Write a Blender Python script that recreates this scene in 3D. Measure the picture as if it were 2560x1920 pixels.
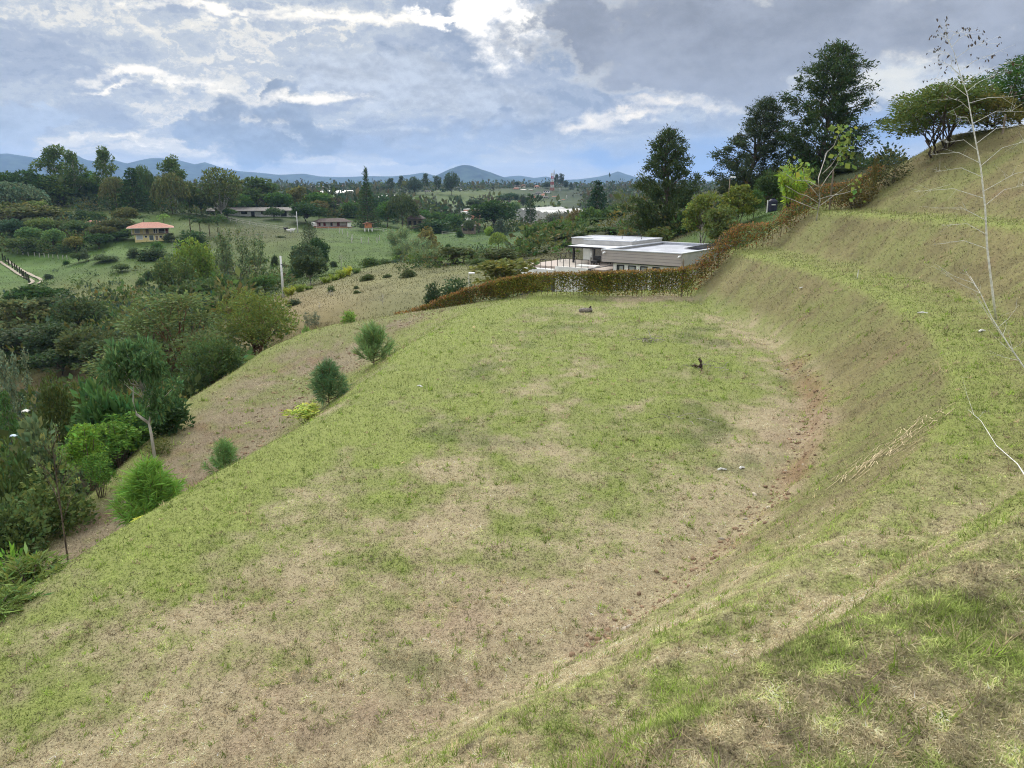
import bpy, bmesh, math, random
import numpy as np
from mathutils import Vector, Matrix

for o in list(bpy.data.objects):
    bpy.data.objects.remove(o)
scene = bpy.context.scene
COL = scene.collection
rng = np.random.default_rng(7)
random.seed(7)
R = math.radians

# ------------------------------------------------------------------ camera
FPX, CU, CV, HOR = 1880.0, 1280.0, 960.0, 470.0      # the photo's pinhole, 2560 x 1920
PITCH = math.atan((CV - HOR) / FPX)
CAM = np.array((0.0, 0.0, 8.0))
SP, CP = math.sin(PITCH), math.cos(PITCH)
cam_d = bpy.data.cameras.new('camera')
cam = bpy.data.objects.new('camera', cam_d)
COL.objects.link(cam)
cam.location = CAM
cam.rotation_euler = (math.pi / 2 - PITCH, 0, 0)
cam_d.sensor_width = 36.0
cam_d.lens = FPX / 2560.0 * 36.0
cam_d.clip_start = 0.1
cam_d.clip_end = 30000
scene.camera = cam

def ray(u, v):
    a = (u - CU) / FPX
    b = (CV - v) / FPX
    return np.array((a, CP + b * SP, -SP + b * CP))

def at(u, v, Y):                       # the point seen at a photo position, Y metres ahead
    d = ray(u, v)
    return CAM + d * (Y / d[1])

def azel(u, v):
    d = ray(u, v)
    return math.atan2(d[0], d[1]), math.atan2(d[2], math.hypot(d[0], d[1]))

# ------------------------------------------------------------------ world and sun
SUN_AZ, SUN_EL = R(-14.0), R(34.0)     # ahead of the camera, a little to the left, behind cloud
scene.view_settings.view_transform = 'Standard'
scene.view_settings.look = 'None'
scene.view_settings.gamma = 1.0
scene.view_settings.use_curve_mapping = False
scene.view_settings.exposure = 1.22
CLOUD_GAIN = 0.5                       # cloud radiance, matched to the exposure above

W = bpy.data.worlds.new('World')
scene.world = W
W.use_nodes = True
nt = W.node_tree
nt.nodes.clear()
L = nt.links.new
def N(tree, t, **kw):
    n = tree.nodes.new(t)
    for k, v in kw.items():
        setattr(n, k, v)
    return n
def math_n(op, a, b=None, c=None, tree=None, clamp=False):
    tree = tree or nt
    n = N(tree, 'ShaderNodeMath', operation=op, use_clamp=clamp)
    for i, x in enumerate((a, b, c)):
        if x is None:
            continue
        if isinstance(x, (int, float)):
            n.inputs[i].default_value = x
        else:
            tree.links.new(x, n.inputs[i])
    return n.outputs[0]
def sstep(x, lo, hi, tree=None):
    tree = tree or nt
    n = N(tree, 'ShaderNodeMapRange', interpolation_type='SMOOTHSTEP')
    tree.links.new(x, n.inputs[0])
    n.inputs[1].default_value = lo
    n.inputs[2].default_value = hi
    return n.outputs[0]
def mixc(fac, a, b, tree=None, mode='MIX'):
    tree = tree or nt
    n = N(tree, 'ShaderNodeMix', data_type='RGBA', blend_type=mode)
    for idx, x in ((0, fac), (6, a), (7, b)):
        if isinstance(x, (int, float)):
            n.inputs[idx].default_value = x
        elif isinstance(x, tuple):
            n.inputs[idx].default_value = (*x, 1) if len(x) == 3 else x
        else:
            tree.links.new(x, n.inputs[idx])
    return n.outputs[2]
def noise_n(vec, scale, detail=6, rough=0.55, lac=2.0, dist=0.0, tree=None, dims='3D'):
    tree = tree or nt
    n = N(tree, 'ShaderNodeTexNoise')
    n.noise_dimensions = dims
    n.inputs['Scale'].default_value = scale
    n.inputs['Detail'].default_value = detail
    n.inputs['Roughness'].default_value = rough
    n.inputs['Lacunarity'].default_value = lac
    n.inputs['Distortion'].default_value = dist
    if vec is not None:
        tree.links.new(vec, n.inputs['Vector'])
    return n.outputs['Fac']
def combine(x, y, z, tree=None):
    tree = tree or nt
    n = N(tree, 'ShaderNodeCombineXYZ')
    for i, q in enumerate((x, y, z)):
        if isinstance(q, (int, float)):
            n.inputs[i].default_value = q
        else:
            tree.links.new(q, n.inputs[i])
    return n.outputs[0]

def build_sky():
    tc = N(nt, 'ShaderNodeTexCoord')
    sep = N(nt, 'ShaderNodeSeparateXYZ')
    L(tc.outputs['Generated'], sep.inputs[0])
    x, y, z = sep.outputs
    az = math_n('ARCTAN2', x, y)
    el = math_n('ARCSINE', z)
    zc = math_n('ADD', math_n('MAXIMUM', z, 0.0), 0.10)
    px = math_n('DIVIDE', x, zc)
    py = math_n('DIVIDE', y, zc)
    P = combine(px, py, 0.0)                       # the flat cloud deck overhead
    Q = combine(math_n('MULTIPLY', az, 1.0), math_n('MULTIPLY', el, 1.5), 0.0)   # upright cumulus
    sky = N(nt, 'ShaderNodeTexSky', sky_type='NISHITA')
    sky.sun_disc = False
    sky.sun_elevation = SUN_EL
    sky.sun_rotation = SUN_AZ
    sky.altitude = 2100
    nish = mixc(1.0, sky.outputs[0], (0.05, 0.05, 0.05), mode='MULTIPLY')
    def n2(vec, scale, detail, rough):
        return noise_n(vec, scale, detail, rough, dims='2D')
    # warp used by every cloud outline
    wa = n2(Q, 9.0, 6, 0.62)
    wb = n2(combine(math_n('ADD', az, 7.3), math_n('MULTIPLY', el, 1.5), 0.0), 9.0, 6, 0.62)
    azw = math_n('ADD', az, math_n('MULTIPLY', math_n('SUBTRACT', wa, 0.5), 0.20))
    elw = math_n('ADD', el, math_n('MULTIPLY', math_n('SUBTRACT', wb, 0.5), 0.115))
    Pw = combine(math_n('ADD', px, math_n('MULTIPLY', wa, 2.2)), math_n('ADD', py, math_n('MULTIPLY', wb, 1.6)), 0.0)
    # streaked stratus deck
    s1 = n2(Pw, 0.50, 7, 0.58)
    s2 = n2(Pw, 1.5, 6, 0.62)
    q1 = n2(Q, 24.0, 7, 0.6)
    Qs = combine(math_n('ADD', az, 0.001), math_n('SUBTRACT', math_n('MULTIPLY', el, 1.5), -0.009), 0.0)
    q1s = n2(Qs, 24.0, 7, 0.6)
    relief = math_n('SUBTRACT', q1, q1s)           # billow tops towards the light
    s = math_n('ADD', math_n('MULTIPLY', s1, 0.6), math_n('MULTIPLY', s2, 0.4))
    s = math_n('ADD', s, math_n('MULTIPLY', relief, 0.16))
    ramp = N(nt, 'ShaderNodeValToRGB')
    cr = ramp.color_ramp
    cr.interpolation = 'EASE'
    cr.elements[0].position = 0.37; cr.elements[0].color = (0.29, 0.345, 0.44, 1)
    cr.elements[1].position = 0.70; cr.elements[1].color = (1.2, 1.09, 0.88, 1)
    for p, c in ((0.455, (0.385, 0.435, 0.525)), (0.53, (0.50, 0.54, 0.59)), (0.61, (0.78, 0.755, 0.69))):
        e = cr.elements.new(p); e.color = (*c, 1)
    L(s, ramp.inputs[0])
    col = ramp.outputs[0]
    # thin places in the deck where the blue behind shows
    gap = sstep(n2(P, 0.33, 4, 0.5), 0.60, 0.74)
    col = mixc(math_n('MULTIPLY', gap, 0.35), col, nish)

    def blob(col, specs, color, edge=0.3, opac=1.0, rim=None, shade=0.0, warp=1.0, fine=0.6, streak=0.0):
        best = None
        A = math_n('ADD', az, math_n('MULTIPLY', math_n('SUBTRACT', azw, az), warp))
        E = math_n('ADD', el, math_n('MULTIPLY', math_n('SUBTRACT', elw, el), warp))
        for (u, v, ru, rv) in specs:
            a0, e0 = azel(u, v)
            a1, _ = azel(u + ru, v)
            _, e1 = azel(u, v - rv)
            dx = math_n('DIVIDE', math_n('SUBTRACT', A, a0), a1 - a0)
            dy = math_n('DIVIDE', math_n('SUBTRACT', E, e0), e1 - e0)
            d2 = math_n('ADD', math_n('MULTIPLY', dx, dx), math_n('MULTIPLY', dy, dy))
            m = math_n('SUBTRACT', 1.0, math_n('SQRT', d2))
            best = m if best is None else math_n('SMOOTH_MAX', best, m, 0.15)
        f = math_n('ADD', best, math_n('MULTIPLY', math_n('SUBTRACT', q1, 0.5), fine))
        if streak:
            f = math_n('ADD', f, math_n('MULTIPLY', math_n('SUBTRACT', s, 0.5), streak))
        al = math_n('MULTIPLY', sstep(f, 0.0, edge), opac)
        c = color
        if shade:
            c = mixc(sstep(math_n('ADD', math_n('ADD', math_n('MULTIPLY', relief, shade), math_n('MULTIPLY', math_n('SUBTRACT', wa, 0.5), 1.6)), 0.5), 0.0, 1.0),
                     tuple(k * 0.82 for k in color), tuple(k * 1.25 for k in color))
        if rim is not None:
            c = mixc(sstep(f, 0.0, rim[1]), rim[0], c)
        return mixc(al, col, c)

    # pale wash above the hills, and the clear blue slot low on the right
    hz = math_n('SUBTRACT', 1.0, sstep(el, -0.01, 0.07))
    col = mixc(math_n('MULTIPLY', hz, 0.62), col, (0.94, 0.87, 0.76))
    col = blob(col, [(1800, 395, 480, 95), (1520, 400, 220, 40), (2200, 330, 330, 90)], (0.25, 0.385, 0.64), edge=0.9, opac=0.95, warp=0.7, fine=0.2, streak=1.0)
    col = blob(col, [(40, 290, 170, 60), (0, 350, 200, 60)], (0.42, 0.49, 0.60), edge=0.2, opac=0.85, shade=1.0)
    col = blob(col, [(555, 305, 80, 85), (700, 280, 110, 80), (780, 350, 150, 40), (640, 350, 120, 48), (620, 235, 40, 40)], (0.275, 0.335, 0.43), edge=0.5, opac=0.92, shade=1.6, fine=1.5)
    col = blob(col, [(1010, 372, 330, 30), (1180, 335, 200, 34)], (0.34, 0.41, 0.54), edge=0.5, opac=0.75, shade=1.0)
    col = blob(col, [(960, 200, 260, 70), (1130, 250, 230, 80)], (0.50, 0.54, 0.60), edge=0.35, opac=0.75, shade=2.2)
    col = blob(col, [(1240, 20, 130, 150), (1120, 50, 200, 30)], (1.7, 1.58, 1.38), edge=0.9, opac=1.0, fine=0.9)
    col = blob(col, [(900, 48, 420, 22), (560, 14, 320, 16), (350, 195, 260, 16), (250, 215, 120, 10), (800, 250, 200, 16), (560, 395, 60, 14)], (1.22, 1.12, 0.94), edge=1.1, opac=0.95, warp=0.5, fine=0.8, streak=2.0)
    col = blob(col, [(1900, 80, 720, 195), (1430, 95, 150, 120), (2450, 40, 420, 170), (1800, 200, 420, 75)], (0.29, 0.315, 0.37), edge=0.3, opac=0.97, rim=((0.72, 0.71, 0.66), 0.4), shade=0.7)
    col = blob(col, [(2300, 225, 170, 55), (2160, 250, 80, 36)], (0.80, 0.78, 0.70), edge=0.8, opac=0.8, fine=0.9)
    col = blob(col, [(1460, 316, 130, 34), (1700, 272, 230, 26), (1560, 298, 160, 20)], (1.15, 1.04, 0.86), edge=1.2, opac=0.95, warp=0.6, fine=1.1)
    # the same deck away from the cumulus in view; a cloudy sky grows brighter towards the zenith
    up = math_n('ADD', 1.0, math_n('MULTIPLY', sstep(el, 0.20, 0.9), 1.3))
    so = n2(P, 0.50, 3, 0.55)
    ramp2 = N(nt, 'ShaderNodeValToRGB')
    ramp2.color_ramp.elements[0].position = 0.36; ramp2.color_ramp.elements[0].color = (0.50, 0.55, 0.64, 1)
    ramp2.color_ramp.elements[1].position = 0.66; ramp2.color_ramp.elements[1].color = (1.0, 0.97, 0.91, 1)
    L(so, ramp2.inputs[0])
    def bg(c, k):
        g = N(nt, 'ShaderNodeVectorMath', operation='SCALE')
        L(c, g.inputs[0])
        if isinstance(k, float):
            g.inputs['Scale'].default_value = k
        else:
            L(k, g.inputs['Scale'])
        n = N(nt, 'ShaderNodeBackground')
        L(g.outputs[0], n.inputs[0])
        return n.outputs[0]
    inside = math_n('MULTIPLY', math_n('SUBTRACT', 1.0, sstep(el, 0.26, 0.34)),
                    math_n('SUBTRACT', 1.0, sstep(math_n('ABSOLUTE', az), 0.70, 0.95)))
    ms = N(nt, 'ShaderNodeMixShader')
    L(inside, ms.inputs[0])
    L(bg(mixc(math_n('MULTIPLY', sstep(so, 0.55, 0.4), 0.25), ramp2.outputs[0], nish), math_n('MULTIPLY', up, CLOUD_GAIN)), ms.inputs[1])
    L(bg(col, CLOUD_GAIN), ms.inputs[2])
    out = N(nt, 'ShaderNodeOutputWorld')
    L(ms.outputs[0], out.inputs[0])
build_sky()
W.cycles.sampling_method = 'MANUAL'
W.cycles.sample_map_resolution = 512

sun_d = bpy.data.lights.new('sun', 'SUN')
sun_d.energy = 1.5
sun_d.angle = R(14)
sun_d.color = (1.0, 0.95, 0.87)
sun = bpy.data.objects.new('sun', sun_d)
COL.objects.link(sun)
sun.rotation_euler = (math.pi / 2 - SUN_EL, 0, -SUN_AZ + math.pi)
sun.location = (0, 0, 60)

cy = scene.cycles
cy.use_denoising = True
cy.denoiser = 'OPENIMAGEDENOISE'
cy.denoising_prefilter = 'NONE'
cy.denoising_input_passes = 'RGB_ALBEDO_NORMAL'
cy.use_adaptive_sampling = True
cy.adaptive_threshold = 0.02
cy.filter_width = 1.1
cy.max_bounces = 4
cy.diffuse_bounces = 2
cy.glossy_bounces = 2
cy.transmission_bounces = 3
cy.transparent_max_bounces = 8
cy.volume_bounces = 1
cy.sample_clamp_indirect = 6.0

# ------------------------------------------------------------------ helpers: noise, materials, meshes
def _hash(ix, iy, seed):
    h = (ix.astype(np.int64) * 374761393 + iy.astype(np.int64) * 668265263 + seed * 1442695041) & 0xFFFFFFFF
    h = ((h ^ (h >> 13)) * 1274126177) & 0xFFFFFFFF
    return (h ^ (h >> 16)) & 0xFFFF
def pn(x, y, seed=0):                                  # gradient noise, about -0.7..0.7
    x0 = np.floor(x); y0 = np.floor(y)
    fx = x - x0; fy = y - y0
    u = fx * fx * fx * (fx * (fx * 6 - 15) + 10); v = fy * fy * fy * (fy * (fy * 6 - 15) + 10)
    def g(i, j):
        a = _hash(x0 + i, y0 + j, seed) * (2 * math.pi / 65536.0)
        return np.cos(a) * (fx - i) + np.sin(a) * (fy - j)
    a = g(0, 0) + u * (g(1, 0) - g(0, 0))
    b = g(0, 1) + u * (g(1, 1) - g(0, 1))
    return a + v * (b - a)
def fbm(x, y, scale, oct=4, seed=0, gain=0.55):
    s = 0.0; amp = 1.0; tot = 0.0
    for k in range(oct):
        s = s + amp * pn(x / scale, y / scale, seed + 17 * k)
        tot += amp; amp *= gain; scale = scale / 2.03
    return s / tot
def ss(a, b, x):
    t = np.clip((x - a) / (b - a), 0, 1)
    return t * t * (3 - 2 * t)

def mat(name, color=(0.5, 0.5, 0.5), rough=0.8, metal=0.0, var=0.12, scale=6.0, bump=0.0, detail=5, color2=None, spec=0.3, stretch=None):
    m = bpy.data.materials.new(name)
    m.use_nodes = True
    t = m.node_tree
    bs = t.nodes['Principled BSDF']
    bs.inputs['Roughness'].default_value = rough
    bs.inputs['Metallic'].default_value = metal
    bs.inputs['Specular IOR Level'].default_value = spec
    tc = N(t, 'ShaderNodeTexCoord')
    vec = tc.outputs['Object']
    if stretch:
        mp = N(t, 'ShaderNodeMapping'); mp.inputs['Scale'].default_value = stretch
        t.links.new(vec, mp.inputs[0]); vec = mp.outputs[0]
    nz = noise_n(vec, scale, detail, 0.6, tree=t)
    c2 = color2 or tuple(k * (1 - 2.2 * var) for k in color)
    c1 = tuple(min(1, k * (1 + var)) for k in color)
    t.links.new(mixc(sstep(nz, 0.3, 0.7, t), c2, c1, t), bs.inputs['Base Color'])
    if bump:
        b = N(t, 'ShaderNodeBump'); b.inputs['Strength'].default_value = bump; b.inputs['Distance'].default_value = 0.03
        t.links.new(nz, b.inputs['Height']); t.links.new(b.outputs[0], bs.inputs['Normal'])
    return m

def attr_mat(name, rough=0.9, translucent=0.0, fine=None, bump=0.0, spec=0.15, tintable=False):
    """colour comes from the mesh's own 'col' attribute (each leaf, blade or patch has its own)"""
    m = bpy.data.materials.new(name)
    m.use_nodes = True
    t = m.node_tree
    bs = t.nodes['Principled BSDF']
    bs.inputs['Roughness'].default_value = rough
    bs.inputs['Specular IOR Level'].default_value = spec
    at_ = N(t, 'ShaderNodeAttribute', attribute_name='col')
    c = at_.outputs['Color']
    if tintable:
        oi = N(t, 'ShaderNodeObjectInfo')
        c = mixc(1.0, c, oi.outputs['Color'], t, mode='MULTIPLY')
    if fine:
        tc = N(t, 'ShaderNodeTexCoord')
        nz = noise_n(tc.outputs['Object'], fine[0], 6, 0.65, tree=t)
        nz2 = noise_n(tc.outputs['Object'], fine[0] * 0.13, 5, 0.6, tree=t)
        f = math_n('ADD', math_n('MULTIPLY', nz, fine[1]), math_n('MULTIPLY', nz2, fine[1] * 0.6), tree=t)
        g = N(t, 'ShaderNodeVectorMath', operation='SCALE')
        t.links.new(c, g.inputs[0]); t.links.new(math_n('ADD', f, 1.0 - 0.8 * fine[1], tree=t), g.inputs['Scale'])
        c = g.outputs[0]
        if bump:
            b = N(t, 'ShaderNodeBump'); b.inputs['Strength'].default_value = bump; b.inputs['Distance'].default_value = 0.05
            t.links.new(nz, b.inputs['Height']); t.links.new(b.outputs[0], bs.inputs['Normal'])
    t.links.new(c, bs.inputs['Base Color'])
    if translucent:
        tr = N(t, 'ShaderNodeBsdfTranslucent')
        t.links.new(c, tr.inputs['Color'])
        mx = N(t, 'ShaderNodeMixShader'); mx.inputs[0].default_value = translucent
        out = t.nodes['Material Output']
        t.links.new(bs.outputs[0], mx.inputs[1]); t.links.new(tr.outputs[0], mx.inputs[2])
        t.links.new(mx.outputs[0], out.inputs[0])
    return m

def np_mesh(name, verts, faces, material=None, col=None, smooth=False):
    """verts (n,3), faces (m,k) arrays of equal-size polygons; col (n,3) per-vertex colour"""
    me = bpy.data.meshes.new(name)
    verts = np.ascontiguousarray(verts, dtype=np.float32); faces = np.ascontiguousarray(faces, dtype=np.int32)
    n, (m, k) = len(verts), faces.shape
    me.vertices.add(n); me.vertices.foreach_set('co', verts.ravel())
    me.loops.add(m * k); me.loops.foreach_set('vertex_index', faces.ravel())
    me.polygons.add(m)
    me.polygons.foreach_set('loop_start', np.arange(0, m * k, k, dtype=np.int32))
    me.polygons.foreach_set('loop_total', np.full(m, k, dtype=np.int32))
    if smooth:
        me.polygons.foreach_set('use_smooth', np.ones(m, dtype=bool))
    me.update(calc_edges=True)
    if col is not None:
        a = me.color_attributes.new('col', 'FLOAT_COLOR', 'POINT')
        c = np.ones((n, 4), dtype=np.float32); c[:, :3] = col
        a.data.foreach_set('color', c.ravel())
    if material:
        me.materials.append(material)
    return me

def link(name, data, parent=None, loc=None, rotz=0.0, scale=None):
    o = bpy.data.objects.new(name, data)
    COL.objects.link(o)
    if parent is not None:
        o.parent = parent
    if loc is not None:
        o.location = [float(k) for k in loc]
    if rotz:
        o.rotation_euler = (0, 0, rotz)
    if scale is not None:
        o.scale = scale if hasattr(scale, '__len__') else (scale,) * 3
    return o
def tag(o, label=None, cat=None, group=None, kind=None):
    if label: o['label'] = label
    if cat: o['category'] = cat
    if group: o['group'] = group
    if kind: o['kind'] = kind
    return o
def empty(name, loc, rotz=0.0, label=None, cat=None, group=None):
    e = link(name, None, None, loc, rotz)
    e.empty_display_size = 0.3
    return tag(e, label, cat, group)

class MB:
    """collects boxes, prisms, tubes and sheets into one mesh"""
    def __init__(s):
        s.v = []; s.f = []
    def add(s, vs, fs):
        o = len(s.v); s.v += [tuple(map(float, p)) for p in vs]; s.f += [tuple(o + i for i in f) for f in fs]
        return s
    def box(s, x0, x1, y0, y1, z0, z1):
        return s.add([(x0,y0,z0),(x1,y0,z0),(x1,y1,z0),(x0,y1,z0),(x0,y0,z1),(x1,y0,z1),(x1,y1,z1),(x0,y1,z1)],
                     [(3,2,1,0),(4,5,6,7),(0,1,5,4),(1,2,6,5),(2,3,7,6),(3,0,4,7)])
    def tube(s, pts, rad, n=6):
        pts = [np.array(p, float) for p in pts]
        if not hasattr(rad, '__len__'): rad = [rad] * len(pts)
        o = len(s.v); up = np.array((0.0, 0.0, 1.0))
        for i, p in enumerate(pts):
            d = pts[min(i + 1, len(pts) - 1)] - pts[max(i - 1, 0)]
            d = d / (np.linalg.norm(d) + 1e-9)
            a = np.cross(d, up)
            if np.linalg.norm(a) < 1e-3: a = np.cross(d, (1.0, 0, 0))
            a /= np.linalg.norm(a); b = np.cross(d, a)
            for k in range(n):
                t = 2 * math.pi * k / n
                s.v.append(tuple(p + rad[i] * (math.cos(t) * a + math.sin(t) * b)))
        for i in range(len(pts) - 1):
            for k in range(n):
                a0 = o + i * n + k; a1 = o + i * n + (k + 1) % n
                s.f.append((a0, a1, a1 + n, a0 + n))
        s.f.append(tuple(o + k for k in range(n))[::-1])
        s.f.append(tuple(o + (len(pts) - 1) * n + k for k in range(n)))
        return s
    def mesh(s, name, material, smooth=False, bevel=0.0):
        me = bpy.data.meshes.new(name)
        me.from_pydata(s.v, [], s.f)
        me.materials.append(material)
        if smooth:
            me.polygons.foreach_set('use_smooth', [True] * len(me.polygons))
        if bevel:
            bm = bmesh.new(); bm.from_mesh(me)
            bmesh.ops.bevel(bm, geom=list(bm.edges), offset=bevel, segments=1, affect='EDGES')
            bm.to_mesh(me); bm.free()
        me.update()
        return me
    def build(s, name, material, parent=None, **k):
        return link(name, s.mesh(name, material, **k), parent)

# ------------------------------------------------------------------ the lie of the land
TOE = np.array([(-30, 8.2), (-12, 7.4), (-6, 7.2), (-3, 8.4), (0, 10.6), (1.45, 11.8), (3.1, 13.5), (5.3, 16.1), (7.6, 19.2), (10.1, 24.0), (11.8, 28.3), (13.5, 35.3), (14.3, 41), (14.4, 46.5), (13.9, 53), (13.9, 62), (15, 90)], float)
EDGE = np.array([(-10.9, -5), (-10.5, 5), (-10.0, 13.1), (-9.4, 17), (-8.6, 20.9), (-7.2, 25), (-5.9, 30.7), (-5.2, 36), (-4.7, 41), (-3.7, 46), (-2, 51), (0.3, 55), (1.8, 58.5), (3, 62), (4, 80)], float)
def curve_dist(P, x, y, right=True):
    best = np.full(x.shape, 1e9); sign = np.zeros(x.shape)
    for (x0, y0), (x1, y1) in zip(P[:-1], P[1:]):
        dx, dy = x1 - x0, y1 - y0
        t = np.clip(((x - x0) * dx + (y - y0) * dy) / (dx * dx + dy * dy), 0, 1)
        ex, ey = x - (x0 + t * dx), y - (y0 + t * dy)
        d = ex * ex + ey * ey
        m = d < best
        best = np.where(m, d, best)
        sign = np.where(m, np.sign(dy * (x - x0) - dx * (y - y0)), sign)
    d = np.sqrt(best) * np.where(sign == 0, 1, sign)
    return d if right else -d

RB = []
def rb(u, v, Y): RB.append(at(u, v, Y))
def rx(x, y, z): RB.append(np.array((x, y, z), float))
for q in [(-22,10,-6.2),(-24,25,-7),(-25,40,-7.4),(-26,55,-8),(-24,66,-7.5),(-17,70,-6),(-40,28,-12.5),(-42,50,-13),(-36,-20,-10),(-60,10,-17),
          (-80,-60,-16),(0,-60,9),(40,-40,13),(40,0,13),(70,30,16),(0,66,-1.7),(8,66,-1.7),(14.5,67,-0.9),(8,78,-1.7),(-4,70,-3.2),(-9,64,-4),(18,64,2.2),(22.5,66,4.6),(30,67,8.6),(40,67,11.5),(60,66,14.5),(70,110,15),(42,100,10.5),(34,125,8),(20,150,2)]:
    rx(*q)
for q in [(20,1012,80),(200,955,85),(60,690,200),(0,640,225),(130,640,228),(190,640,225),(0,560,265),(200,560,262),(150,540,290),(60,520,300),(250,520,305),(430,540,290),
          (150,742,165),(60,770,140),(300,765,150),(430,722,170),(520,690,180),(300,640,215),(480,640,222),(410,600,243),(345,596,245),(560,560,290),(600,545,318),(730,540,330),
          (650,600,240),(620,680,170),(580,745,128),(480,800,105),(320,830,100),(150,860,105),(825,570,308),(915,578,292),(740,580,285),(1000,600,255),(950,660,185),(800,650,200),(1050,680,165),
          (720,735,98),(840,692,115),(1000,652,128),(1150,662,108),(1280,668,92),(700,775,83),(900,725,90),(1010,745,78),(800,795,73),
          (1200,612,262),(1100,588,300),(1290,602,270),(1270,645,190),(1170,566,360),(1360,566,410),(1290,545,450),(1460,565,330),(1500,600,160),(1420,610,170),
          (1600,610,108),(1760,655,72),(1830,590,79),(1900,535,88),(1990,510,92),(1700,600,86),(1680,560,112),(1890,490,108),(2070,450,108),(2200,420,100),
          (700,512,440),(500,520,420),(300,520,420),(80,520,420),(900,520,420),(1080,510,600),(1150,492,690),(1240,482,760),(1330,478,860),(1420,500,700),(1460,525,560),(1200,515,560),
          (1000,500,620),(800,488,720),(950,497,640),(600,492,760),(300,490,900),(0,490,900),(1380,470,1000),(1280,502,755),(1350,507,755),(1410,507,765),(1280,471,905),(1350,469,925),(1420,470,935),(1250,473,965),(1500,476,1000),(1700,480,900),(2000,480,900),(2400,480,900),
          (1000,478,1250),(700,476,1300),(850,474,1400)]:
    rb(*q)
for a in np.linspace(-2.6, 2.6, 15):
    for r, z in ((2400, 6), (4200, 2), (14000, -20)):
        rx(r * math.sin(a), r * math.cos(a), z)
for a in (-2.4, -1.6, 1.3, 1.9, 2.6):
    for r, z in ((140, -12 if a < 0 else 12), (500, 0)):
        rx(r * math.sin(a), r * math.cos(a), z)
RB = np.array(RB)
def _q(x, y):
    r = np.maximum(np.hypot(x, y), 4.0)
    return np.arctan2(x, y) * 1.6, np.log(r)
_qx, _qy = _q(RB[:, 0], RB[:, 1])
_K = np.sqrt((_qx[:, None] - _qx) ** 2 + (_qy[:, None] - _qy) ** 2 + 0.0036)
_n = len(RB)
_A = np.zeros((_n + 3, _n + 3)); _A[:_n, :_n] = _K + np.eye(_n) * -0.004
_A[:_n, _n] = 1; _A[:_n, _n + 1] = _qx; _A[:_n, _n + 2] = _qy; _A[_n:, :_n] = _A[:_n, _n:].T
_Wt = np.linalg.solve(_A, np.concatenate([RB[:, 2], [0, 0, 0]]))
def h_far(x, y):
    out = np.empty(x.shape)
    X, Y, O = x.ravel(), y.ravel(), out.ravel()
    for i in range(0, len(X), 60000):
        a, b = _q(X[i:i + 60000], Y[i:i + 60000])
        K = np.sqrt((a[:, None] - _qx) ** 2 + (b[:, None] - _qy) ** 2 + 0.0036)
        O[i:i + 60000] = K @ _Wt[:_n] + _Wt[_n] + _Wt[_n + 1] * a + _Wt[_n + 2] * b
    out = O.reshape(x.shape)
    r = np.hypot(x, y)
    return out + fbm(x, y, 26.0, 3, 5) * 1.1 * ss(70, 160, r) + fbm(x, y, 130.0, 3, 9) * 9.0 * ss(380, 900, r) * (1 - np.exp(-(((x - 45) / 90) ** 2 + ((y - 840) / 140) ** 2)))

def bank_profile(d, near, x):
    def lerp(a, b): return b + (a - b) * near
    c1, c2, c3, c4 = lerp(3.3, 3.6), lerp(4.4, 6.7), lerp(6.5, 9.9), lerp(10.5, 12.4)
    s1 = lerp(2.8, 3.2); s2 = lerp(2.55, 2.8)
    c5 = c4 + 8.5
    def f(d):
        z = s1 * np.clip(d / c1, 0, 1)
        z = z + 0.25 * np.clip((d - c1) / (c2 - c1), 0, 1)
        z = z + s2 * np.clip((d - c2) / (c3 - c2), 0, 1)
        z = z + 0.2 * np.clip((d - c3) / (c4 - c3), 0, 1)
        z = z + 5.6 * np.clip((d - c4) / (c5 - c4), 0, 1)
        return z + 0.12 * np.maximum(d - c5, 0)
    return (f(d - 0.24) + f(d - 0.12) + f(d) + f(d + 0.12) + f(d + 0.24)) / 5
MOUNDS = [(6.2, 26.9, 1.5, 0.42), (4.0, 30.2, 0.9, 0.16), (-4.7, 32.0, 0.8, 0.20), (8.6, 33.5, 1.3, 0.22), (7.6, 38.5, 1.6, 0.22), (3.0, 36.5, 1.2, 0.16), (6.6, 45.5, 1.5, 0.2), (-2.5, 15.2, 0.9, 0.12), (9.3, 29.8, 0.8, 0.14)]
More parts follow.
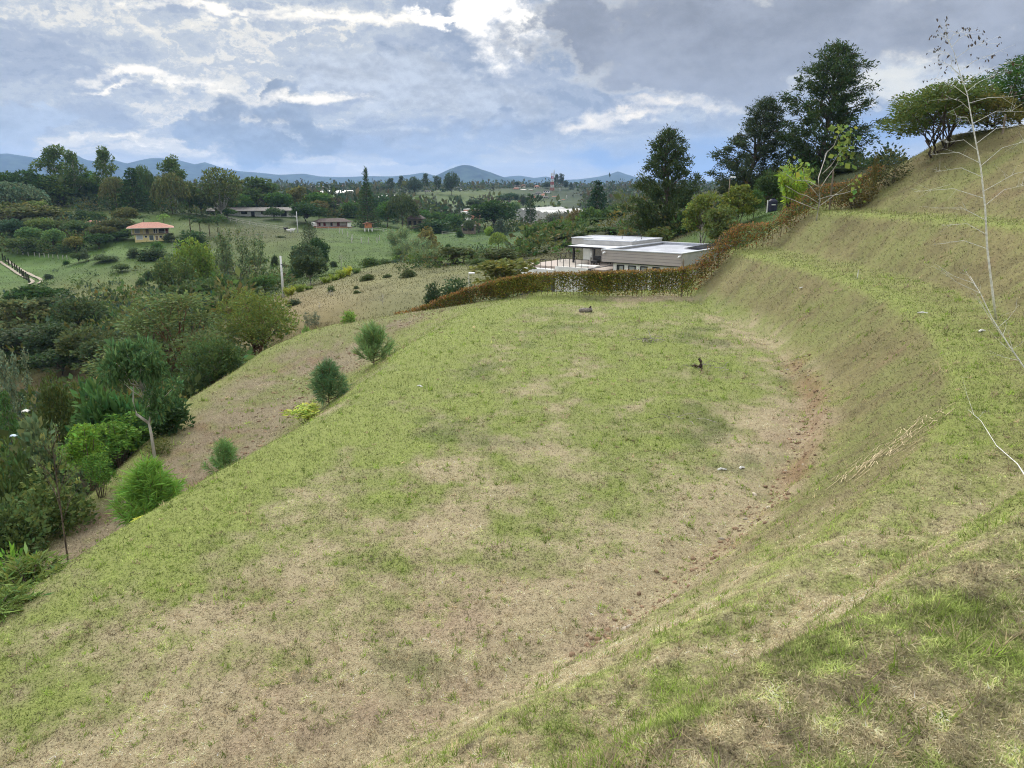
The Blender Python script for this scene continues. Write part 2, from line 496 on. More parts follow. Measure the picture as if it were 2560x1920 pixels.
def H(x, y, fields=False):
    x = np.asarray(x, float); y = np.asarray(y, float)
    d = curve_dist(TOE, x, y) + 0.22 * fbm(x, y, 6.0, 3, 31) + 0.14 * fbm(x, y, 1.1, 3, 32)
    e = curve_dist(EDGE, x, y, right=False) + 0.35 * fbm(x, y, 6.0, 2, 37)
    w1 = np.interp(y, [12, 25, 35, 50], [2.6, 3.2, 4.8, 5.0]); w2 = np.interp(y, [12, 22, 36, 50, 60], [5.4, 6.2, 11.6, 13.0, 14.0])
    e0 = e
    e = np.where(e < 0, e, np.where(e < w1, e * 4.2 / w1, np.where(e < w2, 4.2 + (e - w1) * 4.3 / (w2 - w1), 8.5 + e - w2)))
    r = np.hypot(x, y)
    near = 1 - ss(8, 18, r)
    pe = lambda e: -2.3 * ss(-0.4, 4.2, e) - 0.45 * np.clip((e - 4.2) / 4.3, 0, 1) - 2.2 * ss(8.3, 11.5, e) - 0.22 * np.maximum(e - 11, 0)
    fade = ss(43, 56, y)
    pef = lambda e: -0.165 * np.maximum(e, 0) - 2.2 * ss(13.5, 17.0, e)
    bp = bank_profile(d, near, x)
    z = pe(e) * (1 - fade) + pef(e0) * fade + bp * (1 - ss(-1.0, 4.0, e))
    # gentle crown and hummocks of the levelled lot, the scraped step at the foot of the bank
    z = z + 0.10 * fbm(x, y, 5.0, 4, 3) + 0.075 * fbm(x, y, 0.8, 3, 4) * (1 - ss(18, 45, r)) + 0.035 * fbm(x, y, 0.28, 2, 6) * (1 - ss(9, 20, r)) + 0.20 * fbm(x, y, 1.5, 3, 7) * ss(0.2, 1.2, d) * (1 - ss(50, 62, y))
    z = z + 0.24 * np.exp(-((d - 0.22) / 0.28) ** 2) * ss(14, 19, y) * (1 - ss(30, 37, y))
    z = z - 0.12 * np.exp(-((d + 0.5) / 0.6) ** 2)
    for (mx, my, mr, mh) in MOUNDS:
        z = z + mh * np.exp(-((x - mx) ** 2 + (y - my) ** 2) / (mr * mr))
    wf = np.maximum(ss(59.0, 64.5, y - 0.10 * x), np.maximum(ss(10.5, 17, e), ss(28, 45, d)))
    out = z * (1 - wf)
    m = wf > 0
    if m.any():
        zz = np.zeros(x.shape); zz[m] = h_far(x[m], y[m])
        out = out + zz * wf
    return (out, d, e, wf) if fields else out
def ground_hit(u, v, y0=3.0, y1=400.0):
    d = ray(u, v); Y = np.exp(np.linspace(math.log(y0), math.log(y1), 900)); t = Y / d[1]
    P = CAM + t[:, None] * d
    below = P[:, 2] < H(P[:, 0], P[:, 1])
    i = int(np.argmax(below)) if below.any() else -1
    return P[i]
def h1(x, y):
    return float(H(np.array([x]), np.array([y]))[0])

# ------------------------------------------------------------------ ground colour (what grows or lies there)
STRAW = np.array((0.41, 0.35, 0.215)); PINK = np.array((0.38, 0.29, 0.20)); GREEN = np.array((0.235, 0.265, 0.085))
LIME = np.array((0.28, 0.325, 0.09)); DARKG = np.array((0.095, 0.13, 0.035)); SOIL = np.array((0.275, 0.17, 0.10)); OLIVE = np.array((0.225, 0.20, 0.09))
def lerp3(c, k, w):
    return c + (np.asarray(k) - c) * w[..., None]
FAR_PATCH = [  # u, v, Y, radius (log-polar), colour
    (900, 725, 90, 0.10, (0.33, 0.27, 0.15)), (760, 770, 82, 0.10, (0.36, 0.26, 0.15)), (1050, 735, 82, 0.09, (0.28, 0.25, 0.13)), (1000, 690, 98, 0.10, (0.26, 0.24, 0.11)),
    (280, 750, 155, 0.13, (0.19, 0.185, 0.075)), (420, 720, 172, 0.11, (0.19, 0.18, 0.07)), (160, 735, 165, 0.08, (0.19, 0.18, 0.075)),
    (680, 595, 245, 0.10, (0.17, 0.15, 0.06)), (620, 580, 262, 0.10, (0.15, 0.14, 0.055)), (600, 650, 190, 0.12, (0.11, 0.125, 0.04)),
    (950, 630, 215, 0.22, (0.12, 0.20, 0.035)), (1180, 610, 260, 0.20, (0.085, 0.16, 0.032)), (1000, 590, 262, 0.14, (0.11, 0.19, 0.034)), (850, 650, 200, 0.15, (0.16, 0.22, 0.06)),
    (110, 670, 210, 0.16, (0.14, 0.22, 0.06)), (60, 640, 225, 0.10, (0.13, 0.21, 0.055)), (400, 640, 222, 0.14, (0.13, 0.20, 0.05)), (500, 660, 205, 0.10, (0.13, 0.18, 0.05)), (740, 620, 225, 0.10, (0.13, 0.18, 0.05)), (130, 530, 290, 0.10, (0.16, 0.175, 0.06)),
    (1180, 495, 690, 0.10, (0.13, 0.175, 0.05)), (1100, 503, 610, 0.08, (0.10, 0.15, 0.045)), (860, 545, 340, 0.05, (0.11, 0.15, 0.04)), (640, 545, 318, 0.10, (0.06, 0.10, 0.026)),
    (150, 965, 83, 0.05, (0.27, 0.19, 0.105)), (60, 985, 80, 0.05, (0.26, 0.185, 0.10)), (1830, 600, 78, 0.07, (0.12, 0.19, 0.045)), (1900, 530, 88, 0.06, (0.12, 0.20, 0.045)), (1770, 650, 73, 0.05, (0.10, 0.16, 0.04)), (2100, 470, 100, 0.12, (0.08, 0.085, 0.04)), (1650, 560, 115, 0.10, (0.07, 0.08, 0.035)),
    (1480, 640, 100, 0.10, (0.13, 0.11, 0.05)), (1350, 575, 400, 0.06, (0.15, 0.125, 0.06)), (1660, 590, 95, 0.04, (0.17, 0.13, 0.075))]
def ground_color(x, y):
    z, d, e, wf = H(x, y, True)
    r = np.hypot(x, y)
    n1 = fbm(x, y, 6.0, 4, 101) * 2.2; n2 = fbm(x, y, 2.2, 4, 102) * 2.2; n3 = fbm(x, y, 0.7, 3, 103) * 2.0; n4 = fbm(x, y, 11.0, 3, 104) * 2.2
    g = 0.46 + 0.32 * n1 + 0.38 * n2 + 0.30 * n3 + 0.14 * ss(16, 40, y) + 0.05 * ss(0, -8, x)
    g = g - 0.35 * (1 - ss(0, 3.2, np.abs(d + 1.0))) * (1 - ss(44, 52, y)) + 0.35 * np.exp(-((e + 1.2) / 1.6) ** 2)
    g = g + 0.30 * np.exp(-(((x - 8.5) / 3.5) ** 2 + ((y - 33) / 6.0) ** 2)) - 0.45 * np.exp(-(((x - 10.0) / 3.0) ** 2 + ((y - 55.5) / 1.6) ** 2))
    g = g - 0.08 * (1 - ss(10, 17, y))
    g = np.clip(g + 0.10 - 0.16 * (1 - ss(9, 18, y)) - 0.55 * np.exp(-(((x - 0.6) / 2.6) ** 2 + ((y - 11.5) / 2.6) ** 2)), 0, 1)
    c = STRAW + np.zeros(x.shape + (1,))
    c = lerp3(c, PINK, ss(-0.2, 0.7, n4 + 0.6 * n2 + 0.4 * n3) * 0.9)
    c = lerp3(c, GREEN, ss(0.15, 0.80, g))
    c = lerp3(c, LIME, ss(0.55, 0.95, g + 0.25 * n4) * 0.75)
    c = lerp3(c, DARKG, ss(0.25, 0.75, fbm(x, y, 4.2, 4, 120) * 2.4) * 0.55 * (1 - ss(-2.5, -1.0, e)))
    # banks: olive-brown turf, green treads
    bank = ss(0.2, 1.2, d)
    bc = OLIVE * (1 + 0.28 * n2[..., None] + 0.22 * n3[..., None])
    bc = lerp3(bc, GREEN * 0.95, ss(-0.35, 0.7, n1 + 0.5 * n3) * 0.7)
    bc = lerp3(bc, (0.215, 0.14, 0.085), ss(0.25, 0.9, fbm(x, y, 3.0, 4, 131) * 2.2) * 0.6)
    near = 1 - ss(8, 18, r)
    c1 = 3.6; flat = ss(3.25, 3.6, d) * (1 - 0.35 * ss(4.2, 5.2, d)) * (1 - ss(6.4, 6.8, d)) + ss(9.55, 9.9, d) * (1 - 0.3 * ss(10.4, 11.2, d)) * (1 - ss(12.1, 12.5, d))
    bc = lerp3(bc, LIME * 0.95, flat * (0.85 + 0.25 * n3) * (1 - 0.75 * near))
    nb = lerp3(STRAW * 1.12, GREEN * 1.15, ss(0.1, 0.9, 0.42 + 0.2 * n1 + 0.3 * n2 + 0.45 * n3))
    fringe = np.exp(-((d - 3.05) / 0.32) ** 2) + np.exp(-((d - 6.15) / 0.34) ** 2)
    nb = lerp3(nb, LIME * 1.1, np.clip(fringe * (0.75 + 0.5 * n3), 0, 1) * 0.85)
    lip = np.exp(-((d - 3.35) / 0.30) ** 2) + np.exp(-((d - 6.45) / 0.32) ** 2)
    nb = lerp3(nb, (0.10, 0.08, 0.06), lip * ss(0.30, 0.8, fbm(x, y, 0.6, 3, 140) * 2.4) * 0.85)
    bc = lerp3(bc, nb, np.clip(near * 1.2, 0, 0.95))
    c = lerp3(c, bc, bank)
    # bare soil scraped along the foot of the bank
    soil = np.exp(-((d + 0.05) / 0.55) ** 2) * ss(13, 18, y) * (1 - ss(33, 40, y)) * np.clip(0.55 + 1.1 * n2, 0, 1)
    c = lerp3(c, SOIL, soil * 0.85)
    # lower terrace: mown straw and soil, green lips
    low = ss(0.6, 1.8, e)
    lc = lerp3(STRAW * 0.80 + np.zeros(c.shape), PINK * 0.72, np.clip(0.5 + 0.7 * n1 + 0.6 * n2 + 0.4 * n3, 0, 1))
    lc = lerp3(lc * 0.86, SOIL * 0.9, ss(0.1, 0.85, n2 + 0.6 * n1) * 0.75)
    lc = lerp3(lc, GREEN * 0.9, ss(0.0, 0.7, n4 + 0.5 * n3 + 0.5 * n2 + 0.7 * ss(40, 52, y)) * 0.8)
    lc = lerp3(lc, LIME * 0.8, np.exp(-((e - 8.6) / 0.9) ** 2) * 0.8)
    lc = lerp3(lc, LIME * 0.9, (1 - ss(3.4, 4.6, e)) * 0.9 * np.clip(0.8 + 0.6 * n3, 0, 1))
    c = lerp3(c, lc, low)
    # far country
    fc = lerp3(np.array((0.11, 0.145, 0.045)) + np.zeros(c.shape), np.array((0.055, 0.08, 0.04)), ss(380, 560, r))
    m = wf > 0.0
    if m.any():
        a, b = _q(x[m], y[m]); acc = fc[m] * 0.35; ws = np.full(a.shape, 0.35)
        for (u, v, Y, rad, k) in FAR_PATCH:
            p = at(u, v, Y); pa, pb = _q(p[0:1], p[1:2])
            w = np.exp(-((a - pa) ** 2 + ((b - pb) * 0.8) ** 2) / (rad * rad)) * 6
            acc = acc + w[..., None] * np.array(k); ws = ws + w
        k = acc / ws[..., None]
        rr = r[m]
        k = k * (1 + 0.42 * fbm(x[m], y[m], 7.0, 5, 150)[..., None] * 2 + 0.2 * fbm(x[m], y[m], 55.0, 3, 151)[..., None] * 2)
        fc[m] = np.maximum(k, 0.015)
    return lerp3(c, fc * np.array((0.37, 0.41, 0.36)), wf), z, d, e, wf, g

GRID = {}
def grid_at(x, y, names):
    """bilinear lookup in the ground mesh itself"""
    lr = np.log(np.maximum(np.hypot(x, y), 0.41)); t = np.arctan2(x, y)
    i = np.clip(np.searchsorted(GRID['lr'], lr) - 1, 0, len(GRID['lr']) - 2); j = np.clip(np.searchsorted(GRID['th'], t) - 1, 0, len(GRID['th']) - 2)
    # mesh is linear in r, so weight by r
    r = np.exp(lr); r0 = np.exp(GRID['lr'][i]); r1 = np.exp(GRID['lr'][i + 1])
    a = np.clip((r - r0) / (r1 - r0), 0, 1); b = np.clip((t - GRID['th'][j]) / (GRID['th'][j + 1] - GRID['th'][j]), 0, 1)
    out = []
    for k in names:
        G = GRID[k]
        if G.ndim == 3:
            A, B = a[..., None], b[..., None]
        else:
            A, B = a, b
        out.append((G[i, j] * (1 - B) + G[i, j + 1] * B) * (1 - A) + (G[i + 1, j] * (1 - B) + G[i + 1, j + 1] * B) * A)
    return out
def build_ground():
    rr = [1.2]
    while rr[-1] < 14000:
        r = rr[-1]
        rr.append(r * (1.022 if r < 6 else 1.0125 if r < 75 else 1.016 if r < 400 else 1.035))
    rr = np.array([0.4] + rr)
    th = np.concatenate([np.linspace(-math.pi, -0.80, 24, endpoint=False), np.linspace(-0.80, 0.80, 400, endpoint=False), np.linspace(0.80, math.pi, 24, endpoint=False)])
    RR, TT = np.meshgrid(rr, th, indexing='ij')
    x = RR * np.sin(TT); y = RR * np.cos(TT)
    c, z, d, e, wf, g = ground_color(x, y)
    GRID.update(lr=np.log(rr), th=th, c=c, z=z, d=d, e=e, wf=wf, g=g)
    n, m = RR.shape
    idx = np.arange(n * m).reshape(n, m)
    a = idx[:-1]; b = idx[1:]
    f = np.stack([a, np.roll(a, -1, 1), np.roll(b, -1, 1), b], -1).reshape(-1, 4)
    v = np.stack([x, y, z], -1).reshape(-1, 3)
    cv = h1(0, 0)
    v = np.vstack([v, [[0, 0, cv]]])
    col = np.vstack([c.reshape(-1, 3), c[0, 0][None]])
    m_ = attr_mat('turf_and_soil', rough=0.95, fine=(14.0, 0.75), bump=0.6)
    me = np_mesh('ground', v, f, m_, np.where((GRID['wf'].ravel()[:, None] < 0.5).repeat(3, 1), c.reshape(-1, 3) * 0.50, c.reshape(-1, 3) * 0.9).tolist() + [[0.2, 0.18, 0.1]], smooth=True)
    return tag(link('ground', me), kind='structure')
build_ground()

# ------------------------------------------------------------------ mountains on the horizon
def build_mountains():
    m = mat('far_forest', (0.035, 0.055, 0.03), 1.0, var=0.35, scale=0.01, spec=0.0)
    sil = [(-500, 400), (-200, 392), (0, 385), (30, 384), (75, 391), (120, 398), (165, 394), (200, 387), (222, 400), (255, 404), (290, 399), (322, 409), (350, 402), (380, 396), (405, 395), (450, 400), (492, 411), (516, 405), (560, 420), (600, 428), (640, 431), (700, 437), (760, 434), (800, 441), (860, 443), (920, 440), (980, 441), (1030, 436), (1060, 431), (1090, 440), (1130, 446), (1200, 450), (1240, 449), (1270, 441), (1300, 439), (1335, 445), (1365, 441), (1400, 450), (1450, 448), (1500, 441), (1528, 434), (1545, 428), (1560, 434), (1600, 446), (1660, 452), (1750, 455), (1850, 446), (1950, 452), (2100, 448), (2300, 455), (2560, 450), (3000, 452)]
    su = np.array([p[0] for p in sil], float); sv = np.array([p[1] for p in sil], float)
    th = np.linspace(-0.85, 0.80, 420)
    R0 = 9000.0
    u = CU + FPX * np.tan(th) * (CP + 0.27 * SP)
    v = np.interp(u, su, sv)
    b = (CV - v) / FPX
    top = 8 + R0 * (-SP + b * CP) / np.hypot(CP + b * SP, (u - CU) / FPX)
    k = np.linspace(-1, 1, 41)
    K, T = np.meshgrid(k, th, indexing='ij')
    r = R0 + 2000 * K
    x = r * np.sin(T); y = r * np.cos(T)
    prof = np.clip(1 - np.abs(K), 0, 1) ** 0.9
    spur = 1 + 0.6 * fbm(x, y, 800, 5, 61) * (1 - np.exp(-(K / 0.12) ** 2))
    z = -12 + (top[None, :] + 12) * np.clip(prof * spur, 0, 1.0)
    z = z + 6 * fbm(x, y, 120, 3, 66) * (1 - np.exp(-(K / 0.05) ** 2))
    n, mm = K.shape; idx = np.arange(n * mm).reshape(n, mm)
    f = np.stack([idx[:-1, :-1], idx[:-1, 1:], idx[1:, 1:], idx[1:, :-1]], -1).reshape(-1, 4)
    tag(link('mountain_range', np_mesh('mountain_range', np.stack([x, y, z], -1).reshape(-1, 3), f, m, smooth=True)), kind='structure')
    # the single peak, nearer than the range
    Y = 6500.0
    pk = at(1160, 412, Y)
    prof = [(0, 412), (12, 414), (30, 421), (55, 432), (85, 446), (120, 456), (170, 466), (230, 474)]
    pr = np.array([p[0] for p in prof]) / FPX * Y; ph = np.array([at(1160, p[1], Y)[2] for p in prof])
    g = np.linspace(-1, 1, 70) * pr[-1]
    X, YY = np.meshgrid(g, g)
    ang = np.arctan2(YY, X)
    rr = np.hypot(X * np.where(X > 0, 0.88, 1.05), YY * 0.8) * (1 + 0.22 * fbm(np.cos(ang) * 3 + 9, np.sin(ang) * 3 + 9, 1.0, 3, 71))
    Z = np.interp(rr, pr, ph) + 5 * fbm(X, YY, 90, 3, 72)
    idx = np.arange(70 * 70).reshape(70, 70)
    f = np.stack([idx[:-1, :-1], idx[:-1, 1:], idx[1:, 1:], idx[1:, :-1]], -1).reshape(-1, 4)
    tag(link('mountain_peak', np_mesh('mountain_peak', np.stack([X + pk[0], YY + Y, Z], -1).reshape(-1, 3), f, m, smooth=True)), kind='structure')
build_mountains()

# ------------------------------------------------------------------ the air between
def build_haze():
    mb = MB().box(-14500, 14500, -14500, 14500, -60, 405)
    m = bpy.data.materials.new('air')
    m.use_nodes = True
    t = m.node_tree; t.nodes.clear()
    vol = N(t, 'ShaderNodeVolumePrincipled')
    vol.inputs['Color'].default_value = (0.40, 0.61, 1.0, 1)
    vol.inputs['Density'].default_value = 0.000082
    vol.inputs['Anisotropy'].default_value = 0.0
    out = N(t, 'ShaderNodeOutputMaterial')
    t.links.new(vol.outputs[0], out.inputs['Volume'])
    tag(mb.build('haze', m), kind='stuff')
build_haze()

# ------------------------------------------------------------------ mown grass and straw on the lot, the banks and the lower terrace
def build_grass(n=1220000):
    g = np.random.default_rng(11)
    th = g.uniform(-0.80, 0.80, n)
    nf = int(n * 0.17)
    r = np.exp(np.concatenate([g.uniform(math.log(2.2), math.log(75.0), n - nf), g.uniform(math.log(62.0), math.log(330.0), nf)]))
    ne = 260000                                             # turf round the photographer, out of view to the sides
    th = np.concatenate([th, g.uniform(-1.1, 1.5, ne)]); r = np.concatenate([r, np.exp(g.uniform(math.log(0.9), math.log(9.0), ne))])
    extra = np.arange(len(r)) >= n; n = len(r)
    x = r * np.sin(th); y = r * np.cos(th)
    z, d, e, wf = grid_at(x, y, ('z', 'd', 'e', 'wf'))
    a, b, c3 = x, y * CP - (z - 8) * SP, y * SP + (z - 8) * CP
    uu = CU + FPX * x / b; vv = CV - FPX * c3 / b
    inview = (b > 0.3) & (uu > -420) & (uu < 2980) & (vv < 2350)
    k = np.where(extra, ~inview, inview) & (((wf < 0.35) & (e < 12.5)) | ((r > 62) & (y > 60) & (np.hypot(x - 8, y - 74) > 13)))
    x, y, z, d, e, r, wf_ = x[k], y[k], z[k], d[k], e[k], r[k], wf[k]
    n = len(x)
    # ground colour and slope through a coarse lookup is not needed: evaluate once
    c, = grid_at(x, y, ('c',))
    gg, = grid_at(x, y, ('g',))
    spot = fbm(x, y, 0.55, 4, 211) * 2.4; fine = fbm(x, y, 0.17, 2, 212) * 2.0
    zx = (grid_at(x + 0.2, y, ('z',))[0] - z) / 0.2; zy = (grid_at(x, y + 0.2, ('z',))[0] - z) / 0.2
    tuft = ss(0.25, 0.7, fbm(x, y, 1.1, 3, 203) * 2.3)
    green = ss(0.02, 0.16, c[:, 1] - c[:, 0] + 0.09)
    L = (0.027 + 0.0023 * np.minimum(r, 150)) * g.uniform(0.55, 1.5, n) * (0.75 + 0.8 * tuft * green + 0.35 * np.clip(spot, 0, 1))
    Wd = (0.0040 + 0.00066 * np.minimum(r, 150)) * (1 + 0.5 * ss(60, 120, r)) * g.uniform(0.6, 1.4, n)
    ang = g.uniform(0, 2 * math.pi, n)
    lean = np.where(g.random(n) < 0.72 - 0.35 * green, g.uniform(0.03, 0.35, n), g.uniform(0.3, 1.25, n))
    dx = np.cos(ang) * np.cos(lean) - 0.5 * zx; dy = np.sin(ang) * np.cos(lean) - 0.5 * zy
    dz = np.sin(lean)
    dz = dz + zx * dx + zy * dy
    D = np.stack([dx, dy, dz], -1); D /= np.linalg.norm(D, axis=1, keepdims=True)
    S = np.stack([-np.sin(ang), np.cos(ang), g.uniform(-0.35, 0.35, n)], -1)
    S[:, 2] += zx * S[:, 0] + zy * S[:, 1]
    S /= np.linalg.norm(S, axis=1, keepdims=True)
    # worn spots where little stands and the soil shows
    bald = (fbm(x, y, 0.75, 4, 221) * 2.3 + 0.5 * fbm(x, y, 0.22, 2, 222) * 2 > 0.62) & (g.random(n) < 0.86) & (wf_ < 0.3) & (r < 60)
    L = np.where(bald, L * 0.3, L)
    P = np.stack([x, y, z + 0.004], -1)
    v = np.empty((n, 3, 3))
    v[:, 0] = P - S * Wd[:, None] * 0.5 - D * 0.15 * L[:, None]
    v[:, 1] = P + S * Wd[:, None] * 0.5 - D * 0.15 * L[:, None]
    v[:, 2] = P + D * L[:, None] + np.stack([0 * x, 0 * x, 0.10 * L], -1)
    # every blade is either green or one of the straws; the mix follows the turf below it
    site = wf_ < 0.35
    lum = c.sum(1) / np.array((0.40, 0.325, 0.185)).sum()
    mid_ = fbm(x, y, 1.3, 3, 214) * 2.2
    gpl = gg + 0.10 + 0.50 * spot + 0.30 * fine + 0.25 * mid_
    gbk = (c[:, 1] - c[:, 0]) * 7 + 0.45 + 0.40 * spot + 0.25 * fine
    onlot = (d < 0.6) & (e < 1.5)
    pg = ss(0.20, 0.84, np.where(onlot, gpl, gbk))
    isg = g.random(n) < pg
    gk = np.array([(0.245, 0.315, 0.09), (0.175, 0.265, 0.065), (0.33, 0.37, 0.14), (0.14, 0.19, 0.06)])[g.choice(4, n, p=[0.4, 0.3, 0.2, 0.1])]
    sk = np.array([(0.54, 0.47, 0.34), (0.43, 0.34, 0.25), (0.32, 0.25, 0.18), (0.46, 0.41, 0.26)])[g.choice(4, n, p=[0.3, 0.3, 0.2, 0.2])]
    bl = np.where(isg[:, None], gk, sk) * np.clip(lum, 0.35, 1.15)[:, None]
    bl = bl * 0.62 + c * 1.12 * 0.38
    bl = bl * np.exp(g.normal(0, 0.26, n) + 0.75 * fine * (1 - ss(15, 45, r)) + (0.26 + 0.24 * ss(5, 12, r)) * spot + 0.30 * mid_ - 0.02)[:, None]
    dim = 1 - 0.14 * ss(0.6, 2.0, d) * ss(16, 24, r)
    far = ss(60, 75, r)[:, None]
    bl = bl * (1 - far) + c * np.exp(g.normal(0, 0.30, n))[:, None] * far
    bl = np.clip(bl * dim[:, None], 0.01, 0.75)
    # weeds: distinct tufts of longer blades, fresh green or rusty dry
    nt_ = 9000; per = 11
    tr = np.exp(g.uniform(math.log(2.6), math.log(48.0), nt_)); tt = g.uniform(-0.68, 0.66, nt_)
    tx, ty = tr * np.sin(tt), tr * np.cos(tt)
    tz, td, te, tw = grid_at(tx, ty, ('z', 'd', 'e', 'wf'))
    kk = (tw < 0.3) & (te < 9) & (fbm(tx, ty, 3.0, 3, 231) * 2.2 + g.normal(0, 0.35, nt_) > 0.0)
    tx, ty, tz, tr = tx[kk], ty[kk], tz[kk], tr[kk]; m = len(tx)
    i = np.repeat(np.arange(m), per); q = len(i)
    size = np.exp(g.normal(0, 0.35, m)) * (0.055 + 0.0024 * np.minimum(tr, 40)); kind = g.random(m) < 0.72
    a2 = g.uniform(0, 2 * math.pi, q); le = g.uniform(0.1, 1.05, q)
    D2 = np.stack([np.cos(a2) * np.cos(le), np.sin(a2) * np.cos(le), np.sin(le) + 0.1], -1)
    S2 = np.stack([-np.sin(a2), np.cos(a2), 0 * a2], -1)
    off = g.normal(0, 0.35, (q, 2)) * size[i][:, None]
    px_, py_ = tx[i] + off[:, 0], ty[i] + off[:, 1]
    P2 = np.stack([px_, py_, grid_at(px_, py_, ('z',))[0]], -1)
    L2 = (size[i] * g.uniform(0.7, 1.5, q))[:, None]; W2 = (0.004 + 0.0006 * tr[i])[:, None] * 0.6
    v2 = np.stack([P2 - S2 * W2, P2 + S2 * W2, P2 + D2 * L2], 1)
    c2 = np.where(kind[i][:, None], np.array((0.20, 0.285, 0.05)), np.array((0.38, 0.31, 0.19))) * np.exp(g.normal(0, 0.25, m))[i][:, None] * np.exp(g.normal(0, 0.2, q))[:, None]
    v = np.concatenate([v, v2]); bl = np.concatenate([bl, c2]); n = len(v)
    col = np.repeat(bl, 3, 0)
    me = np_mesh('grass', v.reshape(-1, 3), np.arange(3 * n).reshape(n, 3), attr_mat('grass_blade', 0.85, 0.42, spec=0.1), col)
    tag(link('grass', me), 'short mown grass and dry straw over the lot and its banks', 'grass', kind='stuff')
build_grass()

# ------------------------------------------------------------------ plants: builders for trunk and leaf geometry, unit height and unit width
LEAF = attr_mat('leaf', 0.75, 0.34, spec=0.10, tintable=True)
NEEDLE = attr_mat('needle', 0.8, 0.25, spec=0.08, tintable=True)
BARK = mat('bark', (0.13, 0.10, 0.075), 0.95, var=0.3, scale=9, bump=0.5)
PALE_BARK = mat('pale_bark', (0.46, 0.43, 0.38), 0.9, var=0.22, scale=12, bump=0.3, stretch=(1, 1, 0.4))
RED_BARK = mat('ruddy_bark', (0.17, 0.085, 0.05), 0.95, var=0.3, scale=9, bump=0.4)

def unit(g, n):
    v = g.normal(size=(n, 3)); return v / np.linalg.norm(v, axis=1, keepdims=True)
class Leaves:
    def __init__(s, seed):
        s.g = np.random.default_rng(seed); s.V = []; s.C = []
    def add(s, P, size, aspect=0.55, D=None, jitter=0.6, tone=0.22, hue=0.10, tint=None, fold=0.0):
        """one four-cornered leaf (or leaf spray) at each point P, along D"""
        g = s.g; P = np.atleast_2d(P); n = len(P)
        A = unit(g, n)
        if D is not None:
            A = D + jitter * A; A /= np.linalg.norm(A, axis=1, keepdims=True)
        B = np.cross(A, unit(g, n)); B /= np.linalg.norm(B, axis=1, keepdims=True) + 1e-9
        sz = size * np.exp(g.normal(0, 0.28, n))[:, None]
        v = np.empty((n, 4, 3))
        v[:, 0] = P; v[:, 2] = P + A * sz
        v[:, 1] = P + A * sz * 0.5 + B * sz * aspect * 0.5
        v[:, 3] = P + A * sz * 0.5 - B * sz * aspect * 0.5
        k = np.exp(g.normal(0, tone, n))[:, None] * np.ones((1, 3))
        h = g.normal(0, hue, n)
        k[:, 0] *= 1 + h * 1.4; k[:, 2] *= 1 - h * 0.8
        k = np.clip(k, 0.15, 4)
        if tint is not None:
            k = k * np.asarray(tint)
        s.V.append(v.reshape(-1, 3)); s.C.append(np.repeat(k, 4, 0))
        return s
    def mesh(s, name, material):
        v = np.concatenate(s.V); c = np.concatenate(s.C)
        return np_mesh(name, v, np.arange(len(v)).reshape(-1, 4), material, c)
    def count(s):
        return sum(len(v) for v in s.V) // 4

def in_clumps(g, C, Rd, n, shell=0.45, squash=1.0):
    C = np.asarray(C, float); Rd = np.asarray(Rd, float)
    p = Rd ** 2; i = g.choice(len(C), n, p=p / p.sum())
    u = unit(g, n); rr = (shell + (1 - shell) * g.random(n)) ** 0.7
    off = u * (Rd[i] * rr)[:, None]; off[:, 2] *= squash
    return C[i] + off, u, i
def limb(mb, a, b, r0, r1, sag=0.0, g=None, n=5, seg=3):
    a = np.asarray(a, float); b = np.asarray(b, float)
    pts = []; rad = []
    for k in range(seg + 1):
        t = k / seg
        p = a + (b - a) * t; p = p + np.array((0, 0, sag * math.sin(math.pi * t)))
        if g is not None and 0 < k < seg:
            p = p + g.normal(0, 0.02, 3)
        pts.append(p); rad.append(r0 + (r1 - r0) * t)
    mb.tube(pts, rad, n)

def t_round(seed, nl=3800, clumps=40, leaf=0.056, base=0.28, flat=1.0, top=1.0, gap=0.0, lift=0.0, limbs=True, aspect=0.6, forks=1):
    g = np.random.default_rng(seed); mb = MB(); lv = Leaves(seed + 1)
    cz = (base + top) / 2 + 0.02; rz = (top - base) / 2
    u = unit(g, clumps * 3); u = u[u[:, 2] > -0.75][:clumps]
    rad = 0.10 + 0.09 * g.random(len(u))
    k = (0.55 + 0.45 * g.random(len(u)) ** 0.5)
    C = np.stack([u[:, 0] * (0.5 - rad * 0.7) * k, u[:, 1] * (0.5 - rad * 0.7) * k, cz + u[:, 2] * (rz - rad * 0.7 * flat) * k], -1)
    C += g.normal(0, 0.025, C.shape)
    P, U, _ = in_clumps(g, C, rad, nl, 0.5, flat)
    lv.add(P, leaf, aspect, D=U + np.array((0, 0, 0.25)), jitter=0.9)
    f = base + 0.12; tops_ = []
    for s in range(forks):
        o = g.normal(0, 0.05, 2) * (forks > 1)
        limb(mb, (o[0] * 0.5, o[1] * 0.5, -0.03), (o[0] * 1.6, o[1] * 1.6, f), 0.026 / math.sqrt(forks), 0.014 / math.sqrt(forks), g=g)
        tops_.append(np.array((o[0], o[1], f)))
    if limbs:
        for c in C[::2]:
            limb(mb, tops_[g.integers(forks)] * np.array((1, 1, 0.6 + 0.38 * g.random())), c, 0.012 / math.sqrt(forks), 0.003, 0.03, g)
    return mb, lv
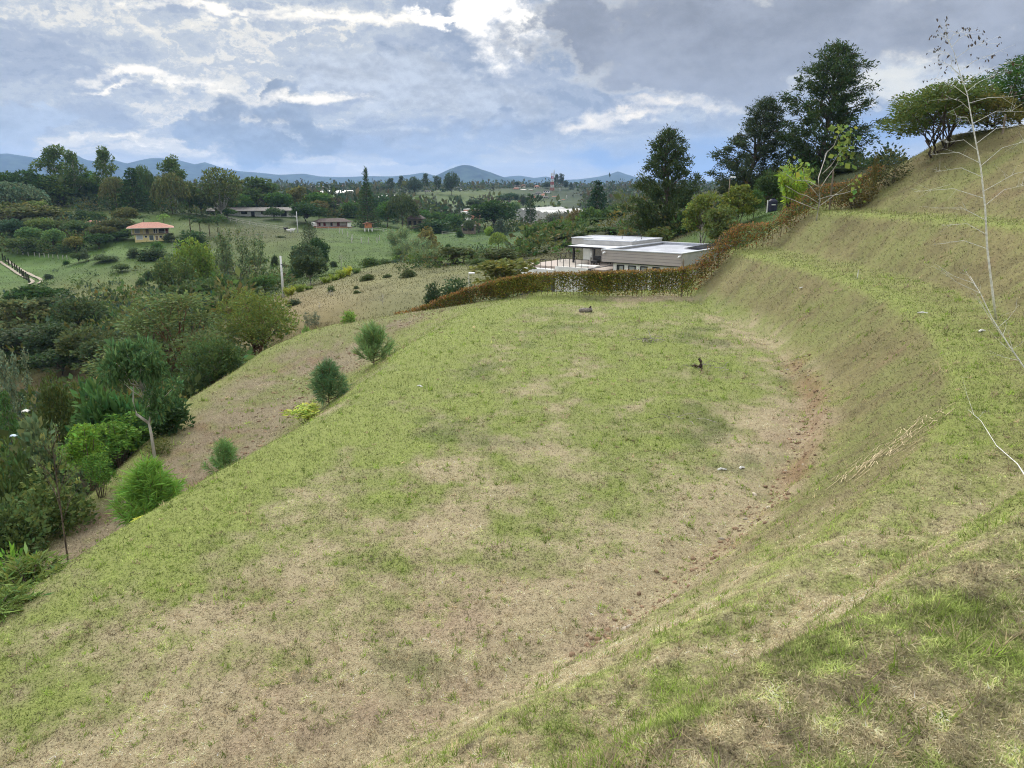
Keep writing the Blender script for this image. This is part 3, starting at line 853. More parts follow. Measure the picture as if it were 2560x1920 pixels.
def t_umbrella(seed, nl=4600, layers=5, leaf=0.052, base=0.45, aspect=0.6, per=13, forks=3):
    g = np.random.default_rng(seed); mb = MB(); lv = Leaves(seed + 1)
    C = []; rad = []
    for l in range(layers):
        t = l / max(1, layers - 1)
        z = base + (0.93 - base) * t; rr = 0.46 * (1 - 0.55 * t ** 2) * (0.75 + 0.25 * (l > 0))
        for k in range(max(3, int(per * (1 - 0.5 * t)))):
            a = g.uniform(0, 2 * math.pi); q = rr * (0.25 + 0.75 * g.random() ** 0.6)
            C.append((q * math.cos(a), q * math.sin(a), z - 0.14 * (q / 0.5) ** 2 + g.normal(0, 0.025))); rad.append(0.10 + 0.08 * g.random())
    C = np.array(C); rad = np.array(rad)
    P, U, _ = in_clumps(g, C, rad, nl, 0.4, 0.38)
    lv.add(P, leaf, aspect, D=U * np.array((1, 1, 0.4)) + np.array((0, 0, 0.1)), jitter=0.6)
    for s in range(forks):
        a = 2 * math.pi * s / forks + g.random(); q = 0.13
        limb(mb, (0.02 * math.cos(a), 0.02 * math.sin(a), -0.03), (q * math.cos(a), q * math.sin(a), base * 0.9), 0.022 / math.sqrt(forks), 0.015 / math.sqrt(forks), g=g)
        for c in C[s::forks]:
            limb(mb, (q * math.cos(a) * 0.8, q * math.sin(a) * 0.8, base * 0.75), c, 0.006, 0.002, 0.02, g, n=3)
    return mb, lv
def t_euc(seed, nl=3600, clumps=30, leaf=0.038):
    g = np.random.default_rng(seed); mb = MB(); lv = Leaves(seed + 1)
    n = clumps; z = 0.42 + 0.55 * np.sort(g.random(n)); a = g.uniform(0, 2 * math.pi, n)
    q = 0.40 * np.sqrt(np.clip(1.12 - z, 0.05, 1)) * (0.35 + 0.65 * g.random(n))
    C = np.stack([q * np.cos(a), q * np.sin(a), z], -1); rad = 0.06 + 0.06 * g.random(n)
    C = np.vstack([C, [[0.02, 0, 0.93], [-0.05, 0.03, 0.86]]]); rad = np.append(rad, [0.09, 0.11])
    P, U, _ = in_clumps(g, C, rad, nl, 0.35, 0.62)
    lv.add(P, leaf, 0.5, D=U + np.array((0, 0, -0.25)), jitter=0.8)
    top = np.array((0.03 * g.normal(), 0.03 * g.normal(), 0.9))
    limb(mb, (0, 0, -0.03), top, 0.018, 0.005, g=g, seg=5)
    for c in C:
        t = np.clip(c[2] - 0.16, 0.2, 0.85) / 0.9
        limb(mb, top * t, c, 0.008, 0.003, 0.02, g, n=4)
    return mb, lv
def t_cone(seed, nl=4600, whorls=17, leaf=0.055, base=0.04, power=0.85, per=8, droop=-0.10, open_=0.0, aspect=0.4, upturn=0.0):
    g = np.random.default_rng(seed); mb = MB(); lv = Leaves(seed + 1)
    limb(mb, (0, 0, -0.03), (0, 0, 0.985), 0.018, 0.003, g=None, seg=4)
    Ps = []; Ds = []
    wts = []
    for w in range(whorls):
        t = (w + 0.4 * g.random()) / whorls
        z = base + (1 - base) * t
        rr = 0.5 * (1 - t) ** power * (0.85 + 0.3 * g.random()) + 0.012
        for k in range(per):
            if g.random() < open_: continue
            a = 2 * math.pi * (k + 0.5 * (w % 2) + g.uniform(-0.3, 0.3)) / per
            L_ = rr * g.uniform(0.75, 1.08)
            tip = np.array((math.cos(a) * L_, math.sin(a) * L_, z + droop * L_ * 2 + upturn * L_))
            o = np.array((0, 0, z))
            if rr > 0.12 and k % 2 == 0: limb(mb, o, tip * 0.9 + o * 0.1, 0.006, 0.002, 0.01, None, n=3, seg=2)
            m = max(4, int(nl * (0.3 + L_ / 0.5) / (whorls * per)))
            s = g.random(m) ** 0.6
            p = o + (tip - o) * s[:, None] + g.normal(0, 0.018, (m, 3)) * np.array((1, 1, 0.6))
            Ps.append(p); Ds.append(np.repeat(((tip - o) / (np.linalg.norm(tip - o) + 1e-6))[None], m, 0))
    lv.add(np.vstack(Ps), leaf, aspect, D=np.vstack(Ds) + np.array((0, 0, -0.15)), jitter=0.6)
    return mb, lv
def t_araucaria(seed, nl=4200):
    """tall tiered conifer: level whorls, thin leader on top"""
    g = np.random.default_rng(seed); mb = MB(); lv = Leaves(seed + 1)
    limb(mb, (0, 0, -0.03), (0, 0, 1.0), 0.02, 0.002, seg=5)
    Ps = []; Ds = []; W_ = 24
    for w in range(W_):
        t = w / W_; z = 0.06 + 0.92 * t
        rr = 0.5 * (1 - t / 0.80) ** 0.75 * (0.9 + 0.2 * g.random()) if t < 0.78 else 0.05 * (1.06 - t) / 0.28 + 0.02
        per = 9 if t < 0.78 else 5
        for k in range(per):
            a = 2 * math.pi * (k + g.uniform(-0.25, 0.25)) / per + w
            tip = np.array((math.cos(a) * rr, math.sin(a) * rr, z + (0.010 if t < 0.78 else 0.03)))
            o = np.array((0, 0, z - 0.012))
            limb(mb, o, tip, 0.006, 0.002, -0.01, None, n=3, seg=2)
            m = max(5, int(nl / (W_ * 9) * (0.5 + 2 * rr)))
            s = 0.15 + 0.85 * g.random(m)
            Ps.append(o + (tip - o) * s[:, None] + g.normal(0, 0.010, (m, 3)) * np.array((2.2, 2.2, 0.6)))
            Ds.append(np.repeat(((tip - o) / np.linalg.norm(tip - o))[None], m, 0))
    lv.add(np.vstack(Ps), 0.045, 0.35, D=np.vstack(Ds), jitter=0.45)
    return mb, lv
def t_feather(seed, nl=9000, lean=0.0, profile=((0.0, 0.30), (0.10, 0.46), (0.30, 0.50), (0.55, 0.42), (0.75, 0.32), (0.9, 0.22), (1.0, 0.05)), leaf=0.032, branches=120, rag=0.35, leaders=2, start=0.03):
    """big old conifer: upswept limbs carrying drooping feathery sprays"""
    g = np.random.default_rng(seed); mb = MB(); lv = Leaves(seed + 1)
    zs = np.array([p[0] for p in profile]); rs = np.array([p[1] for p in profile])
    top = np.array((lean, 0, 0.97))
    limb(mb, (0, 0, -0.03), top, 0.024, 0.004, g=g, seg=5)
    for k in range(leaders):
        limb(mb, top * (0.30 + 0.15 * k), top * (0.85 - 0.07 * k) + np.array((0.10 * (-1) ** k, 0.05, 0)), 0.013, 0.004, g=g)
    Ps = []; Ds = []
    for b in range(branches):
        t = start + (1 - start) * (b + g.random()) / branches
        rr = np.interp(t, zs, rs) * (1 - rag * g.random() ** 1.5)
        a = b * 2.399 + g.normal(0, 0.3)
        z0 = max(0.05, t - 0.16 * (rr / 0.5) - 0.03)
        o = top * z0
        tip = top * t + np.array((math.cos(a) * rr, math.sin(a) * rr, 0.02 + 0.02 * g.random()))
        if b % 2 == 0: limb(mb, o, tip, 0.007, 0.002, 0.03, g, n=3, seg=3)
        m = max(14, int(nl / branches * (0.35 + 1.3 * rr / 0.5)))
        nsub = max(2, int(4 * rr / 0.4))
        for q in range(nsub):
            s = 0.30 + 0.70 * (q + g.random()) / nsub
            c = o + (tip - o) * s + np.array((0, 0, 0.03 * math.sin(math.pi * s)))
            mm = max(4, m // nsub)
            off = g.normal(0, 1, (mm, 3)) * np.array((0.034, 0.034, 0.017)) * (0.6 + 0.7 * g.random())
            Ps.append(c + off + np.array((0, 0, -0.01)))
            d = (tip - o) / np.linalg.norm(tip - o)
            Ds.append(np.repeat(d[None], mm, 0) * 0.6 + np.array((0, 0, -0.25)))
    lv.add(np.vstack(Ps), leaf, 0.30, D=np.vstack(Ds), jitter=0.55, tone=0.25)
    return mb, lv
def t_weep(seed, nl=4500, leaf=0.06, base=0.05, strands=200, width=1.0):
    g = np.random.default_rng(seed); mb = MB(); lv = Leaves(seed + 1)
    limb(mb, (0, 0, -0.03), (0, 0, 0.85), 0.022, 0.006, g=g, seg=4)
    Ps = []
    for s in range(strands):
        u = unit(g, 1)[0]; u[2] = abs(u[2])
        top = np.array((u[0] * 0.42, u[1] * 0.42, 0.52 + 0.45 * u[2])) * np.array((1, 1, 1))
        ln = g.uniform(0.15, 0.45) * (top[2] - base)
        m = nl // strands
        t = g.random(m)
        Ps.append(top + np.stack([u[0] * 0.06 * t, u[1] * 0.06 * t, -ln * t], -1) + g.normal(0, 0.018, (m, 3)))
        if s % 8 == 0: limb(mb, (0, 0, top[2] * 0.6), top, 0.007, 0.002, 0.03, g, n=3)
    lv.add(np.vstack(Ps), leaf, 0.35, D=np.array((0, 0, -1.0)) + np.zeros((len(np.vstack(Ps)), 3)), jitter=0.7)
    return mb, lv
def t_bush(seed, nl=2400, leaf=0.075, clumps=30, aspect=0.6, upright=0.3, stems=6):
    g = np.random.default_rng(seed); mb = MB(); lv = Leaves(seed + 1)
    u = unit(g, clumps); u[:, 2] = np.abs(u[:, 2])
    rad = 0.14 + 0.10 * g.random(clumps)
    k = 0.45 + 0.55 * g.random(clumps)
    C = np.stack([u[:, 0] * (0.5 - rad * 0.8) * k, u[:, 1] * (0.5 - rad * 0.8) * k, 0.12 + u[:, 2] * (0.86 - rad) * k], -1)
    P, U, _ = in_clumps(g, C, rad, nl, 0.45)
    P[:, 2] = np.maximum(P[:, 2], 0.0)
    lv.add(P, leaf, aspect, D=U + np.array((0, 0, upright)), jitter=0.8)
    for c in C[:stems]:
        limb(mb, (c[0] * 0.2, c[1] * 0.2, -0.05), c, 0.014, 0.005, g=g, n=4)
    return mb, lv
def t_bamboo(seed, nl=2600, culms=34, leaf=0.10, spread=0.5, aspect=0.16, arch=0.5):
    g = np.random.default_rng(seed); mb = MB(); lv = Leaves(seed + 1)
    Ps = []; Ds = []
    for c in range(culms):
        a = g.uniform(0, 2 * math.pi); q = 0.13 * math.sqrt(g.random()); hgt = g.uniform(0.62, 1.0)
        b = np.array((q * math.cos(a), q * math.sin(a), 0)); o = spread * g.uniform(0.3, 0.75) * (1.15 - 0.5 * hgt)
        e_ = np.array((math.cos(a), math.sin(a), 0))
        pts = [b + e_ * o * (t ** 1.8) + np.array((0, 0, hgt * (t - arch * 0.22 * t ** 3))) for t in np.linspace(0, 1, 5)]
        mb.tube(pts, [0.010, 0.009, 0.007, 0.005, 0.002], 4)
        m = nl // culms; t = g.uniform(0.18, 1.0, m)
        p = b + e_ * (o * t ** 1.8)[:, None] + np.stack([0 * t, 0 * t, hgt * (t - arch * 0.22 * t ** 3)], -1)
        Ps.append(p + g.normal(0, 0.025, (m, 3))); Ds.append(np.repeat((e_ * 0.6 + np.array((0, 0, 0.15)))[None], m, 0))
    lv.add(np.vstack(Ps), leaf, aspect, D=np.vstack(Ds), jitter=0.8)
    return mb, lv
def t_palm(seed, fronds=15, leaf=0.12, trunk=0.62):
    g = np.random.default_rng(seed); mb = MB(); lv = Leaves(seed + 1)
    limb(mb, (0, 0, -0.03), (0.02, 0, trunk), 0.030, 0.022, g=g, seg=4)
    Ps = []; Ds = []
    for f in range(fronds):
        a = f * 2.4; up = g.uniform(0.1, 1.1); L_ = 0.48
        e_ = np.array((math.cos(a), math.sin(a), 0))
        t = np.linspace(0.05, 1, 16)
        P = np.array((0.02, 0, trunk)) + e_ * (L_ * t)[:, None] * (1 - 0.25 * up) + np.stack([0 * t, 0 * t, (1 - trunk) * (up * t * 1.1 - 0.95 * t ** 2 * (0.45 + 0.5 * up))], -1)
        mb.tube(P[::5], 0.006, 3)
        side = np.cross(e_, (0, 0, 1.0))
        for s in (-1, 1):
            Ps.append(P); Ds.append(np.repeat((side * s + e_ * 0.4 + np.array((0, 0, -0.35)))[None], len(P), 0))
    lv.add(np.vstack(Ps), leaf, 0.2, D=np.vstack(Ds), jitter=0.15)
    return mb, lv
def t_bare(seed, levels=4, spread=0.55, lean=0.0, leafy=0, leaf=0.03, kids=4, first=0.22, r0=0.014):
    g = np.random.default_rng(seed); mb = MB(); lv = Leaves(seed + 1); tips = []
    def grow(p, d, ln, r, lev):
        q = p + d * ln
        q[2] = min(q[2], 1.0)
        mb.tube([p, (p + q) / 2 + g.normal(0, ln * 0.03, 3), q], [r, r * 0.8, r * 0.55], 4 if lev < 2 else 3)
        if lev == levels: tips.append((q, d)); return
        for k in range(kids):
            t = g.uniform(0.35, 1.0)
            nd = d * 0.8 + unit(g, 1)[0] * spread + np.array((0, 0, 0.25)); nd /= np.linalg.norm(nd)
            grow(p + (q - p) * t, nd, ln * g.uniform(0.5, 0.75), r * 0.5, lev + 1)
    d0 = np.array((lean, 0, 1.0)); d0 /= np.linalg.norm(d0)
    o = np.zeros(3)
    mb.tube([o + np.array((0, 0, -0.03)), d0 * first, d0 * 0.55, d0 * 0.92], [r0, r0 * 0.85, r0 * 0.6, r0 * 0.2], 6)
    for k in range(9):
        t = first + (0.85 - first) * k / 9
        a = k * 2.4
        nd = np.array((math.cos(a) * 0.8, math.sin(a) * 0.8, 0.55)) + d0 * 0.3; nd /= np.linalg.norm(nd)
        grow(d0 * t, nd, 0.30 * (1.12 - t), r0 * 0.45, 2)
    if leafy:
        T = np.array([t[0] for t in tips]); Dd = np.array([t[1] for t in tips])
        i = g.integers(0, len(T), leafy)
        lv.add(T[i] + g.normal(0, 0.02, (leafy, 3)), leaf, 0.5, D=Dd[i], jitter=0.9)
    return mb, lv
def t_pine(seed, stems=26, needles=150, base_w=0.36, droop=0.0, lead=1.0, nlen=0.14, narrow=1.0, red=True):
    """young long-needled pine: upswept candles, needles to the ground"""
    g = np.random.default_rng(seed); mb = MB(); lv = Leaves(seed + 1)
    mb.tube([(0, 0, -0.03), (0, 0, 0.5), (0.01, 0, 0.93 * lead)], [0.020, 0.013, 0.004], 6)
    Ps = []; Ds = []; Ts = []
    def shoot(pts, m):
        pts = np.array(pts); t = g.random(m) ** 0.8 * (len(pts) - 1); i = np.minimum(t.astype(int), len(pts) - 2); f = (t - i)[:, None]
        p = pts[i] * (1 - f) + pts[i + 1] * f
        d = pts[i + 1] - pts[i]; d = d / (np.linalg.norm(d, axis=1, keepdims=True) + 1e-9)
        rad = unit(g, m); rad = rad - d * (rad * d).sum(1, keepdims=True)
        Ps.append(p); Ds.append(d * 0.9 + rad * 0.9 + np.array((0, 0, -droop)))
    shoot([(0, 0, 0.35), (0, 0, 0.65), (0.01, 0, 0.95 * lead)], needles * 2)
    for k in range(stems):
        z0 = 0.05 + 0.62 * (k / stems); a = k * 2.4 + g.normal(0, 0.2)
        L_ = base_w * narrow * (1.1 - 0.85 * k / stems) * g.uniform(0.75, 1.15)
        e_ = np.array((math.cos(a), math.sin(a), 0))
        up = g.uniform(0.22, 0.42) * (1 - 0.35 * k / stems)
        pts = [np.array((0, 0, z0)) + e_ * L_ * s ** 0.75 + np.array((0, 0, up * s ** 1.7)) for s in (0, 0.35, 0.7, 1.0)]
        mb.tube(pts, [0.008, 0.007, 0.005, 0.003], 4)
        shoot(pts[1:] if k < 6 else pts, needles)
    lv.add(np.vstack(Ps), nlen, 0.055, D=np.vstack(Ds), jitter=0.30, tone=0.2)
    return mb, lv
def t_fan(seed, stems=14, leaf=0.10, nl=2200, tiers=5, aspect=0.3):
    """feathery compound-leaf shrub: stems carrying flat plumes of leaflets"""
    g = np.random.default_rng(seed); mb = MB(); lv = Leaves(seed + 1)
    Ps = []; Ds = []
    per = nl // (stems * 7)
    for s in range(stems):
        a = g.uniform(0, 2 * math.pi); q = g.uniform(0.05, 0.36); hgt = g.uniform(0.55, 0.95)
        tip = np.array((q * math.cos(a), q * math.sin(a), hgt))
        limb(mb, (tip[0] * 0.15, tip[1] * 0.15, -0.03), tip, 0.010, 0.004, 0.0, g, n=4)
        for f in range(7):
            b = f * 0.9 + g.random(); L_ = 0.16 + 0.05 * g.random()
            e_ = np.array((math.cos(b), math.sin(b), 0.35))
            t = np.linspace(0.1, 1, per)
            P = tip + e_ * (L_ * t)[:, None] + np.stack([0 * t, 0 * t, -0.18 * t ** 2], -1) - np.array((0, 0, 0.06 * (f % 3)))
            sd = np.cross(e_, (0, 0, 1.0)); sd /= np.linalg.norm(sd)
            sg = np.where(np.arange(per) % 2 == 0, 1, -1)[:, None]
            Ps.append(P); Ds.append(sd * sg + e_ * 0.4)
    lv.add(np.vstack(Ps), leaf, aspect, D=np.vstack(Ds), jitter=0.25)
    return mb, lv
def t_sparse(seed, nl=2600, stems=7, leaf=0.035):
    """thin open trees: slender stems and a fine mist of small leaves"""
    g = np.random.default_rng(seed); mb = MB(); lv = Leaves(seed + 1); Ps = []
    for s in range(stems):
        a = g.uniform(0, 2 * math.pi); q = 0.40 * math.sqrt(g.random()); hgt = g.uniform(0.55, 0.98)
        b = np.array((q * 0.5 * math.cos(a), q * 0.5 * math.sin(a), -0.03)); t_ = np.array((q * math.cos(a), q * math.sin(a), hgt))
        limb(mb, b, t_, 0.008, 0.002, 0, g, n=4, seg=4)
        for k in range(12):
            f = 0.25 + 0.75 * g.random(); p = b + (t_ - b) * f; u = unit(g, 1)[0]; u[2] = abs(u[2]) * 0.6
            tip = p + u * 0.16 * (1.2 - f)
            limb(mb, p, tip, 0.003, 0.001, 0.01, None, n=3, seg=1)
            Ps.append(p + (tip - p) * g.random((nl // (stems * 12), 1)) + g.normal(0, 0.035, (nl // (stems * 12), 3)))
    lv.add(np.vstack(Ps), leaf, 0.5, jitter=1.0)
    return mb, lv

LIB = {}
LEAF_GAIN = np.array((1.48, 1.78, 1.45))
def lib(kind, variant, trunk=None):
    """(trunk mesh, crown mesh) of a kind; meshes are shared between alike plants"""
    key = (kind, variant, trunk)
    if key in LIB: return LIB[key]
    s = 1000 + variant * 37 + sum(map(ord, kind))
    mk = {'round': lambda: t_round(s), 'roundtall': lambda: t_round(s, 4200, 46, 0.05, 0.12), 'dome': lambda: t_bush(s, 2600, 0.06, 40),
          'umbrella': lambda: t_umbrella(s), 'euc': lambda: t_euc(s), 'cone': lambda: t_cone(s), 'columnar': lambda: t_cone(s, 2200, 20, 0.05, 0.0, 0.45, 8, 0.0, upturn=0.4),
          'araucaria': lambda: t_araucaria(s), 'weep': lambda: t_weep(s), 'bush': lambda: t_bush(s), 'bamboo': lambda: t_bamboo(s), 'palm': lambda: t_palm(s),
          'bare': lambda: t_bare(s), 'sparse': lambda: t_sparse(s), 'cane': lambda: t_bamboo(s, 2600, 46, 0.13, 0.75, 0.12, 0.8),
          'slender': lambda: t_cone(s, 2600, 22, 0.06, 0.30, 0.28, 7, -0.05, 0.1, upturn=0.3)}
    mb, lv = mk[kind]()
    tb = {'bare': PALE_BARK, 'euc': PALE_BARK}.get(kind, BARK)
    if trunk == 'pale': tb = PALE_BARK
    if trunk == 'red': tb = RED_BARK
    mat_ = NEEDLE if kind in ('cone', 'araucaria', 'columnar', 'slender') else LEAF
    LIB[key] = (mb.mesh('trunk', tb, smooth=True), lv.mesh('crown', mat_) if lv.V else None)
    return LIB[key]

def put_plant(name, meshes, x, y, h, w, color, label, cat, group=None, rot=None, z=None, sink=0.0, parts=('trunk', 'crown'), wy=None):
    z = h1(x, y) if z is None else z
    e = empty(name, (x, y, z - sink), random.uniform(0, 6.28) if rot is None else rot, label, cat, group)
    e.scale = (w, wy or w, h)
    t, c = meshes
    link(parts[0], t, e)
    if c is not None:
        o = link(parts[1], c, e); o.color = (*[float(k) for k in np.array(color) * LEAF_GAIN], 1)
    return e
def plant(name, kind, u, vtop, wpx, Y, color, label, cat='tree', group=None, var=None, trunk=None, rot=None):
    p = at(u, vtop, Y)
    z = h1(p[0], Y)
    h = max(0.6, p[2] - z + 0.2)
    w = wpx / FPX * math.hypot(Y, 0.25 * (8 - z)) * 1.15
    var = random.randrange(3) if var is None else var
    parts = ('stem', 'foliage') if cat in ('shrub', 'bush', 'bamboo', 'fern', 'cane') else ('trunk', 'crown')
    return put_plant(name, lib(kind, var, trunk), p[0], Y, h, w, color, label, cat, group, rot, z, 0.2, parts)

DKG = (0.030, 0.050, 0.018); GRN = (0.050, 0.085, 0.022); MID = (0.065, 0.085, 0.028); LGT = (0.10, 0.15, 0.035); LIM = (0.19, 0.23, 0.03); OLV = (0.085, 0.085, 0.026)
GLD = (0.155, 0.125, 0.026); BRN = (0.095, 0.075, 0.035); GRY = (0.075, 0.092, 0.062); BLG = (0.036, 0.058, 0.036); YEL = (0.36, 0.31, 0.04); PUR = (0.06, 0.045, 0.04); OLB = (0.07, 0.068, 0.028); PAL = (0.13, 0.145, 0.075)

# ------------------------------------------------------------------ trees of the far side of the valley
RIDGE = 'trees along the far ridge'
for row in [
    ('grey_tree', 'weep', 18, 448, 150, 285, GRY, 'grey-green drooping tree at the left border, under the dark ridge trees'),
    ('dark_tree', 'round', -5, 428, 110, 310, DKG, 'dark tree cut by the left border on the far ridge'),
    ('cypress_tree', 'roundtall', 72, 430, 110, 312, DKG, 'dark broad evergreen left of the tallest eucalyptus clump on the ridge'),
    ('eucalyptus_tree', 'euc', 124, 365, 120, 322, MID, 'tallest eucalyptus of the left ridge, wide layered crown against blue mountains'),
    ('eucalyptus_tree', 'euc', 178, 378, 85, 318, MID, 'slender eucalyptus just right of the tallest ridge eucalyptus'),
    ('eucalyptus_tree', 'euc', 258, 370, 85, 315, MID, 'eucalyptus with a small separate tuft at its top, left of the dark pointed conifer'),
    ('eucalyptus_tree', 'roundtall', 215, 430, 90, 326, GRN, 'bushy green tree filling the gap between two ridge eucalyptus trees'),
    ('eucalyptus_tree', 'roundtall', 150, 440, 110, 316, MID, 'lower eucalyptus crown with thin trunks above the far lawn'),
    ('tan_tree', 'weep', 280, 436, 62, 300, (0.10, 0.09, 0.04), 'tan drooping tree on the left flank of the dark pointed conifer'),
    ('conifer_tree', 'cone', 325, 416, 88, 298, DKG, 'dark pointed conifer in the middle of the left ridge trees'),
    ('columnar_tree', 'weep', 353, 406, 52, 312, (0.06, 0.08, 0.03), 'narrow rounded green tree right behind the dark pointed conifer'),
    ('eucalyptus_tree', 'euc', 425, 388, 100, 316, MID, 'spreading eucalyptus above the red roofed yellow house'),
    ('olive_tree', 'weep', 420, 424, 80, 296, (0.085, 0.082, 0.036), 'olive-brown drooping tree in front of the spreading ridge eucalyptus'),
    ('slim_tree', 'weep', 466, 446, 42, 305, (0.075, 0.085, 0.035), 'slim green tree standing right of the olive-brown drooping tree'),
    ('tall_tree', 'roundtall', 543, 426, 98, 308, (0.075, 0.08, 0.032), 'tall olive tree with pale bent trunk left of the long white stable', 'pale'),
    ('low_tree', 'round', 500, 478, 70, 312, GRN, 'low dark green tree between the slim tree and the tall olive one'),
    ('low_tree', 'round', 590, 486, 70, 335, GRN, 'green tree peeping over the left end of the long white stable'),
    ('layered_tree', 'umbrella', 640, 444, 96, 350, (0.055, 0.075, 0.024), 'big layered tree rising behind the long white stable'),
    ('round_tree', 'round', 695, 482, 66, 345, GRN, 'round green tree behind the right end of the long white stable'),
    ('flat_tree', 'umbrella', 748, 467, 60, 355, (0.10, 0.085, 0.03), 'flat-topped brownish tree between the stable and the farmhouse'),
    ('dark_tree', 'round', 765, 508, 84, 315, DKG, 'dark rounded tree overhanging the left end of the red-doored farmhouse'),
    ('brown_tree', 'round', 795, 502, 52, 322, BRN, 'brownish tree touching the dark rounded one above the farmhouse roof'),
    ('green_tree', 'round', 800, 482, 70, 352, GRN, 'green tree on the rise left above the farmhouse'),
    ('purple_tree', 'bush', 835, 487, 42, 362, PUR, 'dark purple-leaved tree on the rise behind the farmhouse'),
    ('hill_bush', 'bush', 872, 492, 66, 350, (0.05, 0.075, 0.024), 'bright-edged bush at the top of the grassy bank behind the farmhouse'),
    ('norfolk_pine', 'araucaria', 913, 420, 62, 296, (0.034, 0.052, 0.022), 'tall tiered pine with a thin leader beside the orange hut'),
    ('dark_tree', 'round', 942, 486, 64, 335, BLG, 'dark tree half hidden behind the tall tiered pine'),
    ('green_tree', 'round', 965, 506, 56, 322, GRN, 'green tree right of the tall tiered pine'),
    ('drooping_tree', 'weep', 1003, 480, 76, 320, (0.05, 0.058, 0.026), 'heavy dark drooping tree left of the low grey-roofed house'),
    ('palm_tree', 'palm', 66, 486, 36, 282, (0.16, 0.17, 0.05), 'pale feathery palm above the dark thicket on the left, left one of two'),
    ('palm_tree', 'palm', 94, 484, 40, 280, (0.14, 0.16, 0.05), 'pale feathery palm above the dark thicket on the left, right one of two'),
    ]:
    nm, kd, u, vt, w, Y, c, lb = row[:8]
    plant(nm, kd, u, vt, w, Y, c, lb, 'tree', RIDGE if Y > 290 else None, trunk=row[8] if len(row) > 8 else None)

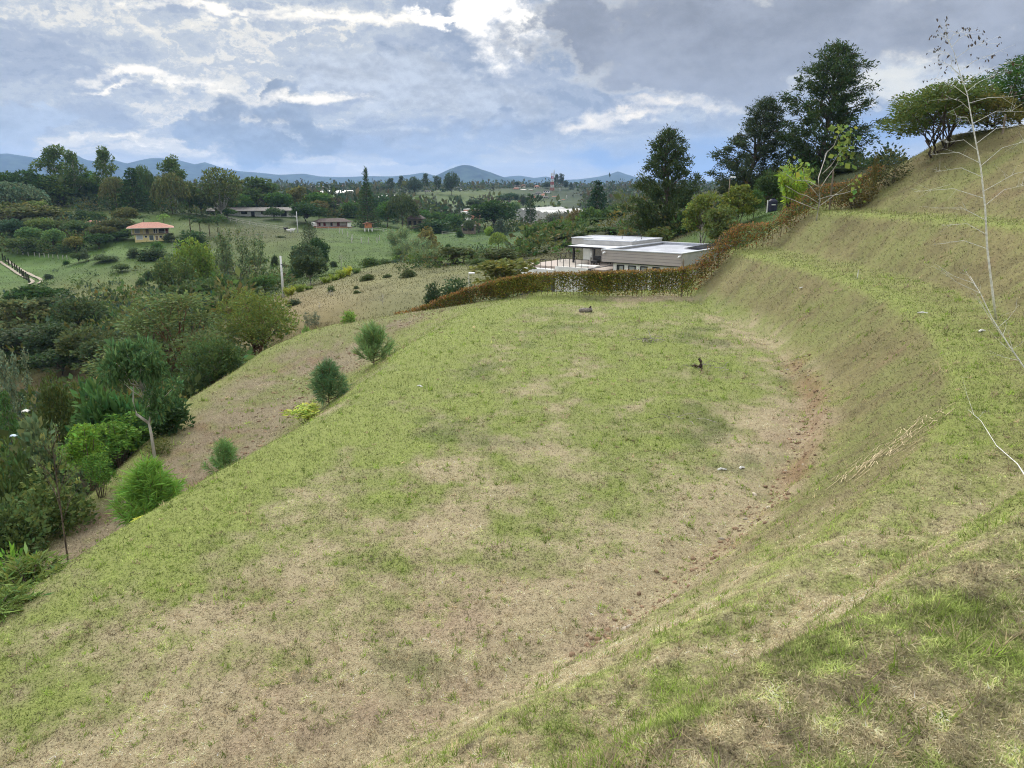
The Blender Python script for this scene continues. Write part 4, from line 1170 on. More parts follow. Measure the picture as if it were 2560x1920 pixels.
# ------------------------------------------------------------------ slope below the ridge: shrubs, hedgerow, palms by the yellow house
for row in [
    ('thicket_tree', 'round', 35, 508, 170, 262, OLB, 'wide olive-brown thicket tree at the left border below the two pale palms', 'tree'),
    ('dome_bush', 'dome', 158, 520, 50, 272, DKG, 'clipped dark dome on the far lawn, leftmost of the three', 'bush'),
    ('dome_bush', 'dome', 204, 520, 44, 272, DKG, 'clipped dark dome on the far lawn, middle of the three', 'bush'),
    ('dome_bush', 'dome', 240, 523, 46, 270, DKG, 'clipped dark dome on the far lawn, rightmost of the three', 'bush'),
    ('grey_bush', 'round', 28, 548, 66, 246, BLG, 'blue-green round tree at the left border above the pasture track', 'tree'),
    ('light_tree', 'round', 95, 545, 56, 248, (0.09, 0.105, 0.035), 'light green round tree under the dark thicket on the left', 'tree'),
    ('light_tree', 'round', 76, 568, 60, 236, (0.075, 0.11, 0.045), 'pale bluish-green tree above the row of white pasture posts', 'tree'),
    ('light_tree', 'round', 128, 574, 52, 234, (0.085, 0.12, 0.045), 'pale green tree right of the bluish one above the white posts', 'tree'),
    ('pale_trunk_tree', 'round', 50, 592, 60, 230, (0.07, 0.085, 0.035), 'low tree with a pale leaning trunk behind the white pasture posts', 'tree', 'pale'),
    ('mid_tree', 'round', 190, 552, 66, 248, (0.05, 0.07, 0.03), 'dark green tree below the middle clipped dome', 'tree'),
    ('mid_tree', 'round', 140, 552, 60, 252, (0.07, 0.08, 0.032), 'brownish green tree below the leftmost clipped dome', 'tree'),
    ('hedgerow_tree', 'round', 312, 520, 64, 262, (0.075, 0.068, 0.026), 'rounded olive tree heading the dark hedgerow left of the yellow house', 'tree'),
    ('hedgerow_tree', 'round', 288, 545, 70, 250, (0.055, 0.055, 0.024), 'second tree down the dark hedgerow left of the yellow house', 'tree'),
    ('hedgerow_tree', 'round', 258, 565, 72, 241, (0.06, 0.055, 0.022), 'third tree down the dark hedgerow, russet on its upper side', 'tree'),
    ('hedgerow_tree', 'round', 243, 585, 66, 231, DKG, 'dark pointed tree low in the hedgerow left of the yellow house', 'tree'),
    ('hedgerow_tree', 'round', 290, 580, 60, 240, DKG, 'dark tree on the lawn side of the hedgerow beside the yellow house', 'tree'),
    ('orange_tree', 'round', 186, 592, 44, 229, (0.12, 0.10, 0.035), 'orange-tinged round tree at the foot of the hedgerow', 'tree'),
    ('column_bush', 'columnar', 155, 590, 28, 231, GRN, 'small green column-shaped tree beside the orange-tinged tree', 'tree'),
    ('slope_tree', 'round', 193, 632, 44, 212, (0.05, 0.065, 0.025), 'lone tree at the lower right corner of the green pasture', 'tree'),
    ('slope_tree', 'sparse', 232, 622, 62, 212, (0.06, 0.07, 0.04), 'thin grey tree at the foot of the hedgerow on the brown slope', 'tree'),
    ('fern_palm', 'palm', 355, 528, 34, 262, (0.06, 0.085, 0.04), 'dark feathery palm behind the roof of the yellow house, left side', 'tree'),
    ('tree_fern', 'palm', 405, 522, 30, 262, (0.14, 0.19, 0.05), 'bright green tree fern behind the roof of the yellow house', 'tree'),
    ('house_palm', 'palm', 470, 520, 42, 258, DKG, 'first palm from the left in the clump right of the yellow house', 'tree'),
    ('house_palm', 'palm', 497, 530, 40, 256, DKG, 'second palm from the left in the clump right of the yellow house', 'tree'),
    ('house_palm', 'palm', 518, 526, 40, 254, DKG, 'third palm from the left in the clump right of the yellow house', 'tree'),
    ('house_palm', 'palm', 540, 516, 44, 257, (0.05, 0.075, 0.03), 'tallest and rightmost palm in the clump right of the yellow house', 'tree'),
    ('house_bush', 'bush', 478, 572, 76, 236, DKG, 'big dark bush against the right side of the yellow house', 'bush'),
    ('porch_tree', 'umbrella', 424, 583, 30, 240, (0.05, 0.055, 0.03), 'small flat-crowned tree in front of the right corner of the yellow house', 'tree'),
    ('garden_bush', 'bush', 390, 600, 30, 228, GRN, 'small green bush just under the front wall of the yellow house', 'bush'),
    ('slope_bush', 'bush', 380, 614, 72, 212, (0.045, 0.06, 0.028), 'large grey-green bush on the grass slope below the yellow house', 'bush'),
    ('slope_bush', 'bush', 332, 615, 34, 213, (0.05, 0.06, 0.03), 'smaller dark bush left of the large one below the yellow house', 'bush'),
    ('slope_bush', 'bush', 375, 672, 34, 185, (0.05, 0.065, 0.03), 'isolated dark bush halfway down the brown slope', 'bush'),
    ('slope_bush', 'bush', 352, 692, 26, 178, (0.05, 0.07, 0.03), 'small dark bush just below the isolated one on the brown slope', 'bush'),
    ('slope_bush', 'bush', 120, 682, 24, 192, (0.05, 0.062, 0.045), 'bluish bush beside the lower bend of the dirt track', 'bush'),
    ('slope_bush', 'bush', 163, 648, 18, 213, GRN, 'tiny green bush in the middle of the pasture', 'bush'),
    ('slope_bush', 'bush', 266, 728, 30, 160, (0.055, 0.065, 0.04), 'grey bush low on the brown slope above the near tree crowns', 'bush'),
    ('bright_tree', 'roundtall', 478, 598, 92, 142, (0.125, 0.15, 0.035), 'yellow-green topped tree below the right side of the yellow house', 'tree'),
    ('bright_tree', 'roundtall', 430, 640, 90, 132, (0.075, 0.09, 0.035), 'duller green tree under the yellow-green topped one', 'tree'),
    ('thin_tree', 'sparse', 560, 556, 90, 160, (0.085, 0.10, 0.05), 'tall thin misty tree left of the white utility pole', 'tree'),
    ('thin_tree', 'sparse', 618, 560, 80, 158, (0.085, 0.10, 0.05), 'second thin misty tree, nearest the white utility pole', 'tree'),
    ('thin_tree', 'sparse', 520, 610, 90, 148, (0.07, 0.085, 0.04), 'third thin misty tree, beside the yellow-green topped tree', 'tree'),
    ('valley_tree', 'round', 560, 690, 80, 120, (0.055, 0.075, 0.03), 'rounded tree at the foot of the thin misty trees', 'tree'),
    ('valley_tree', 'round', 660, 690, 60, 118, (0.06, 0.09, 0.03), 'rounded green tree just left of the foot of the white utility pole', 'tree'),
    ('valley_tree', 'round', 480, 700, 110, 115, (0.055, 0.07, 0.03), 'broad dull tree behind the two golden-olive trees', 'tree'),
    ('valley_bush', 'bush', 735, 665, 36, 150, GRN, 'dark shrub right of the white utility pole', 'bush'),
    ('valley_bush', 'bush', 684, 630, 20, 180, (0.05, 0.06, 0.03), 'small dark shrub above the head of the white utility pole', 'bush'),
    ('valley_bush', 'bush', 702, 589, 24, 250, (0.05, 0.062, 0.026), 'round dark shrub alone on the tan slope left of the two cattle', 'bush'),
    ('field_tree', 'columnar', 772, 556, 42, 222, (0.045, 0.055, 0.03), 'dark upright tree at the left end of the farmhouse fence', 'tree'),
    ('field_tree', 'round', 795, 598, 48, 190, DKG, 'dark tree below the upright one in the pasture corner', 'tree'),
    ('field_tree', 'round', 762, 612, 72, 150, (0.05, 0.062, 0.034), 'grey-green tree crown above the pale-stemmed gully tree', 'tree'),
    ('gully_tree', 'round', 772, 640, 90, 108, (0.042, 0.052, 0.028), 'dark tree with a pale forked trunk at the top of the brown slope', 'tree', 'pale'),
    ('field_bush', 'bush', 812, 624, 18, 195, DKG, 'little round dark bush in the pasture under the farmhouse', 'bush'),
    ('field_bush', 'bush', 833, 648, 20, 178, (0.05, 0.06, 0.03), 'little dark bush low in the pasture above the lime hedge', 'bush'),
    ('field_tree', 'bare', 852, 628, 34, 175, (0.07, 0.08, 0.03), 'small half-bare tree low in the pasture', 'tree'),
    ('cane_clump', 'cane', 995, 553, 64, 215, (0.14, 0.155, 0.085), 'pale cane thicket right of the orange hut, upper clump', 'cane'),
    ('cane_clump', 'cane', 1035, 578, 74, 195, (0.13, 0.145, 0.08), 'pale cane thicket right of the orange hut, middle clump', 'cane'),
    ('cane_clump', 'cane', 1062, 606, 70, 172, (0.12, 0.135, 0.07), 'pale cane thicket right of the orange hut, lower clump', 'cane'),
    ('cane_clump', 'cane', 1010, 600, 60, 190, (0.10, 0.12, 0.06), 'pale cane thicket, clump on its pasture side', 'cane'),
    ('rust_bush', 'bush', 1066, 562, 56, 225, (0.12, 0.09, 0.035), 'rust-brown shrub on top of the pale cane thicket', 'bush'),
    ('rust_bush', 'bush', 1092, 602, 56, 180, (0.085, 0.075, 0.03), 'brownish shrub at the right foot of the pale cane thicket', 'bush'),
    ('field_bush', 'bush', 1121, 604, 26, 205, DKG, 'dark bush in the right pasture below the palms', 'bush'),
    ('lone_tree', 'weep', 1246, 577, 44, 225, (0.14, 0.155, 0.04), 'lone tree with a yellow-green top in the right pasture', 'tree'),
    ('line_tree', 'umbrella', 1135, 618, 108, 112, (0.055, 0.062, 0.024), 'wide dark dome tree on the field boundary above the brown slope', 'tree'),
    ('line_tree', 'umbrella', 1252, 622, 100, 104, (0.055, 0.06, 0.024), 'dark dome tree on the field boundary left of the flat-roofed house', 'tree'),
    ('line_tree', 'round', 1195, 648, 60, 96, (0.055, 0.07, 0.026), 'smaller tree on the boundary between the two dark dome trees', 'tree'),
    ('line_bush', 'bush', 1000, 632, 44, 130, (0.075, 0.10, 0.03), 'light green bush on the field boundary below the cane thicket', 'bush'),
    ('line_bush', 'bush', 1025, 648, 50, 124, (0.05, 0.062, 0.025), 'dark bush on the field boundary right of the light green one', 'bush'),
    ('line_bush', 'bush', 962, 646, 48, 126, (0.045, 0.06, 0.024), 'dark bush on the field boundary left of the light green one', 'bush'),
    ('line_bush', 'bush', 925, 640, 50, 122, (0.06, 0.08, 0.03), 'rounded bush at the right end of the lime hedge', 'bush'),
    ('line_bush', 'bush', 1070, 655, 56, 118, (0.05, 0.055, 0.025), 'low dark bush left of the wide dome tree', 'bush'),
    ('slope_shrub', 'bush', 918, 683, 40, 100, (0.06, 0.065, 0.028), 'shrub at the upper middle of the brown slope', 'shrub'),
    ('slope_shrub', 'bush', 1020, 672, 40, 97, (0.055, 0.062, 0.028), 'shrub at the upper right of the brown slope', 'shrub'),
    ('slope_shrub', 'bush', 967, 683, 26, 100, (0.06, 0.068, 0.03), 'small shrub between the two upper shrubs of the brown slope', 'shrub'),
    ('slope_shrub', 'bush', 890, 712, 14, 92, (0.055, 0.065, 0.03), 'tiny dark shrub in the middle of the brown slope', 'shrub'),
    ('slope_shrub', 'bush', 893, 734, 22, 86, (0.05, 0.062, 0.028), 'low dark shrub near the foot of the brown slope', 'shrub'),
    ('slope_shrub', 'bush', 827, 712, 20, 92, (0.06, 0.075, 0.03), 'bushy top of the small sapling on the brown slope', 'shrub'),
    ('pale_sapling', 'bare', 826, 722, 34, 86, (0.08, 0.09, 0.04), 'bare forked sapling at the left of the brown slope', 'tree'),
    ('pale_sapling', 'bare', 956, 730, 30, 76, (0.08, 0.09, 0.04), 'bare pale sapling in the middle of the brown slope', 'tree'),
    ('pale_sapling', 'bare', 798, 752, 26, 76, (0.08, 0.09, 0.04), 'bare pale sapling at the foot of the brown slope', 'tree'),
    ('round_shrub', 'dome', 1140, 674, 100, 72, (0.042, 0.058, 0.03), 'big dark round shrub behind the descending russet hedge', 'shrub'),
    ('round_shrub', 'dome', 1080, 692, 48, 73, (0.036, 0.048, 0.026), 'darker round shrub touching the big one on its left', 'shrub'),
    ('gully_bush', 'bush', 735, 745, 40, 84, (0.04, 0.048, 0.028), 'dark tangled bush where the brown slope meets the golden-olive tree', 'bush'),
    ('gully_bush', 'sparse', 775, 775, 50, 72, (0.09, 0.10, 0.075), 'pale drooping bush below the bare saplings', 'bush'),
    ]:
    nm, kd, u, vt, w, Y, c, lb, ct = row[:9]
    plant(nm, kd, u, vt, w, Y, c, lb, ct, trunk=row[9] if len(row) > 9 else None)
for row in [
    ('stable_bush', 'round', 566, 520, 44, 314, GRN, 'small round tree in front of the left part of the long white stable', 'tree'),
    ('stable_bush', 'round', 684, 520, 46, 318, (0.04, 0.06, 0.024), 'dark small tree in front of the right part of the long white stable', 'tree'),
    ('pasture_tree', 'round', 262, 640, 60, 208, (0.05, 0.065, 0.028), 'dark tree at the lower end of the hedgerow beside the green pasture', 'tree'),
    ('pasture_tree', 'round', 300, 660, 40, 196, (0.06, 0.075, 0.03), 'small olive tree right of the dark one at the hedgerow end', 'tree'),
    ('pasture_tree', 'sparse', 540, 640, 70, 170, (0.07, 0.085, 0.04), 'open thin tree between the yellow-green topped tree and the misty trees', 'tree'),
    ('pasture_tree', 'round', 640, 640, 44, 176, (0.055, 0.07, 0.03), 'round tree on the tan slope left of the utility pole head', 'tree'),
    ('pasture_tree', 'round', 700, 690, 50, 130, (0.05, 0.075, 0.028), 'green tree right behind the white utility pole', 'tree'),
    ('ridge_bush', 'bush', 2020, 400, 90, 100, (0.045, 0.06, 0.024), 'dark bush joining the lime bamboo to the tallest giant conifer', 'bush'),
    ('ridge_bush', 'bush', 2120, 420, 90, 96, (0.06, 0.065, 0.028), 'olive bush behind the big-leaved sapling at the foot of the tallest giant', 'bush'),
    ('ridge_bush', 'bush', 1955, 430, 70, 98, (0.05, 0.07, 0.026), 'green bush behind the water tank left of the lime bamboo', 'bush'),
    ]:
    plant(row[0], *row[1:6], row[6], row[7], row[8])
# the lime hedge: a row of bamboo-like bushes
ord_ = ['first', 'second', 'third', 'fourth', 'fifth', 'sixth', 'seventh', 'eighth', 'ninth', 'tenth']
for i, (u, vt, w, Y, c) in enumerate([(722, 712, 36, 96, (0.24, 0.22, 0.035)), (748, 708, 34, 98, (0.14, 0.16, 0.03)), (772, 712, 30, 99, (0.11, 0.14, 0.03)), (815, 690, 34, 104, (0.15, 0.17, 0.03)), (835, 682, 32, 106, (0.17, 0.19, 0.03)), (852, 672, 30, 108, (0.18, 0.19, 0.03)), (868, 662, 24, 110, (0.36, 0.31, 0.04)), (890, 668, 30, 112, (0.10, 0.13, 0.03))]):
    plant('lime_bamboo', 'bamboo', u, vt, w, Y, c, ord_[i] + ' lime-yellow bamboo bush from the left along the top of the brown slope', 'bamboo', 'lime hedge above the brown slope', var=i % 2)

# ------------------------------------------------------------------ middle distance behind and beside the flat-roofed house
for row in [
    ('bank_bush', 'bush', 1062, 518, 60, 338, GRN, 'green bush right of the low grey-roofed house', 'bush'),
    ('bank_bush', 'bush', 1100, 522, 70, 334, (0.045, 0.07, 0.022), 'dark green bush in the belt left of the pink house', 'bush'),
    ('bank_bush', 'bush', 1135, 526, 60, 330, (0.05, 0.085, 0.025), 'brighter green bush next to the palm at the pink house', 'bush'),
    ('bank_bush', 'bush', 1085, 545, 90, 316, DKG, 'darkest low bush along the fence left of the pink house', 'bush'),
    ('flat_tree', 'umbrella', 1190, 500, 66, 430, (0.035, 0.048, 0.026), 'dark flat-topped tree behind the pink house', 'tree'),
    ('palm_tree', 'palm', 1164, 514, 34, 330, (0.055, 0.08, 0.03), 'tall palm in front of the pink house', 'tree'),
    ('palm_tree', 'palm', 1196, 532, 32, 318, (0.05, 0.075, 0.03), 'shorter palm between the pink house and the great dark tree', 'tree'),
    ('great_tree', 'round', 1236, 504, 104, 332, (0.030, 0.050, 0.014), 'great dark rounded tree right of the pink house', 'tree'),
    ('cedar_bush', 'cone', 1250, 546, 48, 300, (0.05, 0.062, 0.045), 'grey-green cone-shaped tree in front of the great dark tree', 'tree'),
    ('small_tree', 'round', 1172, 550, 28, 305, (0.065, 0.075, 0.04), 'small pale tree before the dark shed near the pink house', 'tree'),
    ('low_bush', 'bush', 1150, 570, 22, 292, DKG, 'round dark bush on the pasture edge under the pink house', 'bush'),
    ('lime_bush', 'dome', 1222, 561, 24, 300, (0.15, 0.19, 0.03), 'bright lime bush in front of the great dark tree', 'bush'),
    ('slim_pine', 'slender', 1326, 488, 26, 300, (0.026, 0.042, 0.02), 'slim dark pine with a bare lower trunk before the white greenhouses', 'tree'),
    ('brown_tree', 'round', 1355, 555, 40, 320, (0.075, 0.075, 0.035), 'brown-green tree right of the slim dark pine', 'tree'),
    ('dome_tree', 'dome', 1288, 500, 32, 540, (0.10, 0.13, 0.05), 'pale green dome tree beside the greenhouses below the village', 'tree'),
    ('dome_tree', 'round', 1272, 484, 62, 600, (0.035, 0.055, 0.03), 'dark wood-edge tree on the green hill below the village', 'tree'),
    ('tall_tree', 'roundtall', 1308, 486, 22, 560, (0.055, 0.06, 0.04), 'brownish tall tree beside the pale dome tree below the village', 'tree'),
    ('grey_tree', 'round', 1402, 530, 60, 300, (0.10, 0.09, 0.075), 'grey half-leafless tree right of the greenhouses', 'tree'),
    ('rust_tree', 'round', 1440, 528, 54, 245, (0.10, 0.07, 0.03), 'rust-tinged tree between the grey tree and the dark conifer', 'tree'),
    ('conifer_tree', 'cone', 1496, 450, 84, 232, (0.022, 0.038, 0.020), 'dark pointed conifer left of the first giant conifer', 'tree'),
    ('open_tree', 'sparse', 1562, 466, 70, 200, (0.085, 0.085, 0.05), 'open half-bare tree between the dark conifer and the first giant conifer', 'tree'),
    ('green_tree', 'round', 1535, 512, 66, 190, (0.045, 0.065, 0.025), 'green tree under the open half-bare one', 'tree'),
    ('green_tree', 'round', 1478, 520, 60, 190, (0.065, 0.09, 0.03), 'lighter green tree under the dark conifer', 'tree'),
    ('wood_tree', 'round', 1400, 552, 80, 160, (0.06, 0.09, 0.026), 'first tree of the wood behind the flat-roofed house, leftmost', 'tree'),
    ('wood_tree', 'round', 1450, 556, 66, 150, (0.05, 0.075, 0.024), 'second tree of the wood behind the flat-roofed house', 'tree'),
    ('wood_tree', 'round', 1500, 545, 72, 145, (0.04, 0.06, 0.022), 'third tree of the wood behind the flat-roofed house', 'tree'),
    ('wood_tree', 'round', 1555, 550, 74, 138, (0.036, 0.055, 0.022), 'fourth tree of the wood behind the flat-roofed house', 'tree'),
    ('wood_tree', 'round', 1610, 560, 70, 122, (0.05, 0.065, 0.022), 'fifth tree of the wood behind the flat-roofed house, rightmost', 'tree'),
    ('wood_tree', 'round', 1345, 562, 64, 172, (0.06, 0.08, 0.03), 'light tree of the wood left of the small golden cypresses', 'tree'),
    ('wood_tree', 'round', 1385, 576, 74, 130, (0.05, 0.075, 0.026), 'low tree of the wood above the left end of the canopy', 'tree'),
    ('wood_tree', 'round', 1432, 582, 66, 125, (0.035, 0.05, 0.02), 'dark low tree of the wood above the canopy', 'tree'),
    ('wood_tree', 'round', 1482, 572, 74, 128, (0.055, 0.08, 0.026), 'bright low tree of the wood above the rear wing', 'tree'),
    ('wood_tree', 'round', 1532, 568, 70, 121, (0.045, 0.062, 0.024), 'mid-green low tree of the wood above the rear wing', 'tree'),
    ('wood_tree', 'round', 1584, 574, 64, 113, (0.06, 0.075, 0.024), 'olive low tree of the wood above the right roof corner', 'tree'),
    ('wood_tree', 'round', 1640, 545, 70, 119, (0.05, 0.07, 0.024), 'green tree of the wood under the left side of the first giant conifer', 'tree'),
    ('wood_bush', 'bush', 1520, 588, 66, 108, (0.04, 0.055, 0.022), 'dark bush just over the roof edge of the rear wing', 'bush'),
    ('wood_bush', 'bush', 1360, 590, 80, 135, (0.05, 0.065, 0.024), 'dark bush left of the flat-roofed house canopy', 'bush'),
    ('wood_bush', 'bush', 1420, 602, 70, 118, (0.035, 0.05, 0.02), 'darkest bush right behind the canopy of the flat-roofed house', 'bush'),
    ('wood_bush', 'bush', 1410, 640, 40, 88, (0.08, 0.13, 0.03), 'bright green bush beside the terrace of the flat-roofed house', 'bush'),
    ('wood_bush', 'bush', 1300, 620, 60, 130, (0.06, 0.07, 0.028), 'brownish bush at the pasture corner left of the canopy', 'bush'),
    ('gold_cypress', 'columnar', 1302, 598, 15, 150, (0.26, 0.27, 0.05), 'small golden cypress, left one of the two before the wood', 'tree'),
    ('gold_cypress', 'columnar', 1339, 601, 14, 150, (0.28, 0.27, 0.05), 'small golden cypress, right one of the two before the wood', 'tree'),
    ('terrace_tree', 'umbrella', 1270, 650, 190, 63, (0.105, 0.095, 0.03), 'spreading olive tree beside the terrace, behind the russet hedge', 'tree'),
    ('garden_tree', 'umbrella', 1852, 462, 84, 84, (0.115, 0.115, 0.03), 'golden-green small tree left of the dark water tank', 'tree'),
    ('garden_tree', 'umbrella', 1762, 486, 86, 80, (0.105, 0.11, 0.03), 'golden-green small tree above the lone pale sapling on the lawn', 'tree'),
    ('garden_tree', 'round', 1890, 478, 40, 86, (0.06, 0.09, 0.03), 'green small tree between the golden-green one and the water tank', 'tree'),
    ('garden_tree', 'round', 1925, 428, 66, 92, (0.04, 0.055, 0.022), 'dark small tree behind the water tank', 'tree'),
    ('garden_tree', 'umbrella', 1805, 520, 90, 74, (0.08, 0.085, 0.03), 'olive shrubby tree over the bend of the climbing hedge', 'tree'),
    ('garden_bush', 'bush', 1650, 565, 80, 92, (0.075, 0.08, 0.028), 'olive bush under the first giant conifer', 'bush'),
    ('garden_bush', 'bush', 1700, 548, 60, 96, (0.05, 0.06, 0.024), 'dark bush at the right foot of the first giant conifer', 'bush'),
    ('lime_bamboo', 'bamboo', 1990, 398, 84, 84, (0.24, 0.27, 0.04), 'bright lime bamboo clump left of the big-leaved sapling', 'bamboo'),
    ('pale_sapling', 'bare', 1757, 548, 40, 75, (0.2, 0.2, 0.1), 'lone pale bare sapling on the neighbour\'s green lawn', 'tree'),
    ]:
    nm, kd, u, vt, w, Y, c, lb, ct = row[:9]
    plant(nm, kd, u, vt, w, Y, c, lb, ct, trunk=row[9] if len(row) > 9 else None)
# far eucalyptus row below the blue peak
for i, (u, vt, w) in enumerate([(955, 462, 26), (975, 446, 34), (1004, 440, 32), (1036, 444, 36), (1062, 434, 34), (1092, 440, 34), (1127, 431, 36)]):
    plant('eucalyptus_tree', 'euc' if i % 3 else 'roundtall', u, vt, w, 700 + 6 * (i % 3), (0.045, 0.058, 0.035), ord_[i] + ' eucalyptus from the left in the far row below the blue peak', 'tree', 'far eucalyptus row')
for i, (u, vt, w, kd) in enumerate([(1368, 456, 22, 'roundtall'), (1392, 434, 24, 'euc'), (1404, 434, 22, 'euc'), (1415, 451, 12, 'roundtall'), (1428, 455, 14, 'cone'), (1291, 454, 14, 'round')]):
    plant('village_tree', kd, u, vt, w, 905, (0.04, 0.052, 0.034), ['dark round-headed tree left of the red and white mast', 'tall open eucalyptus right behind the red and white mast', 'second open eucalyptus right of the red and white mast', 'small tree standing clear right of the mast eucalyptus pair', 'small pointed tree farthest right on the village skyline', 'little round tree on the left of the village skyline'][i], 'tree')

# ------------------------------------------------------------------ the giant conifers on the neighbour's slope
def special(name, mb, lv, x, y, h, w, color, label, cat='tree', bark=BARK, leafmat=LEAF, rot=0.0, parts=('trunk', 'crown'), z=None, wy=None, sink=0.1):
    return put_plant(name, (mb.mesh(parts[0], bark, smooth=True), lv.mesh(parts[1], leafmat) if lv.V else None), x, y, h, w, color, label, cat, rot=rot, parts=parts, z=z, wy=wy, sink=sink)
def special_px(name, t, u, vtop, wpx, Y, color, label, **k):
    p = at(u, vtop, Y); z = h1(p[0], Y)
    w = wpx / FPX * Y * 1.08
    return special(name, t[0], t[1], p[0], Y, p[2] - z + 0.1, w, color, label, z=z, **k)
prof1 = ((0, 0.30), (0.08, 0.44), (0.30, 0.50), (0.52, 0.44), (0.66, 0.30), (0.80, 0.27), (0.93, 0.18), (1.0, 0.04))
prof2 = ((0, 0.34), (0.15, 0.50), (0.40, 0.44), (0.62, 0.32), (0.8, 0.22), (0.93, 0.14), (1.0, 0.03))
prof3 = ((0, 0.16), (0.18, 0.38), (0.34, 0.50), (0.50, 0.40), (0.66, 0.40), (0.82, 0.32), (0.93, 0.22), (1.0, 0.06))
special_px('giant_conifer', t_feather(51, 29000, 0.0, prof1, 0.027, 105, 0.5), 1672, 324, 192, 100, (0.040, 0.050, 0.022), 'dark giant conifer nearest the flat-roofed house, lowest of the three giants', leafmat=NEEDLE)
special_px('giant_conifer', t_feather(62, 26000, 0.16, prof2, 0.027, 100, 0.5), 1880, 246, 215, 108, (0.038, 0.046, 0.026), 'middle giant conifer, leaning right with a split top', leafmat=NEEDLE)
special_px('giant_conifer', t_feather(73, 32000, 0.05, prof3, 0.025, 125, 0.6, start=0.06), 2082, 110, 245, 104, (0.036, 0.048, 0.020), 'tallest giant conifer, with long limbs reaching right against the sky', leafmat=NEEDLE)
special_px('broad_conifer', t_feather(84, 5000, 0.0, prof1, 0.03, 80, 0.35), 1985, 330, 110, 112, (0.032, 0.048, 0.020), 'low dark conifer filling the gap between the two tallest giants', leafmat=NEEDLE)

# hilltop trees at the right
def hill(u, vtop, wpx, Y, base_v, t, name, color, label, **k):
    p = at(u, vtop, Y); b = at(u, base_v, Y); z = h1(p[0], Y)
    return special(name, t[0], t[1], p[0], Y, p[2] - z, wpx / FPX * Y, color, label, z=z, **k)
hill(2365, 203, 300, 60, 375, t_round(91, 15000, 52, 0.026, 0.10, 0.9, aspect=0.5, forks=5), 'hilltop_tree', (0.075, 0.085, 0.026), 'wide olive tree on the hilltop behind the thin white sapling')
hill(2575, 140, 330, 62, 320, t_round(95, 11000, 46, 0.03, 0.06, aspect=0.35), 'dark_tree', (0.034, 0.062, 0.016), 'dense dark green tree cut by the right border on the hilltop')
hill(2485, 228, 170, 58, 330, t_round(97, 6000, 40, 0.035, 0.05, 0.8, aspect=0.5, forks=3), 'russet_tree', (0.11, 0.085, 0.028), 'russet-green tree between the wide olive tree and the dark right-hand one')
hill(2232, 372, 130, 60, 410, t_bush(98, 1500, 0.045, 26, 0.5), 'fence_shrub', (0.06, 0.055, 0.028), 'reddish shrub on the hill crest left of the wide olive tree', cat='shrub', parts=('stem', 'foliage'))
hill(2192, 386, 14, 59, 430, t_cone(99, 700, 16, 0.12, 0.0, 0.3, 6, 0, upturn=0.5), 'little_cypress', (0.075, 0.06, 0.022), 'narrow little cypress standing on the hill crest like a post', leafmat=NEEDLE)
hill(2150, 430, 110, 59, 470, t_bush(100, 1800, 0.05, 24, 0.5), 'russet_bush', (0.085, 0.06, 0.026), 'russet bush right of the big-leaved sapling on the climbing hedge line', cat='shrub', parts=('stem', 'foliage'))

# young tree with big round leaves above the second bench
def big_leaf_tree():
    g = np.random.default_rng(5); mb = MB(); lv = Leaves(6)
    mb.tube([(0, 0, -0.03), (0.02, 0, 0.25), (-0.02, 0, 0.5), (0.05, 0, 0.80)], [0.011, 0.009, 0.006, 0.003], 7)
    tips = []
    for (a, b) in [((0.01, 0, 0.18), (0.42, 0.1, 0.46)), ((0.01, 0, 0.22), (-0.42, -0.1, 0.42)), ((0, 0, 0.30), (-0.18, 0.05, 0.60)), ((0, 0, 0.36), (0.22, 0, 0.78)), ((0.02, 0, 0.55), (0.30, 0.05, 0.92)), ((0, 0, 0.26), (0.34, -0.2, 0.38)), ((0, 0, 0.15), (-0.34, 0.2, 0.30)), ((0.03, 0, 0.68), (0.16, 0.0, 1.0)), ((0.0, 0, 0.4), (-0.35, 0.1, 0.55))]:
        limb(mb, a, b, 0.0055, 0.002, 0.0, g, n=4); tips.append(b)
    for t in [tips[4]] * 34 + [tips[7]] * 30 + [tips[3]] * 34 + [tips[2]] * 30 + [tips[8]] * 22 + [tips[5]] * 12 + [tips[0]] * 10:
        lv.add(np.array(t) + g.normal(0, 0.05, 3) * np.array((1, 1, 1.3)), 0.055, 0.9, D=np.array(((g.normal() * 0.6, g.normal() * 0.6, -0.6),)), jitter=0.5)
    return mb, lv
special_px('big_leaved_sapling', big_leaf_tree(), 2062, 330, 200, 58.2, (0.135, 0.155, 0.045), 'pale-stemmed sapling with a few big round leaves at the end of the upper bench', bark=PALE_BARK)

# ------------------------------------------------------------------ trees below the left edge of the lot
special_px('acacia_tree', t_umbrella(111, 15000, 6, 0.026, 0.22, 0.45, 22, 5), 415, 738, 350, 60, (0.088, 0.10, 0.042), 'wide golden-olive tree with reddish forked trunks left of the lower terrace', bark=RED_BARK)
special_px('acacia_tree', t_round(112, 8000, 44, 0.03, 0.22, 0.7, aspect=0.42, forks=3), 632, 722, 205, 64, (0.10, 0.108, 0.03), 'rounded golden tree where the lower terrace meets the brown slope', bark=RED_BARK)
special_px('dark_tree', t_round(113, 5200, 36, 0.045, 0.10, aspect=0.4), 520, 842, 150, 47, (0.05, 0.068, 0.026), 'dark leafy tree on the rim of the lower terrace below the wide golden-olive tree')
special_px('dark_shrub', t_bush(114, 2600, 0.05, 24, 0.35), 470, 900, 90, 45, (0.045, 0.06, 0.026), 'dark shrub at the left foot of the leafy tree on the terrace rim', cat='shrub', parts=('stem', 'foliage'))
